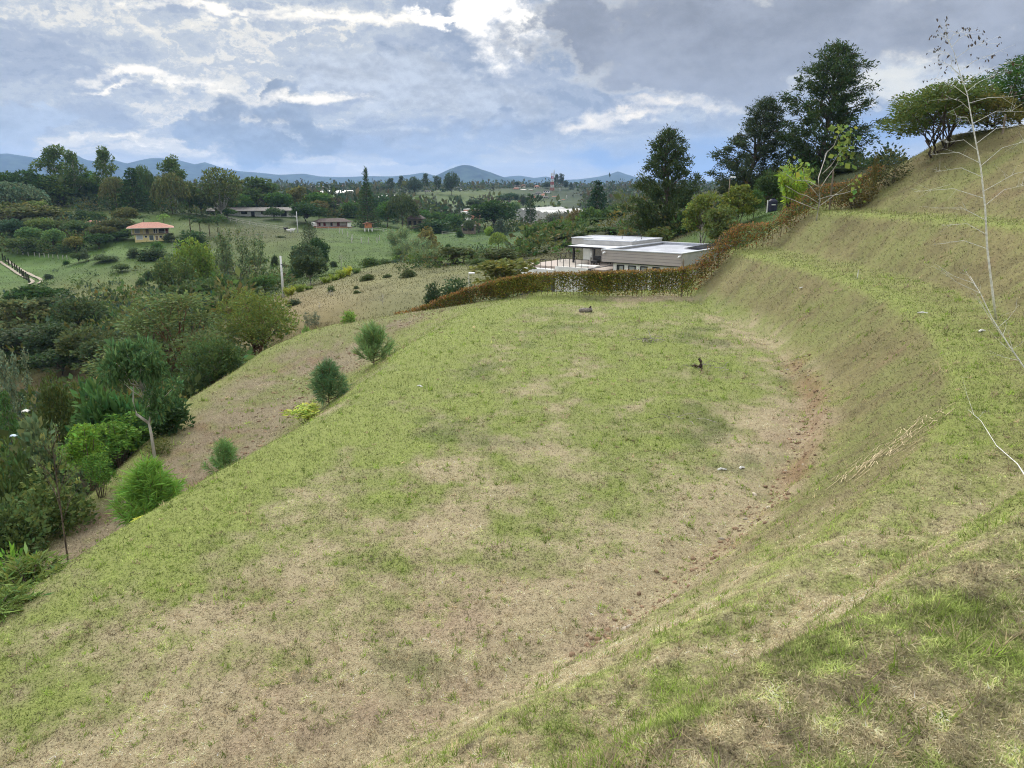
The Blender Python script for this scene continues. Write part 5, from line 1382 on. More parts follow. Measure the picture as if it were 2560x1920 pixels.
special_px('yellow_shrub', t_bush(115, 900, 0.08, 14, 0.35), 575, 915, 60, 47, (0.14, 0.15, 0.035), 'yellow-green low shrub on the terrace rim right of the leafy tree', cat='shrub', parts=('stem', 'foliage'))
for i, (u, vt, w, Y, c, lb) in enumerate([
    (95, 716, 150, 128, DKG, 'dark tree crown just under the pasture track at the left'),
    (40, 748, 150, 108, (0.10, 0.10, 0.05), 'pale layered crown at the left border, first of the shady valley trees'),
    (120, 744, 150, 112, (0.055, 0.062, 0.034), 'layered dark crown in the middle of the shady valley trees'),
    (185, 752, 120, 104, (0.045, 0.056, 0.026), 'layered dark crown nearest the wide golden-olive tree'),
    (55, 820, 150, 96, (0.05, 0.058, 0.036), 'grey-green crown below the pale layered one at the left border'),
    (130, 812, 130, 94, (0.040, 0.052, 0.026), 'dark crown in the heart of the shady valley'),
    (215, 815, 130, 88, (0.062, 0.066, 0.030), 'olive crown at the right of the shady valley trees'),
    (20, 770, 80, 112, (0.14, 0.105, 0.045), 'orange-tinged crown at the left border in the shady valley'),
    (250, 850, 130, 76, (0.05, 0.06, 0.028), 'low olive crown behind the glossy sapling'),
    (150, 880, 140, 88, (0.030, 0.044, 0.020), 'darkest low crown at the edge of the bare tan strip'),
    (300, 880, 100, 66, (0.065, 0.07, 0.03), 'thin olive crown to the right behind the glossy sapling')]):
    plant('shade_tree', 'umbrella' if i % 3 else 'round', u, vt, w, Y, c, lb, 'tree', 'shady valley trees')
special_px('grey_tree', t_sparse(121, 3500, 8, 0.04), 18, 862, 95, 62, (0.115, 0.12, 0.085), 'thin grey-leaved tree at the left border before the shady valley')
special_px('young_pine', t_cone(122, 2200, 14, 0.07, 0.0, 0.6, 8), 5, 965, 60, 46, (0.055, 0.09, 0.03), 'green cone of a young conifer peeping in at the left border', leafmat=NEEDLE)

def glossy_tree():
    g = np.random.default_rng(8); mb = MB(); lv = Leaves(9)
    mb.tube([(0.06, 0, -0.03), (0.05, 0, 0.20), (0.04, 0, 0.30)], [0.024, 0.02, 0.016], 8)
    mb.tube([(0.04, 0, 0.29), (-0.12, 0, 0.36), (-0.14, 0, 0.46), (-0.10, 0, 0.60)], [0.014, 0.012, 0.010, 0.007], 6)
    mb.tube([(0.04, 0, 0.29), (0.09, 0, 0.38), (0.08, 0, 0.50), (0.02, 0, 0.72)], [0.014, 0.012, 0.010, 0.006], 6)
    C = []; rad = []
    for k in range(20):
        a = g.uniform(0, 6.28); q = 0.36 * math.sqrt(g.random())
        C.append((q * math.cos(a) - 0.05, q * math.sin(a), 0.64 + 0.28 * g.random() * (1 - q))); rad.append(0.10 + 0.05 * g.random())
    for k in range(8):
        C.append((0.22 + g.normal(0, 0.09), g.normal(0, 0.12), 0.48 + 0.07 * g.normal())); rad.append(0.09)
    for c in C: limb(mb, (0.0 if c[2] > 0.55 else 0.08, 0, max(0.4, c[2] - 0.2)), c, 0.005, 0.002, 0.0, g, n=3)
    P, U, _ = in_clumps(g, C, rad, 6500, 0.3, 0.7)
    lv.add(P, 0.046, 0.40, D=U + np.array((0, 0, -0.15)), jitter=0.7, tone=0.3)
    return mb, lv
special_px('glossy_sapling', glossy_tree(), 335, 820, 175, 29, (0.060, 0.092, 0.042), 'glossy-leaved sapling with a whitewashed forked trunk on the rim of the lower terrace', bark=PALE_BARK)
special_px('loquat_shrub', t_bush(131, 3400, 0.095, 34, 0.40, 0.4), 255, 935, 190, 32, (0.052, 0.092, 0.034), 'large-leaved dark shrub left of the glossy sapling', cat='shrub', parts=('stem', 'foliage'))
special_px('dark_shrub', t_bush(132, 2600, 0.09, 28, 0.4), 415, 972, 120, 32.5, (0.034, 0.056, 0.024), 'dark large-leaved shrub right behind the glossy sapling', cat='shrub', parts=('stem', 'foliage'))
special_px('feathery_shrub', t_fan(133, 16, 0.060, 3600), 200, 1042, 130, 26.5, (0.125, 0.185, 0.035), 'bright feathery shrub left of the whitewashed trunk', cat='shrub', parts=('stem', 'foliage'))
special_px('feathery_shrub', t_fan(134, 20, 0.055, 4400), 285, 1040, 150, 30.5, (0.10, 0.16, 0.035), 'bright feathery shrub right around the whitewashed trunk', cat='shrub', parts=('stem', 'foliage'))
special_px('feathery_shrub', t_fan(135, 14, 0.065, 3000), 235, 1130, 90, 25.0, (0.095, 0.15, 0.035), 'lower feathery shrub hanging over the terrace edge', cat='shrub', parts=('stem', 'foliage'))
special_px('olive_tree', t_round(136, 4200, 30, 0.05, 0.05, aspect=0.45), 130, 925, 130, 36, (0.055, 0.062, 0.022), 'dark olive pointed tree before the bare tan strip')
special_px('grey_shrub', t_bush(137, 2400, 0.085, 28, 0.6, 0.2), 90, 1020, 190, 27, (0.085, 0.10, 0.058), 'grey-leaved shrub with white backed leaves at the left', cat='shrub', parts=('stem', 'foliage'))
special_px('dark_shrub', t_bush(138, 2600, 0.07, 28, 0.45), 20, 1060, 170, 25, (0.055, 0.072, 0.026), 'dark shrub at the left border under the grey-leaved one', cat='shrub', parts=('stem', 'foliage'))
special_px('bramble_shrub', t_bush(139, 2800, 0.055, 28, 0.6), 110, 1150, 220, 22.5, (0.075, 0.088, 0.032), 'bramble-like shrub behind the leafless sapling', cat='shrub', parts=('stem', 'foliage'))
special_px('bramble_shrub', t_bush(140, 2400, 0.06, 26, 0.6), 10, 1200, 190, 20.5, (0.06, 0.075, 0.03), 'dark bramble-like shrub at the left border above the bamboo-leaved bush', cat='shrub', parts=('stem', 'foliage'))
special_px('rust_shrub', t_bush(141, 1600, 0.05, 20, 0.5), 395, 1090, 90, 29.5, (0.075, 0.075, 0.024), 'brownish low shrub right of the whitewashed trunk', cat='shrub', parts=('stem', 'foliage'))
special_px('leafless_sapling', t_bare(142, 4, 0.55, 0.05, 500, 0.02, 3, 0.30, 0.012), 110, 1040, 190, 19.6, (0.10, 0.11, 0.05), 'almost leafless grey sapling at the edge of the lower terrace')
special_px('bright_shrub', t_bush(143, 700, 0.12, 14, 0.45), 30, 1338, 110, 15.6, (0.125, 0.20, 0.035), 'bright green shrub at the left border above the bamboo-leaved bush', cat='shrub', parts=('stem', 'foliage'))
special_px('bamboo_bush', t_bamboo(144, 4200, 46, 0.13, 0.8, 0.17, 1.3), 60, 1392, 250, 14.8, (0.10, 0.115, 0.035), 'bamboo-leaved bush at the lower left border', cat='bush', parts=('stem', 'foliage'))
special_px('bamboo_bush', t_bamboo(145, 3000, 36, 0.13, 0.8, 0.17, 1.3), -30, 1480, 200, 13.2, (0.085, 0.105, 0.03), 'lower bamboo-leaved bush cut by the left border', cat='bush', parts=('stem', 'foliage'))

# young pines on the fill slope
special_px('young_pine', t_pine(151, 34, 170, 0.50, 0.0), 930, 806, 100, 41.5, (0.13, 0.17, 0.075), 'young pine farthest up the slope, rounded with upright candles', leafmat=NEEDLE, bark=RED_BARK)
special_px('young_pine', t_pine(152, 36, 170, 0.46, 0.55), 815, 893, 100, 33.6, (0.085, 0.125, 0.065), 'dark drooping young pine behind the yellow shrub', leafmat=NEEDLE, bark=RED_BARK)
special_px('young_pine', t_pine(153, 28, 150, 0.44, 0.25), 557, 1096, 98, 26.0, (0.11, 0.165, 0.065), 'narrow young pine at the edge of the slope, third from the far end', leafmat=NEEDLE, bark=RED_BARK)
special_px('young_pine', t_pine(154, 46, 210, 0.48, 0.35), 362, 1146, 180, 20.8, (0.13, 0.20, 0.045), 'largest and brightest young pine, nearest the camera', leafmat=NEEDLE, bark=RED_BARK)
special_px('yellow_shrub', t_fan(155, 9, 0.10, 900, aspect=0.35), 768, 1008, 118, 31.5, (0.25, 0.25, 0.055), 'small yellow-leaved shrub in front of the dark drooping pine', cat='shrub', parts=('stem', 'foliage'))
special_px('yellow_shrub', t_fan(156, 7, 0.14, 420, aspect=0.35), 372, 1286, 80, 18.6, (0.32, 0.29, 0.05), 'tiny yellow-leaved shrub at the foot of the largest young pine', cat='shrub', parts=('stem', 'foliage'))
special_px('round_shrub', t_bush(157, 800, 0.13, 16, 0.4, 0.6), 870, 770, 42, 57.5, (0.13, 0.17, 0.045), 'small leafy green shrub on the far rim of the lower terrace', cat='shrub', parts=('stem', 'foliage'))
special_px('round_shrub', t_bush(158, 600, 0.14, 14, 0.45, 0.6), 766, 800, 28, 58, (0.12, 0.16, 0.05), 'smaller leafy shrub left of the one on the far terrace rim', cat='shrub', parts=('stem', 'foliage'))

# ------------------------------------------------------------------ buildings
WHITE = mat('white_render', (0.85, 0.83, 0.79), 0.85, var=0.06, scale=1.5)
STONEW = mat('white_stone', (0.68, 0.66, 0.60), 0.9, var=0.16, scale=7, bump=0.6, stretch=(1, 1, 4))
TAUPE = mat('taupe_board', (0.43, 0.38, 0.355), 0.7, var=0.03, scale=0.6)
GREYB = mat('grey_board', (0.50, 0.485, 0.465), 0.7, var=0.06, scale=2)
TRIM = mat('zinc_trim', (0.62, 0.64, 0.68), 0.45, metal=0.3, var=0.05)
MEMB = mat('roof_membrane', (0.40, 0.42, 0.47), 0.5, var=0.14, scale=0.6)
DARKM = mat('dark_metal', (0.035, 0.034, 0.036), 0.5, metal=0.4, var=0.1)
SLATEW = mat('slate_wall', (0.11, 0.11, 0.115), 0.8, var=0.12)
DECKM = mat('deck_board', (0.36, 0.30, 0.26), 0.75, var=0.12, scale=5, stretch=(1, 8, 1))
GLASSM = mat('dark_glass', (0.10, 0.12, 0.125), 0.12, var=0.1, spec=0.8)
BLIND = mat('blind_cloth', (0.36, 0.38, 0.37), 0.8, var=0.06)
PANEL = mat('solar_cell', (0.02, 0.022, 0.035), 0.2, var=0.2, spec=0.7)
PLAST = mat('white_plastic', (0.78, 0.78, 0.78), 0.4, var=0.03)
def modern_house():
    """flat-roofed house behind the hedge; local s along its front, t into its depth"""
    ang = math.atan2(-0.6, 0.8)
    root = empty('modern_house', (8.1, 68.5, 0.0), ang, 'white flat-roofed modern house with grey roof edges behind the russet hedge', 'house')
    def part(name, mb, m, par=root, **k): return mb.build(name, m, par, **k)
    G0 = -2.6
    # main block
    part('wall', MB().box(1.0, 7.3, 0.35, 11.6, G0, 1.58), WHITE)
    part('fascia', MB().box(0.0, 7.7, 0.0, 0.14, 1.58, 2.62), TAUPE)
    for z in (1.84, 2.10, 2.36):                                # shadow gaps between the boards
        part('board_joint', MB().box(0.02, 7.68, -0.006, 0.0, z - 0.008, z + 0.008), SLATEW)
    part('side_fascia', MB().box(7.56, 7.702, 0.143, 6.2, 1.58, 2.62), GREYB)
    part('side_wall', MB().box(7.302, 7.55, 6.2, 12.2, G0, 2.5), WHITE)
    part('left_fascia', MB().box(-0.002, 0.14, 0.143, 12.0, 1.58, 2.62), GREYB)
    part('soffit', MB().box(0.143, 7.55, 0.143, 0.6, 1.50, 1.577), DARKM)
    part('roof', MB().box(0.143, 7.55, 0.146, 12.0, 2.30, 2.44), MEMB)
    rim = MB().box(-0.06, 7.76, -0.06, 0.30, 2.623, 2.70).box(-0.06, 0.28, 0.303, 11.8, 2.623, 2.70).box(7.46, 7.76, 0.303, 12.2, 2.623, 2.70).box(-0.06, 7.457, 11.803, 12.2, 2.623, 2.70).box(0.14, 7.56, 11.9, 12.1, 2.3, 2.62)
    part('roof_edge', rim, TRIM)
    for i, (s0, s1) in enumerate([(1.40, 2.12), (2.56, 3.27), (3.74, 4.42), (4.92, 5.60)]):
        w = part('window', MB().box(s0, s0 + 0.07, 0.27, 0.36, -0.9, 1.36).box(s1 - 0.07, s1, 0.27, 0.36, -0.9, 1.36).box(s0 + 0.07, s1 - 0.07, 0.27, 0.36, 1.28, 1.36).box(s0 + 0.07, s1 - 0.07, 0.27, 0.36, -0.9, -0.82), DARKM)
        part('pane', MB().box(s0 + 0.07, s1 - 0.07, 0.325, 0.345, -0.82, 1.28), BLIND if i else GLASSM, w)
        if i == 0:
            part('mullion', MB().box(s0 + 0.20, s0 + 0.24, 0.28, 0.322, -0.82, 1.28), DARKM, w)
            part('blind', MB().box(s0 + 0.25, s1 - 0.08, 0.30, 0.321, -0.8, 1.26), BLIND, w)
    part('downpipe', MB().tube([(6.55, 0.30, G0), (6.55, 0.30, 1.5)], 0.035), WHITE)
    # roof-top solar frame
    so = part('solar_panel', MB().add([(4.6, 7.4, 2.50), (7.5, 7.0, 2.60), (7.9, 10.6, 3.15), (4.9, 11.0, 2.62), (4.6, 7.4, 2.55), (7.5, 7.0, 2.65), (7.9, 10.6, 3.20), (4.9, 11.0, 2.67)],
                                      [(3, 2, 1, 0), (4, 5, 6, 7), (0, 1, 5, 4), (1, 2, 6, 5), (2, 3, 7, 6), (3, 0, 4, 7)]), PANEL)
    part('panel_leg', MB().tube([(7.2, 9.6, 2.3), (7.2, 9.6, 2.98)], 0.04), TRIM, so)
    part('panel_leg', MB().tube([(6.0, 10.2, 2.3), (6.0, 10.2, 2.86)], 0.03), TRIM, so)
    # rear wing, a little higher
    part('wing_wall', MB().box(-5.0, -0.3, 6.3, 12.2, G0, 2.35), STONEW)
    part('wing_fascia', MB().box(-5.5, -0.15, 5.9, 12.4, 2.352, 2.98), GREYB)
    part('wing_end', MB().box(-8.0, -5.503, 7.5, 12.3, 2.352, 2.98), GREYB)
    part('wing_end_wall', MB().box(-7.0, -5.003, 8.2, 12.0, G0, 2.35), WHITE)
    wr = MB().box(-5.56, -0.09, 5.84, 6.12, 2.983, 3.06).box(-0.37, -0.09, 6.123, 12.46, 2.983, 3.06).box(-8.06, -0.373, 12.2, 12.46, 2.983, 3.06).box(-8.06, -7.8, 7.44, 12.197, 2.983, 3.06).box(-7.797, -5.56, 7.44, 7.70, 2.983, 3.06)
    part('wing_roof_edge', wr, TRIM)
    part('wing_roof', MB().box(-7.79, -0.38, 7.71, 12.19, 2.981, 2.995), MEMB)
    part('vent_rail', MB().tube([(-3.2, 9.5, 2.99), (-3.2, 9.5, 3.35), (-1.2, 9.9, 3.35), (-1.2, 9.9, 2.99)], 0.04), DARKM)
    # terrace canopy
    part('canopy', MB().box(-5.9, -0.05, 3.4, 5.83, 2.36, 2.50), DARKM)
    part('canopy_sheet', MB().box(-5.85, -0.1, 3.45, 5.80, 2.503, 2.53), TRIM)
    part('column', MB().box(-5.40, -5.24, 3.6, 3.76, 0.92, 2.357), DARKM)
    part('column', MB().box(-3.05, -2.90, 3.6, 3.76, 0.92, 2.357), DARKM)
    part('log_pillar', MB().tube([(-3.35, 3.75, 0.92), (-3.33, 3.75, 1.6), (-3.36, 3.75, 2.357)], [0.16, 0.13, 0.15], 9), STONEW, smooth=True)
    # terrace
    part('terrace_slab', MB().box(-8.0, 0.9, -0.75, 6.25, 0.62, 0.92), DECKM)
    part('terrace_wall', MB().box(-4.4, -0.85, -0.95, -0.753, G0 - 1, 0.98), WHITE)
    part('terrace_side', MB().box(-0.847, -0.65, -0.95, 3.4, G0, 0.97), SLATEW)
    part('lower_slab', MB().box(-8.4, -4.403, -1.6, -0.76, 0.05, 0.70), WHITE)
    part('lower_wall', MB().box(-8.2, -4.5, -1.3, -0.8, G0 - 2, 0.047), SLATEW)
    part('deck_step', MB().box(-3.0, -0.9, 0.4, 1.3, 0.923, 1.05), WHITE)
    for q in range(7):
        s = -8.2 + 0.62 * q
        part('railing_post', MB().box(s - 0.02, s + 0.02, -1.5, -1.46, 0.70, 1.55), DARKM)
    for q in range(6):
        s = -4.2 + 0.66 * q
        part('railing_post', MB().box(s - 0.02, s + 0.02, -0.88, -0.84, 0.98, 1.72), DARKM)
    part('handrail', MB().tube([(-8.3, -1.48, 1.56), (-4.45, -1.48, 1.56)], 0.022, 5), DARKM)
    part('handrail', MB().tube([(-4.3, -0.86, 1.73), (-0.8, -0.86, 1.73)], 0.022, 5), DARKM)
    part('railing_glass', MB().box(-4.2, -0.9, -0.865, -0.855, 1.02, 1.66), glass_mat())
    for q in range(4):
        t = 3.2 + 0.9 * q
        part('railing_post', MB().box(-6.6, -6.56, t - 0.02, t + 0.02, 0.92, 1.72), DARKM)
    part('handrail', MB().tube([(-6.58, 3.1, 1.73), (-6.58, 6.2, 1.73)], 0.022, 5), DARKM)
    return root
def glass_mat():
    m = bpy.data.materials.new('clear_pane'); m.use_nodes = True
    t = m.node_tree; bs = t.nodes['Principled BSDF']
    bs.inputs['Base Color'].default_value = (0.9, 0.95, 0.95, 1); bs.inputs['Roughness'].default_value = 0.05
    bs.inputs['Transmission Weight'].default_value = 1.0; bs.inputs['IOR'].default_value = 1.02
    return m
mh = modern_house()
def on_house(s, t, z):
    return (8.1 + 0.8 * s + 0.6 * t, 68.5 - 0.6 * s + 0.8 * t, z)
for (s, t, z, lb) in [(0.35, -0.14, 2.42, 'white security camera on the left front corner of the flat-roofed house'), (7.6, -0.16, 2.42, 'white security camera on the right front corner of the flat-roofed house'), (-0.1, 0.4, 2.6, 'white security camera on the left roof edge of the flat-roofed house'), (-0.3, 6.9, 3.1, 'white security camera on the rear wing of the flat-roofed house')]:
    c = empty('security_camera', on_house(s, t, z), math.atan2(-0.6, 0.8), lb, 'camera', 'security cameras on the house')
    MB().box(-0.08, 0.08, -0.10, 0.08, -0.06, 0.08).build('bracket', PLAST, c, bevel=0.02)
    MB().tube([(0, -0.10, 0.0), (0, -0.34, -0.07)], [0.07, 0.06], 8).build('lens_tube', PLAST, c, smooth=True)
ch = empty('armchair', on_house(-2.2, 2.6, 0.92), math.atan2(-0.6, 0.8), 'black armchair on the terrace of the flat-roofed house', 'chair')
MB().box(-0.35, 0.35, -0.3, 0.3, 0.22, 0.42).build('seat', DARKM, ch, bevel=0.02)
MB().box(-0.35, 0.35, 0.303, 0.40, 0.22, 0.85).build('backrest', DARKM, ch, bevel=0.02)
for sx in (-0.30, 0.30):
    for sy in (-0.25, 0.25):
        MB().box(sx - 0.025, sx + 0.025, sy - 0.025, sy + 0.025, 0.0, 0.217).build('leg', DARKM, ch)
tb = empty('terrace_table', on_house(-1.3, 4.6, 0.92), 0.2, 'low table with chairs under the canopy of the flat-roofed house', 'table')
MB().box(-0.6, 0.6, -0.4, 0.4, 0.66, 0.72).build('table_top', TRIM, tb)
for sx in (-0.5, 0.5):
    for sy in (-0.32, 0.32):
        MB().box(sx - 0.03, sx + 0.03, sy - 0.03, sy + 0.03, 0.0, 0.657).build('leg', DARKM, tb)

YELW = mat('yellow_render', (0.64, 0.53, 0.24), 0.85, var=0.06, scale=2)
TILE = mat('clay_tile', (0.38, 0.175, 0.125), 0.85, var=0.16, scale=2.5, stretch=(1, 1, 1))
OLDTILE = mat('old_tile', (0.085, 0.062, 0.055), 0.9, var=0.22, scale=1.5)
REDP = mat('red_paint', (0.16, 0.012, 0.02), 0.6, var=0.1)
BRICK = mat('orange_brick', (0.50, 0.20, 0.095), 0.9, var=0.1, scale=6)
PINKW = mat('pink_render', (0.55, 0.27, 0.20), 0.85, var=0.1, scale=2)
CREAMW = mat('cream_render', (0.62, 0.56, 0.45), 0.85, var=0.1, scale=1)
GREYR = mat('grey_roof', (0.11, 0.10, 0.095), 0.8, var=0.2, scale=1)
WOOD = mat('weathered_wood', (0.23, 0.185, 0.135), 0.9, var=0.25, scale=8, stretch=(1, 1, 0.2))
PALEWOOD = mat('pale_post', (0.52, 0.50, 0.44), 0.9, var=0.15, scale=5)
DARKIN = mat('dark_opening', (0.02, 0.02, 0.022), 0.5, var=0.1)
SHEET = mat('greenhouse_film', (0.40, 0.40, 0.38), 0.45, var=0.12, scale=0.25, stretch=(1, 6, 1))

def hip_roof(x0, x1, y0, y1, z, h, ridge):
    """hipped roof with a thick eave; ridge = how far the ridge stands in from each end"""
    ym = (y0 + y1) / 2
    v = [(x0, y0, z), (x1, y0, z), (x1, y1, z), (x0, y1, z), (x0, y0, z + 0.15), (x1, y0, z + 0.15), (x1, y1, z + 0.15), (x0, y1, z + 0.15), (x0 + ridge, ym, z + h), (x1 - ridge, ym, z + h)]
    return MB().add(v, [(3, 2, 1, 0), (0, 1, 5, 4), (1, 2, 6, 5), (2, 3, 7, 6), (3, 0, 4, 7), (4, 5, 9, 8), (5, 6, 9), (6, 7, 8, 9), (7, 4, 8)])
def opening(par, name, x0, x1, z0, z1, y, m, frame=None):
    o = MB().box(x0, x1, y - 0.04, y, z0, z1).build(name, m, par)
    if frame:
        MB().box(x0 - 0.09, x0, y - 0.06, y, z0 - 0.09, z1 + 0.09).box(x1, x1 + 0.09, y - 0.06, y, z0 - 0.09, z1 + 0.09).box(x0, x1, y - 0.06, y, z1, z1 + 0.09).box(x0, x1, y - 0.06, y, z0 - 0.09, z0).build('frame', frame, o)
    return o

def yellow_house():
    p = at(378, 602, 243); z = h1(p[0], 243) - 0.3
    r = empty('yellow_house', (p[0], 243, z + 0.3), 0.42, 'yellow two-storey house with a red hipped tile roof on the far slope', 'house')
    MB().box(-5.2, 4.4, -4.0, 4.5, -2, 2.75).build('wall', YELW, r)
    MB().box(-6.2, 6.8, -4.6, 5.0, 2.752, 2.98).build('balcony_slab', WOOD, r)
    MB().box(-6.0, 6.4, -2.6, 4.8, 2.983, 5.7).build('upper_wall', YELW, r)
    rf = hip_roof(-7.6, 8.2, -5.6, 6.2, 5.703, 2.5, 5.2).build('roof', TILE, r)
    MB().tube([(-7.6, -5.6, 5.72), (8.2, -5.6, 5.72)], 0.12, 5).build('gutter', PALEWOOD, rf)
    for x in (-5.9, -2.0, 1.9, 6.3):
        MB().box(x - 0.1, x + 0.1, -4.5, -4.3, 2.983, 5.70).build('post', PALEWOOD, r)
    MB().box(-2.0, 6.2, -4.48, -4.42, 3.85, 3.93).box(-2.0, 6.2, -4.48, -4.42, 3.35, 3.41).build('railing', PALEWOOD, r)
    for (a, b, n, m) in [(-5.0, -3.4, 'window', BLIND), (-1.4, -0.4, 'door', WOOD), (1.2, 2.4, 'window', DARKIN), (2.9, 4.9, 'window', DARKIN), (5.2, 6.0, 'door', REDP)]:
        opening(r, n, a, b, 3.05 if n == 'door' else 3.3, 5.2, -2.6, m, WHITE if n == 'window' else None)
    for (a, b, z0, z1, n, m) in [(-4.6, -2.6, 0.5, 2.4, 'window', BLIND), (-1.9, -1.1, 1.3, 2.2, 'window', DARKIN), (-0.4, 1.0, 0.1, 2.3, 'window', GLASSM), (1.6, 2.5, 0.0, 2.1, 'door', WOOD), (3.0, 3.8, 1.1, 2.1, 'window', DARKIN)]:
        opening(r, n, a, b, z0, z1, -4.0, m, WHITE)
    return r
yh = yellow_house()
yh.scale = (0.86, 0.86, 0.66)

def stable():
    a = at(518, 540, 322); b = at(742, 538, 330); ang = math.atan2(b[1] - a[1], b[0] - a[0]); ln = math.hypot(b[0] - a[0], b[1] - a[1])
    r = empty('long_stable', (a[0], a[1], min(h1(a[0], a[1]), h1(b[0], b[1])) + 0.2), ang, 'long low white stable with a grey roof under the ridge trees', 'building')
    top = at(630, 519, 326)[2] - r.location.z
    MB().box(0, ln, 0, 8, -2, top * 0.66).build('wall', WHITE, r)
    MB().add([(-0.8, -2.2, top * 0.68), (ln + 0.8, -2.2, top * 0.68), (ln + 0.8, 4, top), (-0.8, 4, top), (ln + 0.8, 10, top * 0.68), (-0.8, 10, top * 0.68), (-0.8, -2.2, top * 0.62), (ln + 0.8, -2.2, top * 0.62)],
             [(0, 1, 2, 3), (3, 2, 4, 5), (6, 7, 1, 0), (0, 3, 5), (1, 4, 2)]).build('roof', GREYR, r)
    for k in range(9):
        x = 1.5 + k * (ln - 4) / 8
        opening(r, 'door' if k % 3 == 1 else 'window', x, x + (2.4 if k % 2 else 1.4), 0.1 if k % 3 == 1 else 1.2, top * 0.58, 0, DARKIN)
    for k in range(12):
        x = 0.3 + k * (ln - 0.6) / 11
        MB().box(x - 0.1, x + 0.1, -2.0, -1.8, -1, top * 0.61).build('post', PALEWOOD, r)
stable()

def farmhouse():
    a = at(782, 567, 306); b = at(876, 566, 312); ang = math.atan2(b[1] - a[1], b[0] - a[0]); ln = math.hypot(b[0] - a[0], b[1] - a[1])
    z = h1((a[0] + b[0]) / 2, 309)
    r = empty('farmhouse', (a[0], a[1], z), ang, 'low white farmhouse with dark red doors and a brown tile roof', 'house')
    top = at(830, 546, 309)[2] - z
    e = top * 0.58
    MB().box(0.3, ln, 0, 5, -2, e).build('wall', WHITE, r)
    MB().box(0.2, ln + 0.3, -1.9, 0, -2, 0.12).build('porch', BRICK, r)
    MB().box(0.25, ln + 0.02, -0.03, -0.002, 0.12, 0.55).build('skirting', REDP, r)
    MB().box(ln - 1.6, ln, -1.9, -0.003, -1, e).build('end_room', WHITE, r)
    hip_roof(1.2, ln + 0.5, -2.3, 6.2, e + 0.003, top - e, 2.6).build('roof', OLDTILE, r)
    for k, x in enumerate((2.2, 4.2, 7.0, 9.6, 13.2)):
        if x < ln - 2: opening(r, 'door', x, x + 0.9, 0.13, e * 0.93, -0.002, REDP if k != 2 else DARKIN)
    for k in range(5):
        x = 1.6 + k * (ln - 3.4) / 4
        MB().box(x - 0.09, x + 0.09, -2.0, -1.82, 0.12, e).build('post', REDP, r)
farmhouse()

def hut():
    p = at(921, 578, 292); z = h1(p[0], 292)
    r = empty('hut', (p[0], 292, z - 0.1), 0.25, 'small orange brick hut on white stilts in the pasture', 'hut')
    top = at(920, 555, 292)[2] - z
    f = 0.36 * top
    for sx in (-1.35, 0.0, 1.35):
        for sy in (-0.9, 0.9):
            MB().box(sx - 0.16, sx + 0.16, sy - 0.16, sy + 0.16, -0.5, f).build('stilt', WHITE, r)
    MB().box(-1.6, 1.6, -1.2, 1.2, f + 0.003, f + 0.15).build('floor_slab', PALEWOOD, r)
    w = MB().add([(-1.3, -1.1, f + 0.153), (1.3, -1.1, f + 0.153), (1.3, 1.1, f + 0.153), (-1.3, 1.1, f + 0.153), (-1.3, -1.1, top * 0.86), (1.3, -1.1, top * 0.86), (1.3, 1.1, top * 0.86), (-1.3, 1.1, top * 0.86), (0, -1.1, top * 0.98), (0, 1.1, top * 0.98)],
                 [(3, 2, 1, 0), (0, 1, 5, 8, 4), (1, 2, 6, 5), (2, 3, 7, 9, 6), (3, 0, 4, 7)]).build('wall', BRICK, r)
    MB().box(-0.75, -0.35, -1.13, -1.103, top * 0.66, top * 0.80).build('window', DARKIN, r)
    MB().add([(-2.0, -1.5, top * 0.80), (0, -1.5, top), (0, 1.5, top), (-2.0, 1.5, top * 0.80), (2.0, -1.5, top * 0.80), (2.0, 1.5, top * 0.80)] + [(-2.0, -1.5, top * 0.80 + 0.1), (0, -1.5, top + 0.1), (0, 1.5, top + 0.1), (-2.0, 1.5, top * 0.80 + 0.1), (2.0, -1.5, top * 0.80 + 0.1), (2.0, 1.5, top * 0.80 + 0.1)],
             [(6, 7, 8, 9), (7, 10, 11, 8), (3, 2, 1, 0), (2, 5, 4, 1), (0, 1, 7, 6), (1, 4, 10, 7), (3, 9, 8, 2), (2, 8, 11, 5), (0, 6, 9, 3), (4, 5, 11, 10)]).build('roof', TILE, r)
hut()

def simple_house(name, u0, u1, vtop, vbase, Y, wallm, roofm, label, roof=0.3, rot=0.0, floors=1, win=3, depth=None, gable=False, balcony=False, cat='house'):
    a = at(u0, vbase, Y); b = at(u1, vbase, Y); t = at((u0 + u1) / 2, vtop, Y)
    w = b[0] - a[0]; cx = (a[0] + b[0]) / 2; d = depth or w * 0.8
    z = min(a[2], h1(cx, Y) + 0.5)
    r = empty(name, (cx, Y, z), rot, label, cat)
    h = t[2] - z; e = h * (1 - roof)
    MB().box(-w / 2, w / 2, 0, d, -6, e).build('wall', wallm, r)
    if roof > 0.02:
        o = w * 0.07
        hip_roof(-w / 2 - o, w / 2 + o, -o * 1.5, d + o, e + 0.003, h - e, 0.02 if gable else min(w * 0.35, d * 0.5)).build('roof', roofm, r)
    else:
        MB().box(-w / 2 - 0.1, w / 2 + 0.1, -0.1, d + 0.1, e + 0.003, e + 0.25).build('roof', roofm, r)
    for f in range(floors):
        z0 = e * (f + 0.3) / floors; z1 = e * (f + 0.8) / floors
        for k in range(win):
            x = -w / 2 + w * (k + 0.5) / win
            opening(r, 'window', x - w * 0.18 / win * 1.6, x + w * 0.18 / win * 1.6, z0, z1, -0.002, DARKIN)
    if balcony:
        MB().box(-w / 2 - 0.2, w / 2 + 0.2, -1.2, -0.003, e * 0.46, e * 0.52).build('balcony', PALEWOOD, r)
    return r
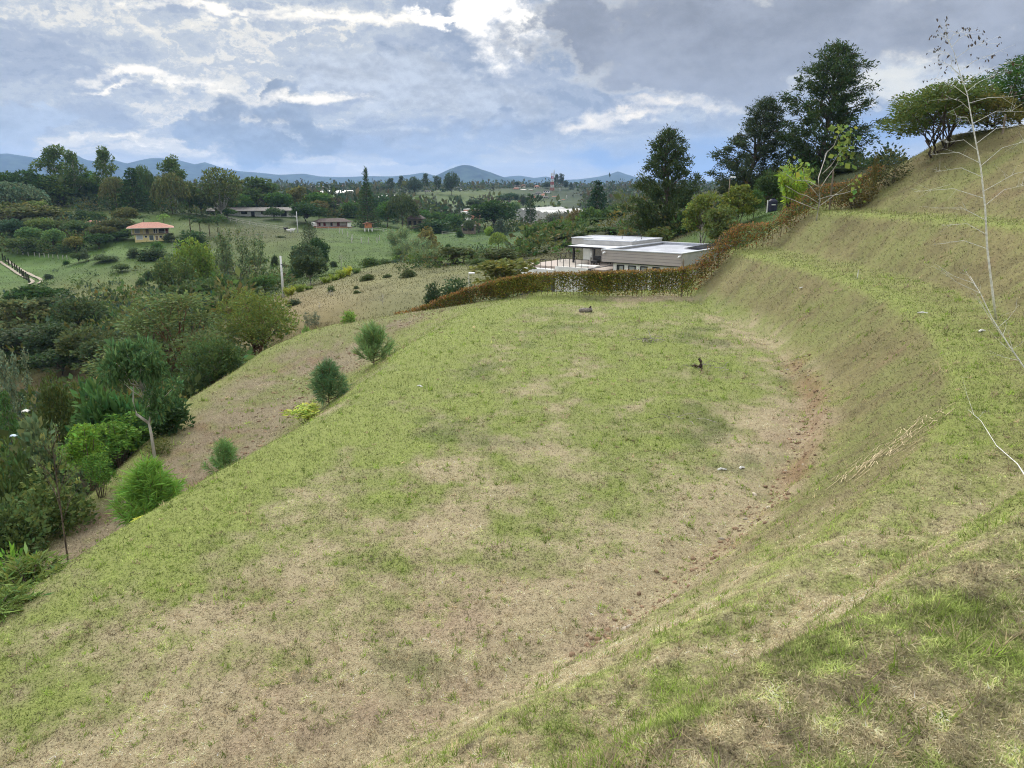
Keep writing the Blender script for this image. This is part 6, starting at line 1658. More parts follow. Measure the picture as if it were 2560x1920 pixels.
simple_house('red_roofed_house', 212, 256, 551, 566, 262, WHITE, TILE, 'low house whose red roof shows behind the dark hedgerow', 0.55, 0.3)
simple_house('grey_roofed_house', 1018, 1056, 536, 552, 322, WOOD, OLDTILE, 'low house with a grey-brown roof half hidden by the heavy drooping tree', 0.35, -0.1)
simple_house('pink_house', 1158, 1192, 524, 550, 362, PINKW, WHITE, 'pink two-storey house with a white roof edge behind the tall palm', 0.0, -0.35, 2, 2)
simple_house('white_annex', 1152, 1166, 530, 554, 352, WHITE, WHITE, 'white annexe wall left of the pink house', 0.0, -0.35, 1, 1, 6, cat='building')
simple_house('dark_shed', 1154, 1188, 556, 572, 312, WOOD, GREYR, 'dark open shed under the pink house at the pasture edge', 0.35, 0.0, 1, 2, cat='shed')
simple_house('blue_shed', 1320, 1334, 570, 586, 292, DARKIN, PALEWOOD, 'small dark shed with a pale roof at the foot of the slim pine', 0.12, 0.1, 1, 1, cat='shed')
simple_house('white_house', 686, 704, 490, 500, 400, WHITE, GREYR, 'tiny white house corner seen above the stable trees', 0.2, 0.0, cat='house')
# village on the far hill
for row in [
    ('brick_house', 1283, 1297, 469, 478, 880, PINKW, TILE, 'brick-red house at the left end of the village', 0.25),
    ('pink_villa', 1302, 1316, 473, 481, 870, PINKW, WHITE, 'pale pink house with three windows left of the big round village tree', 0.15),
    ('pink_villa', 1322, 1332, 474, 480, 868, PINKW, WHITE, 'smaller pink house just right of the pale pink one', 0.12),
    ('tan_villa', 1336, 1348, 463, 472, 905, CREAMW, TILE, 'tan house high up right of the big round village tree', 0.35),
    ('white_villa', 1338, 1352, 479, 491, 830, WHITE, GREYR, 'white gabled village house, tallest white front', 0.35),
    ('white_villa', 1328, 1338, 484, 491, 826, WHITE, GREYR, 'lower white house attached left of the tall white front', 0.2),
    ('orange_villa', 1351, 1366, 484, 492, 828, CREAMW, TILE, 'orange-roofed house right of the tall white front', 0.6),
    ('orange_villa', 1378, 1398, 490, 498, 820, BRICK, TILE, 'wide orange-roofed house at the foot of the mast', 0.7),
    ('white_villa', 1358, 1374, 476, 482, 850, WHITE, GREYR, 'white house with a curved front left of the mast', 0.1),
    ('balcony_house', 1312, 1324, 491, 504, 800, PINKW, WHITE, 'pink and white balcony house left of the slim dark pine top', 0.15),
    ('brick_block', 1328, 1337, 490, 500, 805, BRICK, BRICK, 'bare orange brick block among the village houses', 0.0),
    ('cream_house', 1354, 1370, 490, 500, 806, CREAMW, GREYR, 'cream house with a grey roof below the orange-roofed one', 0.2),
    ('white_bungalow', 1356, 1370, 503, 508, 770, WHITE, WHITE, 'low white bungalow below the village on the green slope', 0.1),
    ('tan_bungalow', 1404, 1412, 498, 504, 790, CREAMW, TILE, 'small tan house right below the mast', 0.2),
    ('white_bungalow', 1394, 1402, 501, 504, 780, WHITE, WHITE, 'tiny white house right of the mast foot', 0.1),
    ('cottage', 1285, 1300, 462, 467, 940, CREAMW, GREYR, 'grey-roofed cottage under the little round skyline tree', 0.5),
    ('cottage', 1304, 1312, 461, 466, 945, CREAMW, TILE, 'tan cottage on the village skyline', 0.4),
    ('farm_building', 1335, 1366, 519, 526, 560, WHITE, PALEWOOD, 'white farm building just above the greenhouses', 0.3),
    ('farm_building', 1060, 1076, 476, 480, 735, WHITE, GREYR, 'small pale building under the far eucalyptus row', 0.2),
    ('hill_house', 1140, 1156, 467, 471, 1000, WHITE, GREYR, 'white house right of the last far eucalyptus', 0.3),
    ('hill_house', 1172, 1196, 475, 481, 960, CREAMW, GREYR, 'long pale house on the wooded rise left of the village', 0.3),
    ('hill_house', 840, 858, 462, 468, 1300, BRICK, TILE, 'brown-roofed house on the far plateau left of the tall tiered pine', 0.4),
    ('hill_house', 812, 828, 464, 469, 1310, CREAMW, GREYR, 'pale house on the far plateau above the long white greenhouse', 0.4),
    ('hill_house', 698, 712, 466, 470, 1290, CREAMW, GREYR, 'pale house on the far plateau above the stable trees', 0.3),
    ('barn', 1468, 1484, 470, 475, 1000, SHEET, SHEET, 'white barn roof far right of the mast', 0.4)]:
    nm, u0, u1, vt, vb, Y, wm, rm, lb, rf = row
    simple_house(nm, u0, u1, vt, vb, Y, wm, rm, lb, rf, random.uniform(-0.3, 0.3), 2 if vb - vt > 9 else 1, 3 if u1 - u0 > 13 else 2)
def greenhouse(u0, v0, u1, v1, Ya, Yb, vt, label, bays=3):
    a = at(u0, v0, Ya); b = at(u1, v1, Yb); L_ = math.hypot(b[0] - a[0], b[1] - a[1]); ang = math.atan2(b[1] - a[1], b[0] - a[0])
    z = min(h1(a[0], a[1]), h1(b[0], b[1])); top = at((u0 + u1) / 2, vt, (Ya + Yb) / 2)[2]
    r = empty('greenhouse', (a[0], a[1], z), ang, label, 'greenhouse', 'white greenhouses')
    H_ = max(3.5, top - z)
    dep = 22.0
    for k in range(bays):
        x0, x1 = L_ * k / bays, L_ * (k + 1) / bays; xm = (x0 + x1) / 2
        MB().add([(x0, 0, H_ * 0.88), (xm, 0, H_), (x1 - 0.02, 0, H_ * 0.88), (x0, dep, H_ * 0.88 + 1), (xm, dep, H_ + 1), (x1 - 0.02, dep, H_ * 0.88 + 1), (x0, 0, -3), (x1 - 0.02, 0, -3), (x0, dep, -3), (x1 - 0.02, dep, -3)],
                 [(0, 1, 4, 3), (1, 2, 5, 4), (6, 7, 2, 1, 0), (8, 3, 4, 5, 9), (6, 0, 3, 8), (7, 9, 5, 2)]).build('bay', SHEET, r)
greenhouse(1290, 530, 1336, 532, 440, 425, 522, 'white film greenhouse left of the slim dark pine', 2)
greenhouse(1338, 533, 1376, 540, 420, 385, 527, 'white film greenhouse right of the slim dark pine', 2)
greenhouse(786, 482, 830, 494, 700, 560, 478, 'long narrow white greenhouse running down behind the farmhouse trees', 2)
greenhouse(938, 502, 985, 503, 600, 600, 491, 'broad white greenhouse right of the tall tiered pine', 3)
greenhouse(770, 470, 800, 470, 1250, 1240, 466, 'distant white greenhouse on the plateau', 2)

# red and white telecom mast
def mast():
    b = at(1380, 496, 880); t = at(1380, 432, 880); z = h1(b[0], 880)
    r = empty('telecom_mast', (b[0], 880, z), 0.3, 'red and white lattice telecom mast in the village', 'mast')
    RM = mat('mast_red', (0.42, 0.07, 0.045), 0.6); WM = mat('mast_white', (0.66, 0.66, 0.66), 0.6)
    H_ = t[2] - z; n = 6
    for k in range(n):
        z0, z1 = H_ * k / n, H_ * (k + 1) / n; w0, w1 = 1.9 - 1.1 * k / n, 1.9 - 1.1 * (k + 1) / n
        mb = MB(); c0 = [(-w0, -w0), (w0, -w0), (w0, w0), (-w0, w0)]; c1 = [(-w1, -w1), (w1, -w1), (w1, w1), (-w1, w1)]
        for i in range(4):
            j = (i + 1) % 4
            mb.tube([(*c0[i], z0), (*c1[i], z1 - 0.02)], 0.13, 4); mb.tube([(*c0[i], z0), (*c1[j], z1 - 0.02)], 0.16, 3); mb.tube([(*c0[j], z0), (*c1[i], z1 - 0.02)], 0.16, 3); mb.tube([(*c0[i], z0), (*c0[j], z0)], 0.16, 3)
        mb.build('lattice_section', RM if k % 2 == 0 else WM, r)
    for k, zz in enumerate((0.80, 0.90, 0.97)):
        MB().tube([(1.6, -1.5, H_ * zz), (1.6, -1.5, H_ * zz + 3.2)], 0.5, 6).build('antenna', WM, r)
mast()

# poles
def pole(u, vt, Y, rad, m, label, lamp=False, vb=None, cat='pole', name='utility_pole', cross=False):
    p = at(u, vt, Y); z = h1(p[0], Y)
    r = empty(name, (p[0], Y, z), 0, label, cat)
    h = p[2] - z
    MB().tube([(0, 0, -0.5), (0, 0, h)], [rad, rad * 0.65], 10).build('shaft', m, r, smooth=True)
    if cross: MB().tube([(0, -0.1, h * 0.80), (0.5, -0.1, h * 0.77)], 0.05, 5).build('bracket', DARKM, r)
    if lamp:
        MB().tube([(-0.02, 0, h), (0.25, -0.25, h + 0.12)], 0.03, 5).build('arm', m, r)
        MB().box(0.0, 0.5, -0.45, -0.15, h + 0.05, h + 0.2).build('lamp_head', PLAST, r, bevel=0.03)
    return r
CONC = mat('pale_concrete', (0.62, 0.62, 0.60), 0.85, var=0.08, scale=4)
pole(701, 640, 96, 0.17, CONC, 'white concrete utility pole standing in the valley above the golden tree', cross=True)
pole(741, 529, 280, 0.20, CONC, 'grey utility pole beside the two cattle left of the farmhouse')
pole(1825, 446, 84, 0.07, WOOD, 'slim lamp post with a white lamp head on the neighbour\'s slope', lamp=True, name='lamp_post', cat='lamp post')
pole(1172, 686, 62, 0.04, PALEWOOD, 'thin white post with a camera above the descending russet hedge', lamp=True, name='camera_post', cat='post')
for i, (u, vt, Y) in enumerate([(1400, 470, 870), (1362, 486, 820), (1417, 488, 800), (1345, 500, 780)]):
    pole(u, vt, Y, 0.35, CONC, ['pale street pole right of the mast', 'pale street pole beside the orange-roofed village house', 'pale street pole farthest right below the village', 'pale street pole in front of the village houses'][i])
# water tank
def tank():
    p = at(1931, 521, 88); z = h1(p[0], 88); s = 88 / FPX
    r = empty('water_tank', (p[0], 88, z), 0, 'dark navy plastic water tank on the neighbour\'s slope', 'water tank')
    NAVY = mat('navy_plastic', (0.012, 0.014, 0.04), 0.5, var=0.1)
    h = at(1931, 497, 88)[2] - z
    MB().tube([(0, 0, -0.4), (0, 0, h * 0.2), (0, 0, h * 0.22), (0, 0, h * 0.8), (0, 0, h * 0.9), (0, 0, h)], [0.52, 0.52, 0.50, 0.50, 0.40, 0.16], 20).build('tank_body', NAVY, r, smooth=True)
    for zz in (0.3, 0.45, 0.62, 0.76): MB().tube([(0, 0, h * zz - 0.02), (0, 0, h * zz + 0.02)], 0.53, 20).build('rib', NAVY, r)
    MB().tube([(0, 0, h + 0.003), (0, 0, h + 0.10)], 0.20, 12).build('lid', NAVY, r)
    MB().add([(0.533 * math.sin(t), -0.533 * math.cos(t), h * q) for q in (0.50, 0.57) for t in np.linspace(-0.55, 0.35, 8)], [(i, i + 1, i + 9, i + 8) for i in range(7)]).build('lettering_band', PLAST, r)
    MB().box(-0.62, -0.57, -0.1, 0.1, -0.4, h * 0.9).build('pipe', PLAST, r)
tank()

# ------------------------------------------------------------------ fences, posts, track, cattle
def rail_fence(pts, label, m, hgt=1.1, step=2.6, rails=(0.45, 0.9), rad=0.07):
    P = [at(*q) for q in pts]; S = []
    for a, b in zip(P[:-1], P[1:]):
        n = max(1, int(math.hypot(b[0] - a[0], b[1] - a[1]) / step))
        S += [a + (b - a) * k / n for k in range(n)]
    S.append(P[-1]); G = [(p[0], p[1], h1(p[0], p[1])) for p in S]
    r = empty('rail_fence', G[0], 0, label, 'fence')
    o = np.array(G[0])
    for g in G:
        q = np.array(g) - o; MB().box(q[0] - rad, q[0] + rad, q[1] - rad, q[1] + rad, q[2] - 0.3, q[2] + hgt).build('post', m, r)
    for k in rails:
        MB().tube([np.array(g) - o + np.array((0, -rad - 0.03, hgt * k)) for g in G], 0.055, 4).build('rail', m, r)
rail_fence([(792, 574, 298), (850, 574, 296), (905, 572, 296), (985, 575, 290)], 'pale post-and-rail fence in front of the farmhouse and the orange hut', PALEWOOD, 1.5, 4)
rail_fence([(560, 546, 306), (640, 560, 292), (715, 574, 284)], 'pale rail fence descending from the stable towards the cattle', PALEWOOD, 1.5, 4)
rail_fence([(1105, 578, 300), (1142, 577, 300)], 'short grey wooden fence at the pasture edge under the pink house', PALEWOOD, 1.6, 3)
rail_fence([(1250, 588, 280), (1330, 592, 275)], 'low dark fence along the far edge of the right pasture', WOOD, 1.2, 4)
def posts(pts, label_f, m, hgt, rad, group, name='fence_post'):
    for i, q in enumerate(pts):
        p = at(*q); z = h1(p[0], p[1])
        o = MB().box(-rad, rad, -rad, rad, -0.3, hgt).add([(-rad, -rad, hgt), (rad, -rad, hgt), (rad, rad, hgt), (-rad, rad, hgt), (0, 0, hgt + rad)], [(0, 1, 4), (1, 2, 4), (2, 3, 4), (3, 0, 4)]).build(name, m)
        o.location = (p[0], p[1], z); tag(o, label_f(i), 'post', group)
posts([(20, 622, 232), (32, 625, 231), (44, 628, 230), (57, 631, 229), (70, 633, 228), (86, 633, 228), (98, 634, 227), (110, 635, 227), (121, 637, 226), (132, 640, 225), (145, 643, 224), (157, 645, 223), (168, 648, 222)],
      lambda i: ['first', 'second', 'third', 'fourth', 'fifth', 'sixth', 'seventh', 'eighth', 'ninth', 'tenth', 'eleventh', 'twelfth', 'thirteenth'][i] + ' white post from the left along the top of the green pasture', mat('dull_post', (0.36, 0.35, 0.30), 0.9, var=0.15), 1.15, 0.08, 'white posts of the left pasture')
posts([(6, 640, 222), (12, 643, 220), (20, 648, 217), (29, 655, 213), (36, 662, 210), (42, 668, 207), (49, 676, 203), (55, 684, 199), (60, 691, 196), (66, 698, 193), (72, 707, 189), (75, 716, 186)],
      lambda i: ['first', 'second', 'third', 'fourth', 'fifth', 'sixth', 'seventh', 'eighth', 'ninth', 'tenth', 'eleventh', 'twelfth'][i] + ' dark post from the top of the row lining the dirt track', mat('dark_post', (0.035, 0.045, 0.02), 0.9, var=0.3, scale=4), 1.9, 0.13, 'dark posts beside the dirt track')
posts([(870, 596, 262), (881, 606, 250), (880, 616, 238), (904, 614, 240), (922, 614, 240), (943, 613, 241), (949, 606, 252), (849, 579, 285), (856, 582, 280)],
      lambda i: ['pale stake in the pasture nearest the farmhouse gate', 'tall pale stake in the middle of the pasture', 'shorter pale stake right under the tall one', 'first low stake of the pasture row under the hut', 'second low stake of the pasture row under the hut', 'third low stake of the pasture row under the hut', 'tall stake at the right end of the pasture row under the hut', 'upper gate post below the farmhouse fence', 'lower gate post below the farmhouse fence'][i], PALEWOOD, 1.6, 0.11, 'pasture stakes')

def track():
    m = mat('track_gravel', (0.33, 0.285, 0.22), 0.95, var=0.15, scale=3)
    r = empty('dirt_track', (0, 0, 0)); tag(r, kind='structure')
    C = [(8, 645, 221), (30, 657, 214), (45, 668, 208), (60, 680, 202), (75, 690, 197), (88, 700, 192), (95, 708, 189), (93, 716, 186), (85, 722, 184)]
    P = np.array([at(*c) for c in C]); t = np.linspace(0, len(P) - 1, 60); Q = np.stack([np.interp(t, np.arange(len(P)), P[:, k]) for k in range(2)], -1)
    for k in range(3): Q[1:-1] = (Q[:-2] + 2 * Q[1:-1] + Q[2:]) / 4
    D = np.gradient(Q, axis=0); Nn = np.stack([-D[:, 1], D[:, 0]], -1); Nn /= np.linalg.norm(Nn, axis=1, keepdims=True)
    for off in (-0.95, 0.95):
        L_, R_ = Q + Nn * (off - 0.4), Q + Nn * (off + 0.4)
        zl, zr = H(L_[:, 0], L_[:, 1]) + 0.22, H(R_[:, 0], R_[:, 1]) + 0.22
        v = np.vstack([np.column_stack([L_, zl]), np.column_stack([R_, zr])]); n = len(Q)
        f = np.array([(i, i + 1, n + i + 1, n + i) for i in range(n - 1)])
        tag(link('wheel_rut', np_mesh('wheel_rut', v, f, m), r))
track()

def cow(u, v, Y, rot, color, label, lying=False):
    p = at(u, v, Y); z = h1(p[0], Y) - (0.35 if lying else 0.0)
    bm_ = bpy.data.meshes.new('body')
    V = [(-1.0, 0, 1.05), (-0.75, 0, 1.15), (-0.2, 0, 1.1), (0.4, 0, 1.12), (0.8, 0, 1.2), (1.1, 0, 1.35), (1.4, 0, 1.25), (-1.05, 0, 0.75)]
    E = [(0, 1), (1, 2), (2, 3), (3, 4), (4, 5), (5, 6), (0, 7)]
    rad = [0.2, 0.36, 0.40, 0.36, 0.25, 0.19, 0.12, 0.05]
    for (x, y) in ((-0.75, 0.22), (-0.75, -0.22), (0.45, 0.2), (0.45, -0.2)):
        b = len(V); V += [(x, y, 0.75), (x + (0.06 if x < 0 else 0), y, 0.42), (x, y, 0.05)]; E += [(1 if x < 0 else 3, b), (b, b + 1), (b + 1, b + 2)]; rad += [0.16, 0.085, 0.07]
    b = len(V); V += [(1.1, 0.2, 1.45), (1.1, -0.2, 1.45)]; E += [(5, b), (5, b + 1)]; rad += [0.05, 0.05]
    bm_.from_pydata(V, E, []); o = link('cow', bm_, None, (p[0], Y, z), rot)
    sk = o.modifiers.new('skin', 'SKIN'); su = o.modifiers.new('sub', 'SUBSURF'); su.levels = su.render_levels = 1
    for d, q in zip(bm_.skin_vertices[0].data, rad): d.radius = (q, q); d.use_root = False
    bm_.skin_vertices[0].data[2].use_root = True
    bm_.materials.append(mat('hide', color, 0.85, var=0.05))
    tag(o, label, 'cow')
cow(731, 582, 279, 0.3, (0.72, 0.70, 0.66), 'white cow standing on the slope beside the grey utility pole')
cow(724, 577, 281, 3.0, (0.66, 0.64, 0.60), 'second white cow, left of the one by the grey utility pole', True)
cow(715, 574, 283, 2.6, (0.03, 0.028, 0.026), 'black cow left of the two white cattle')

# ------------------------------------------------------------------ hedges on the boundary
HEDGE_STEM = mat('hedge_stem', (0.16, 0.10, 0.06), 0.95, var=0.3, scale=10)
def hedge(name, base, hts, thick, nl, leaf, cols, label, top_tint, stem_step=0.45, thin=(), sag=0.0, seed=1, leaf_from=0.12, stem_len=1.0, tops=None):
    """base: (x, y) polyline on the ground; hts: height at each point; cols: leaf colours with weights"""
    g = np.random.default_rng(seed)
    B = np.array(base, float); seg = np.hypot(*np.diff(B, axis=0).T); cum = np.concatenate([[0], np.cumsum(seg)])
    if tops is not None:                        # heights read off the clipped top line
        hts = [max(0.8, at(u, v, q[1])[2] - h1(*q)) for (u, v), q in zip(tops, B)]
    o = np.array((B[0, 0], B[0, 1], h1(*B[0])))
    r = empty(name, o, 0, label, 'hedge')
    def pos(s):
        return np.interp(s, cum, B[:, 0]), np.interp(s, cum, B[:, 1]), np.interp(s, cum, np.array(hts, float))
    s = g.uniform(0, cum[-1], nl); x, y, h = pos(s)
    # uneven density: plants alternate with thin places
    keep = (0.78 + 0.7 * pn(s / 0.9, s * 0 + seed, 5) + 0.5 * pn(s / 3.1, s * 0 + seed, 6))
    q = g.random(nl) ** 0.8
    keep = keep + 0.30 * ss(0.55, 0.95, q) - 0.35 * (1 - ss(0.10, 0.42, q))
    for (a, b, k) in thin: keep = keep - k * ((s > a) & (s < b))
    m = g.random(nl) < keep
    s, x, y, h, q = s[m], x[m], y[m], h[m], q[m]; n = len(s)
    zz = H(x, y)
    hh = h * (1 + 0.07 * pn(s / 0.7, s * 0, 8) * 2)
    P = np.stack([x + g.normal(0, thick * 0.5, n), y + g.normal(0, thick * 0.5, n), zz + hh * (leaf_from + (1 - leaf_from) * q)], -1) - o
    lv = Leaves(seed + 3)
    wts = np.array([c[1] for c in cols], float); ci = g.choice(len(cols), n, p=wts / wts.sum())
    tint = np.array([c[0] for c in cols])[ci]
    tw = ss(0.86, 0.97, q) * (0.5 + 0.5 * g.random(n))
    tint = tint + (np.array(top_tint) - tint) * tw[:, None]
    lv.add(P, leaf, 0.55, D=np.array((0, 0, 0.35)) + np.zeros((n, 3)), jitter=1.0, tone=0.28, tint=tint)
    f = link('foliage', lv.mesh('foliage', LEAF), r); f.color = (1.6, 1.75, 1.5, 1)
    mb = MB()
    for t in np.arange(0.1, cum[-1], stem_step):
        t = t + g.normal(0, 0.06); X, Yy, hq = pos(t); z = h1(X, Yy)
        a = np.array((X, Yy, z - 0.1)) - o; k = stem_len * g.uniform(0.7, 0.95)
        mb.tube([a, a + np.array((g.normal(0, 0.06), g.normal(0, 0.05), hq * 0.45 * k)), a + np.array((g.normal(0, 0.15), g.normal(0, 0.08), hq * k))], [0.022, 0.017, 0.008], 4)
    tag(mb.build('stem_row', HEDGE_STEM, r), kind='stuff')
    return r
RUS = (0.17, 0.075, 0.03); OLH = (0.115, 0.105, 0.02); GRH = (0.07, 0.085, 0.02); YLH = (0.22, 0.19, 0.04); DKH = (0.055, 0.055, 0.02); BRH = (0.11, 0.065, 0.03)
hedge('clipped_hedge', [(-1.0, 58.3), (1.0, 58.0), (4, 57.6), (8, 57.3), (12.5, 57.2), (13.6, 57.6)], None, 0.38, 40000, 0.115,
      [(OLH, 4), (GRH, 2.2), (YLH, 1.5), (RUS, 0.9), (DKH, 1.6)], 'clipped olive and russet hedge across the far end of the lot, before the flat-roofed house', (0.17, 0.09, 0.04), 0.36, [(2.0, 5.6, 0.34), (5.6, 7.2, 0.12)], seed=301, tops=[(1255, 698), (1310, 686), (1410, 681), (1540, 678), (1690, 673), (1720, 662)], leaf_from=0.04)
hedge('descending_hedge', [(-9.8, 63.4), (-7.8, 62.6), (-6.2, 61.8), (-4.4, 61.0), (-2.6, 60.0), (-0.9, 58.6)], None, 0.40, 16000, 0.125,
      [(BRH, 2.2), (DKH, 2.5), (OLH, 2.6), (RUS, 1.2), (GRH, 1.8)], 'dense russet hedge dipping down to the left past the edge of the lot', (0.17, 0.08, 0.035), 0.5, seed=302, leaf_from=0.02, tops=[(1000, 784), (1045, 770), (1095, 750), (1150, 729), (1205, 714), (1260, 701)])
hedge('climbing_hedge', [(13.7, 57.7), (14.9, 58.4), (16.4, 59.3), (18.0, 60.2), (20.4, 61.0), (22.4, 61.2), (25.0, 61.0), (28.5, 60.4)], [2.2, 2.1, 2.2, 2.0, 1.9, 1.8, 2.0, 1.9], 0.60, 17000, 0.13,
      [(BRH, 3.5), (RUS, 2), (OLH, 1.8), (DKH, 2.2), (GRH, 0.8)], 'thin brown hedge climbing the bank beside the benches', (0.17, 0.085, 0.045), 0.34, [(4.5, 6.5, 0.3), (7.2, 8.6, 0.3)], seed=303, leaf_from=0.05)
for (u, vt, Y, hh, lb) in [(1709, 646, 57.4, 2.6, 'grey pointed fence post at the corner of the clipped hedge'), (1800, 588, 59.6, 1.6, 'grey fence post where the climbing hedge bends, left of the soil patch'), (2084, 425, 60.5, 2.0, 'grey fence post behind the big-leaved sapling'), (2514, 285, 55.0, 1.2, 'thin grey post on the hill crest near the right border')]:
    p = at(u, vt, Y); z = h1(p[0], Y); hg = max(1.0, p[2] - z)
    o = MB().tube([(0, 0, -0.3), (0, 0, hg * 0.93), (0, 0, hg)], [0.075, 0.07, 0.02], 8).build('fence_post', WOOD); o.location = (p[0], Y, z); tag(o, lb, 'post', 'boundary fence posts')

# ------------------------------------------------------------------ undergrowth and the far-off woods
def scatter_bushes(name, spots, leaf_k, nper, seed, label, cat, gain=1.0):
    """spots: (x, y, radius, height, colour) arrays"""
    g = np.random.default_rng(seed); lv = Leaves(seed)
    X = np.array([s[0] for s in spots]); Y = np.array([s[1] for s in spots]); Rr = np.array([s[2] for s in spots]); Hh = np.array([s[3] for s in spots]); Cc = np.array([s[4] for s in spots])
    Z = H(X, Y)
    i = np.repeat(np.arange(len(X)), nper); n = len(i)
    u = unit(g, n); u[:, 2] = np.abs(u[:, 2]); rr = (0.35 + 0.65 * g.random(n)) ** 0.7
    lump = 1 + 0.35 * np.sin(u[:, 0] * 5 + i) * np.sin(u[:, 1] * 5 + i * 1.7)
    P = np.stack([X[i] + u[:, 0] * rr * Rr[i] * lump, Y[i] + u[:, 1] * rr * Rr[i] * lump, Z[i] + u[:, 2] * rr * Hh[i] * lump], -1)
    lv.add(P, 1.0, 0.6, D=u + np.array((0, 0, 0.2)), jitter=0.8, tint=Cc[i] * gain)
    v = lv.V[0].reshape(-1, 4, 3); sz = (leaf_k * Rr[i])[:, None, None]
    v[:] = v[:, :1] + (v - v[:, :1]) * sz
    lv.V[0] = v.reshape(-1, 3)
    return tag(link(name, lv.mesh(name, LEAF)), label, cat, kind='stuff')
def undergrowth():
    g = np.random.default_rng(401); S = []
    pal = [DKG, GRN, GRN, MID, OLV, OLB, BLG, DKG, (0.06, 0.085, 0.03)]
    def zone(us, vs, Ys, n, rad, hk, pal_=pal):
        for k in range(n):
            t = g.random(); u = g.uniform(*us); Y = math.exp(g.uniform(math.log(Ys[0]), math.log(Ys[1])))
            x = at(u, vs, Y)[0]; r_ = g.uniform(*rad)
            S.append((x, Y, r_, r_ * hk * g.uniform(0.7, 1.3), pal_[g.integers(len(pal_))]))
    zone((-150, 470), 900, (26, 42), 220, (0.6, 1.4), 1.2)
    zone((-150, 560), 880, (42, 60), 190, (1.0, 2.2), 1.3)
    zone((-100, 700), 800, (62, 82), 110, (1.0, 2.2), 1.1)
    zone((-100, 620), 780, (92, 135), 260, (1.6, 3.2), 1.3)
    zone((-60, 300), 560, (228, 262), 130, (1.6, 3.4), 1.2)
    zone((-60, 600), 510, (292, 330), 170, (2.0, 4.0), 1.5)
    zone((560, 1060), 500, (335, 380), 150, (2.0, 4.0), 1.5)
    zone((1020, 1480), 540, (318, 350), 120, (1.8, 3.6), 1.3)
    zone((1290, 1660), 580, (104, 190), 60, (1.6, 3.0), 1.2)
    zone((1640, 2230), 520, (92, 118), 150, (0.9, 2.0), 1.2)
    zone((440, 720), 660, (118, 165), 80, (1.2, 2.4), 1.2)
    zone((80, 620), 690, (160, 205), 45, (0.8, 2.0), 1.0)
    zone((1000, 1320), 640, (102, 128), 60, (0.9, 1.7), 1.0)
    # keep the lawns, fields, buildings and the road strip clear
    clear = [(378, 602, 243, 16), (430, 610, 236, 10), (150, 540, 286, 11), (200, 545, 283, 10), (830, 560, 309, 16), (920, 570, 292, 12), (640, 545, 318, 22), (720, 550, 318, 22), (560, 545, 312, 14), (870, 545, 330, 10), (1170, 545, 355, 10), (1830, 600, 79, 6), (1900, 535, 88, 4), (1760, 640, 74, 6), (300, 620, 232, 10), (1931, 520, 88, 3)]
    out = []
    for s in S:
        ok = True
        for (u, v, Y, rad) in clear:
            p = at(u, v, Y)
            if math.hypot(s[0] - p[0], s[1] - p[1]) < rad: ok = False
        d, e = curve_dist(TOE, np.array([s[0]]), np.array([s[1]]))[0], curve_dist(EDGE, np.array([s[0]]), np.array([s[1]]), False)[0]
        w2 = np.interp(s[1], [12, 22, 36, 50, 60], [5.4, 6.2, 11.6, 13.0, 14.0])
        if s[1] < 64 and e < w2 + 1.0 + s[2] * 0.8: ok = False
        if math.hypot(s[0] - 8, s[1] - 74) < 15: ok = False
        if 60 < s[1] < 100 and -22 < s[0] < 6: ok = False
        if ok: out.append(s)
    scatter_bushes('undergrowth', out, 0.25, 76, 402, 'tangled undergrowth filling the valley sides between the trees', 'undergrowth', 1.6)
undergrowth()
def far_woods():
    g = np.random.default_rng(411); S = []
    pal = [DKG, BLG, MID, (0.05, 0.06, 0.032), (0.06, 0.07, 0.045), (0.07, 0.065, 0.04)]
    n = 8500
    th = g.uniform(-0.62, 0.62, n); r = np.exp(g.uniform(math.log(360), math.log(3400), n))
    x, y = r * np.sin(th), r * np.cos(th)
    dens = fbm(x, y, 210, 3, 77) * 2 + 0.20 * (r < 520) + 0.25 * ss(1000, 1800, r)
    for k in range(n):
        if dens[k] < -0.25: continue
        ok = True
        for (u, v, Y, rad) in [(1350, 505, 760, 62), (1350, 512, 690, 50), (1310, 500, 770, 42), (1400, 500, 770, 42), (1350, 515, 620, 36), (1300, 480, 860, 36), (1345, 478, 860, 36), (1190, 494, 690, 55), (1110, 502, 620, 34), (1240, 486, 745, 30), (1330, 530, 420, 40), (960, 500, 610, 26), (805, 488, 640, 34), (1350, 490, 815, 36), (1160, 560, 380, 24)]:
            p = at(u, v, Y)
            if math.hypot((x[k] - p[0]), (y[k] - p[1]) * 0.8) < rad: ok = False
        if ok:
            rad = g.uniform(2.5, 5.5) * (1 + 0.5 * (r[k] > 1200))
            S.append((x[k], y[k], rad, rad * g.uniform(1.0, 2.2), pal[g.integers(len(pal))]))
    scatter_bushes('distant_woodland', S, 0.68, 16, 412, 'distant woods spread over the hills towards the mountains', 'woodland', 1.3)
far_woods()

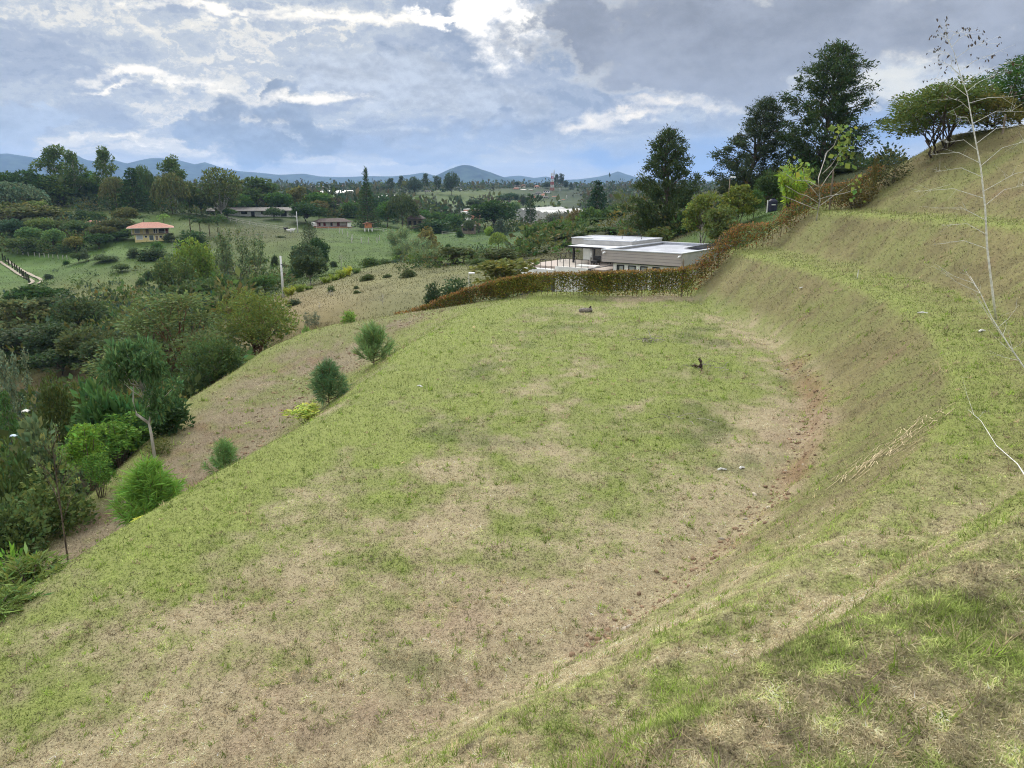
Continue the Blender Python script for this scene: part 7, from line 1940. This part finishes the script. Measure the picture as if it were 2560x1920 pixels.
# ------------------------------------------------------------------ things lying on the lot and the banks
DEADW = mat('dead_wood', (0.055, 0.035, 0.028), 0.95, var=0.3, scale=12, bump=0.5)
GREYW = mat('grey_wood', (0.26, 0.23, 0.20), 0.95, var=0.25, scale=9, bump=0.5)
WHITEW = mat('white_bark', (0.70, 0.69, 0.65), 0.85, var=0.16, scale=14, bump=0.3)
def log_():
    p = ground_hit(1463, 781)
    r = empty('log', p, 0.15, 'short grey log lying near the hedge at the far end of the lot', 'log')
    MB().tube([(-0.42, 0, 0.13), (-0.15, 0.01, 0.16), (0.2, 0, 0.15), (0.45, 0.02, 0.17)], [0.13, 0.17, 0.16, 0.14], 9).build('bole', GREYW, r, smooth=True)
    MB().tube([(0.30, 0, 0.26), (0.36, 0, 0.38), (0.40, 0, 0.40)], [0.07, 0.06, 0.05], 6).build('branch_stub', DEADW, r)
log_()
def stump():
    p = ground_hit(1750, 922)
    r = empty('dead_stump', p, 0, 'dark twisted dead stump among dry twigs on the lot', 'stump')
    MB().tube([(0, 0, -0.05), (0.03, 0, 0.18), (0.02, 0, 0.34), (-0.07, 0, 0.46), (-0.02, 0, 0.52)], [0.10, 0.08, 0.07, 0.06, 0.03], 7).build('stem', DEADW, r, smooth=True)
    MB().tube([(-0.05, 0, 0.05), (-0.25, 0.02, 0.16), (-0.36, 0, 0.12)], [0.07, 0.06, 0.03], 6).build('root', DEADW, r, smooth=True)
    MB().tube([(-0.05, -0.4, 0.0), (0.0, -0.42, 0.15)], [0.06, 0.02], 6).build('root', DEADW, r)
    g = np.random.default_rng(3); mb = MB()
    for k in range(30):
        a = np.array((g.normal(0.4, 0.5), g.normal(0.2, 0.35), 0.04)); b = a + np.array((g.normal(0, 0.28), g.normal(0, 0.2), g.uniform(0.0, 0.2))); mb.tube([a, (a + b) / 2 + (0, 0, 0.04), b], 0.012, 3)
    tag(mb.build('twig_tangle', GREYW, r), kind='stuff')
stump()
def brush(u, v, label, seed, stick=True, n=34, col=GREYW):
    p = ground_hit(u, v); g = np.random.default_rng(seed)
    r = empty('brush_heap', p, 0, label, 'brush heap')
    mb = MB()
    for k in range(n):
        a = np.array((g.normal(0, 0.3), g.normal(0, 0.3), 0.02 + 0.1 * g.random())); b = a + np.array((g.normal(0, 0.35), g.normal(0, 0.3), g.uniform(-0.02, 0.12))); mb.tube([a, (a + b) / 2 + (0, 0, 0.05), b], 0.011, 3)
    tag(mb.build('twig_tangle', col, r), kind='stuff')
    if stick: MB().tube([(0.1, 0, 0), (-0.1, 0.05, 0.62)], [0.022, 0.016], 5).build('stick', PALEWOOD, r)
brush(1625, 855, 'small heap of dry twigs with one upright pale stick on the lot', 21)
brush(1700, 1045, 'scatter of dry twigs on the low earth mound', 22, False, 16)
def straw():
    """dry stalks spilled over the brow of the first bank"""
    g = np.random.default_rng(31); a = ground_hit(2300, 1050); b = ground_hit(2150, 1185)
    r = empty('straw_spill', a, 0, 'spill of long dry straw over the brow of the bank', 'straw')
    o = a; mb = MB()
    SW = mat('dry_straw', (0.58, 0.48, 0.30), 0.9, var=0.15, scale=5)
    for k in range(130):
        t = g.random() ** 0.8; c = a + (b - a) * t; c = c + np.array((g.normal(0, 0.35), g.normal(0, 0.45), 0)); d = (b - a) / np.linalg.norm(b - a) + g.normal(0, 0.35, 3); L_ = g.uniform(0.15, 0.6)
        q = [c + d * L_ * (s - 0.5) for s in (0, 0.5, 1)]
        mb.tube([np.array((w[0], w[1], h1(w[0], w[1]) + 0.02 + 0.03 * g.random())) - o for w in q], 0.007, 3)
    tag(mb.build('stalk_tangle', SW, r), kind='stuff')
straw()
def bark_bits():
    lbs = ['white strip of bark lying on the face of the first bank', 'short white stake standing on the edge of the first bench', 'white scrap on the first bench left of the white sapling', 'white scrap of bark at the foot of the white sapling', 'pale scrap on the lot below the brown mound, left one', 'pale scrap on the lot below the brown mound, right one', 'white chip on the green slope left of the lot middle']
    for (u, v, ln, ang, up), lb in zip([(2008, 721, 0.55, 0.2, 0), (2143, 698, 0.5, 0, 1), (2308, 785, 0.4, -0.5, 0), (2455, 830, 0.3, 0.4, 0), (1805, 1177, 0.28, 0.1, 0), (1855, 1173, 0.2, 0.5, 0), (1050, 968, 0.3, -0.7, 0)], lbs):
        p = ground_hit(u, v)
        mb = MB().tube([(-ln / 2, 0, 0.03), (-ln * 0.1, 0.02, 0.06), (ln / 2, 0, 0.035)], [0.03, 0.045, 0.025], 5) if not up else MB().tube([(0, 0, -0.1), (0.01, 0, ln)], [0.028, 0.022], 6)
        o = mb.build('wood_scrap', WHITEW); o.location = p; o.rotation_euler = (0, 0, ang); tag(o, lb, 'wood scrap')
bark_bits()

# the thin white sapling at the right and the fallen limb beside it
def white_sapling():
    b = ground_hit(2487, 800); Y = b[1]
    r = empty('white_sapling', b, 0, 'tall thin white-barked sapling on the first bench, almost leafless', 'tree')
    px = [(2490, 800), (2482, 735), (2468, 620), (2463, 520), (2452, 420), (2435, 330), (2418, 235), (2402, 190), (2385, 130), (2362, 88)]
    P = [at(u, v, Y) - b for u, v in px]
    rd = [0.042, 0.039, 0.034, 0.030, 0.026, 0.021, 0.016, 0.012, 0.008, 0.003]
    MB().tube(P, rd, 8).build('trunk', WHITEW, r, smooth=True)
    g = np.random.default_rng(77); s = Y / FPX
    tips = []
    P = np.array(P)
    def on(t): return np.array([np.interp(t, np.linspace(0, 1, len(P)), P[:, k]) for k in range(3)])
    br = [(0.36, -150, 20), (0.30, -120, 35), (0.42, -95, 15), (0.34, 110, 60), (0.38, 130, 70), (0.46, -110, 25), (0.45, 120, 75), (0.50, -85, 20), (0.52, 85, 50), (0.26, -90, 25), (0.22, -120, 10), (0.56, -60, 35), (0.58, 95, 30), (0.62, -75, 30), (0.64, 110, 20),
          (0.66, -70, 55), (0.68, 80, 50), (0.72, -55, 50), (0.74, 100, 55), (0.78, -50, 45), (0.80, 70, 45), (0.84, -45, 40), (0.86, 55, 40), (0.90, -25, 40), (0.92, 30, 35), (0.95, -18, 25), (0.96, 20, 20)]
    for i, (t, dx, dz) in enumerate(br):
        o = on(t); dep = g.uniform(-0.5, 0.5) * abs(dx) * s
        tip = o + np.array((dx * s, dep, dz * s * 0.8))
        mid = o + (tip - o) * 0.45 + np.array((0, 0, 16 * s * (1 if t < 0.6 else 0.4)))
        mb = MB().tube([o, mid, tip], [0.012 * (1.1 - 0.6 * t), 0.007, 0.003], 4)
        for k in range(6):
            f = g.uniform(0.35, 0.95); q = mid + (tip - mid) * f if f > 0.45 else o + (mid - o) * f * 2
            e = q + np.array((g.normal(0, 22) * s + np.sign(dx) * 12 * s, g.normal(0, 14) * s, g.normal(6, 14) * s)); mb.tube([q, e], [0.004, 0.002], 3); tips.append((e, t))
        tips.append((tip, t))
        mb.build('branch', WHITEW, r)
    lv = Leaves(78); T = np.array([q for q, t in tips if t > 0.6])
    for k in range(2): lv.add(T + g.normal(0, 0.03, T.shape), 0.10, 0.5, D=np.array((0, 0, -0.8)) + np.zeros(T.shape), jitter=0.5)
    T2 = T[g.random(len(T)) < 0.6]; lv.add(T2 + g.normal(0, 0.06, T2.shape), 0.08, 0.6, D=np.array((0, 0, -0.8)) + np.zeros(T2.shape), jitter=0.6)
    o = tag(link('leaf_cluster', lv.mesh('leaf_cluster', LEAF), r), kind='stuff'); o.color = (0.075, 0.065, 0.055, 1)
white_sapling()
def fallen_limb(name, pts, Y0, Y1, twigs, rad, label, seed, grow=0.25):
    g = np.random.default_rng(seed)
    Q = []
    b0 = ground_hit(*pts[0])
    for k, (u, v) in enumerate(pts):
        if Y0 is None:                                     # lies along the turf
            Q.append(ground_hit(u, v) + np.array((0, 0, 0.05 + 0.10 * (k % 2))))
        else:                                              # butt on the ground, tip in the air
            Q.append(at(u, v, b0[1] + Y1 * k / (len(pts) - 1)))
    Q = np.array(Q); Q[0, 2] = b0[2] - 0.03
    base = Q[0].copy(); base[2] = h1(base[0], base[1])
    r = empty(name, base, 0, label, 'branch')
    Q = Q - base
    MB().tube(Q, np.linspace(rad, rad * 0.25, len(Q)), 7).build('bole', WHITEW, r, smooth=True)
    for k in range(twigs):
        t = g.uniform(0.12, 0.98) * (len(Q) - 1); i = int(t); p = Q[i] + (Q[min(i + 1, len(Q) - 1)] - Q[i]) * (t - i)
        d = (Q[-1] - Q[0]) / np.linalg.norm(Q[-1] - Q[0]) * 0.8 + g.normal(0, 0.55, 3); L_ = g.uniform(0.4, 1.3) * grow * 4
        m = p + d * L_ * 0.5; e = p + d * L_ + np.array((0, 0, 0.12 * L_))
        mb = MB().tube([p, m, e], [rad * 0.28, rad * 0.18, rad * 0.06], 4)
        for j in range(2):
            q = m + (e - m) * g.random(); mb.tube([q, q + d * L_ * 0.3 + g.normal(0, 0.15 * L_, 3)], [rad * 0.12, rad * 0.05], 3)
        mb.build('twig', WHITEW, r)
fallen_limb('fallen_limb', [(2620, 1010), (2575, 940), (2520, 860), (2480, 795), (2452, 735), (2425, 690)], 0, 0.9, 14, 0.021, 'bare white fallen limb with forked twigs leaning in at the right border', 91, 0.22)
fallen_limb('fallen_limb', [(2600, 1235), (2540, 1180), (2490, 1120), (2450, 1070), (2420, 1030)], None, 0, 8, 0.010, 'thin bare white branch lying at the right border below the larger limb', 92, 0.14)
# pale cloth glimpsed among the shrubs at the left
def tarp(u, v, Y, w, col, label, seed):
    p = at(u, v, Y); p[2] = max(p[2] - 0.3, h1(p[0], Y)); g = np.random.default_rng(seed); n = 9
    X, Yy = np.meshgrid(np.linspace(-1, 1, n), np.linspace(-1, 1, n)); Z = 0.45 * (1 - 0.5 * (X ** 2 + Yy ** 2)) + g.normal(0, 0.07, X.shape)
    idx = np.arange(n * n).reshape(n, n); f = np.stack([idx[:-1, :-1], idx[:-1, 1:], idx[1:, 1:], idx[1:, :-1]], -1).reshape(-1, 4)
    me = np_mesh('tarpaulin', np.stack([X * w, Yy * w * 0.7, Z * w * 1.4], -1).reshape(-1, 3), f, mat('sheet_cloth', col, 0.6, var=0.06), smooth=True)
    o = link('tarpaulin', me, None, (p[0], Y, p[2])); so = o.modifiers.new('thickness', 'SOLIDIFY'); so.thickness = 0.02; tag(o, label, 'sheet')
tarp(62, 1014, 34.0, 0.16, (0.78, 0.76, 0.70), 'white sheet glimpsed above the shrubs at the left', 95)
tarp(30, 1070, 24.4, 0.10, (0.55, 0.66, 0.80), 'pale blue sheet glimpsed among the shrubs at the left border', 96)

def clods():
    """crumbled soil and stones along the scraped foot of the bank and on the lower terrace"""
    g = np.random.default_rng(501); V = []; F = []; C = []; XY = []
    ico = np.array([(0, 0, 1), (0.9, 0, 0.4), (0.28, 0.85, 0.4), (-0.72, 0.53, 0.4), (-0.72, -0.53, 0.4), (0.28, -0.85, 0.4), (0.72, 0.53, -0.3), (-0.28, 0.85, -0.3), (-0.9, 0, -0.3), (-0.28, -0.85, -0.3), (0.72, -0.53, -0.3)])
    fc = np.array([(0, 1, 2), (0, 2, 3), (0, 3, 4), (0, 4, 5), (0, 5, 1), (1, 6, 2), (2, 7, 3), (3, 8, 4), (4, 9, 5), (5, 10, 1), (6, 7, 2), (7, 8, 3), (8, 9, 4), (9, 10, 5), (10, 6, 1)])
    seg = np.array([p for p in TOE if 11 < p[1] < 40]); k = 0
    while k < 700:
        if g.random() < 0.62:
            t = g.random() * (len(seg) - 1); i = int(t); p = seg[i] + (seg[i + 1] - seg[i]) * (t - i) + np.array((g.normal(-0.1, 0.35), g.normal(0, 0.2)))
        else:
            yy = g.uniform(22, 56); p = np.array((np.interp(yy, EDGE[:, 1], EDGE[:, 0]) - np.interp(yy, [12, 25, 35, 50], [2.6, 3.2, 4.8, 5.0]) - abs(g.normal(0.5, 1.6)), yy))
        s = 0.016 + 0.05 * g.random() ** 3 + 0.0008 * p[1]
        q = ico * (0.6 + 0.6 * g.random((11, 1))) * s * np.array((1.3, 1.0, 0.7)); a = g.uniform(0, 6.28)
        q = q @ np.array(((math.cos(a), -math.sin(a), 0), (math.sin(a), math.cos(a), 0), (0, 0, 1)))
        V.append(q + np.array((p[0], p[1], 0.1 * s))); XY.append(p); F.append(fc + 11 * k)
        c = np.array((0.20, 0.135, 0.085)) if g.random() < 0.93 else np.array((0.32, 0.28, 0.22))
        C.append(np.repeat((c * np.exp(g.normal(0, 0.25)))[None], 11, 0)); k += 1
    XY = np.array(XY); zz = H(XY[:, 0], XY[:, 1])
    for v_, z_ in zip(V, zz): v_[:, 2] += z_
    me = np_mesh('soil_clods', np.vstack(V), np.vstack(F), attr_mat('crumbled_soil', 0.95), np.vstack(C))
    tag(link('soil_clods', me), 'crumbs of reddish soil and stones along the foot of the bank', 'soil', kind='stuff')
clods()
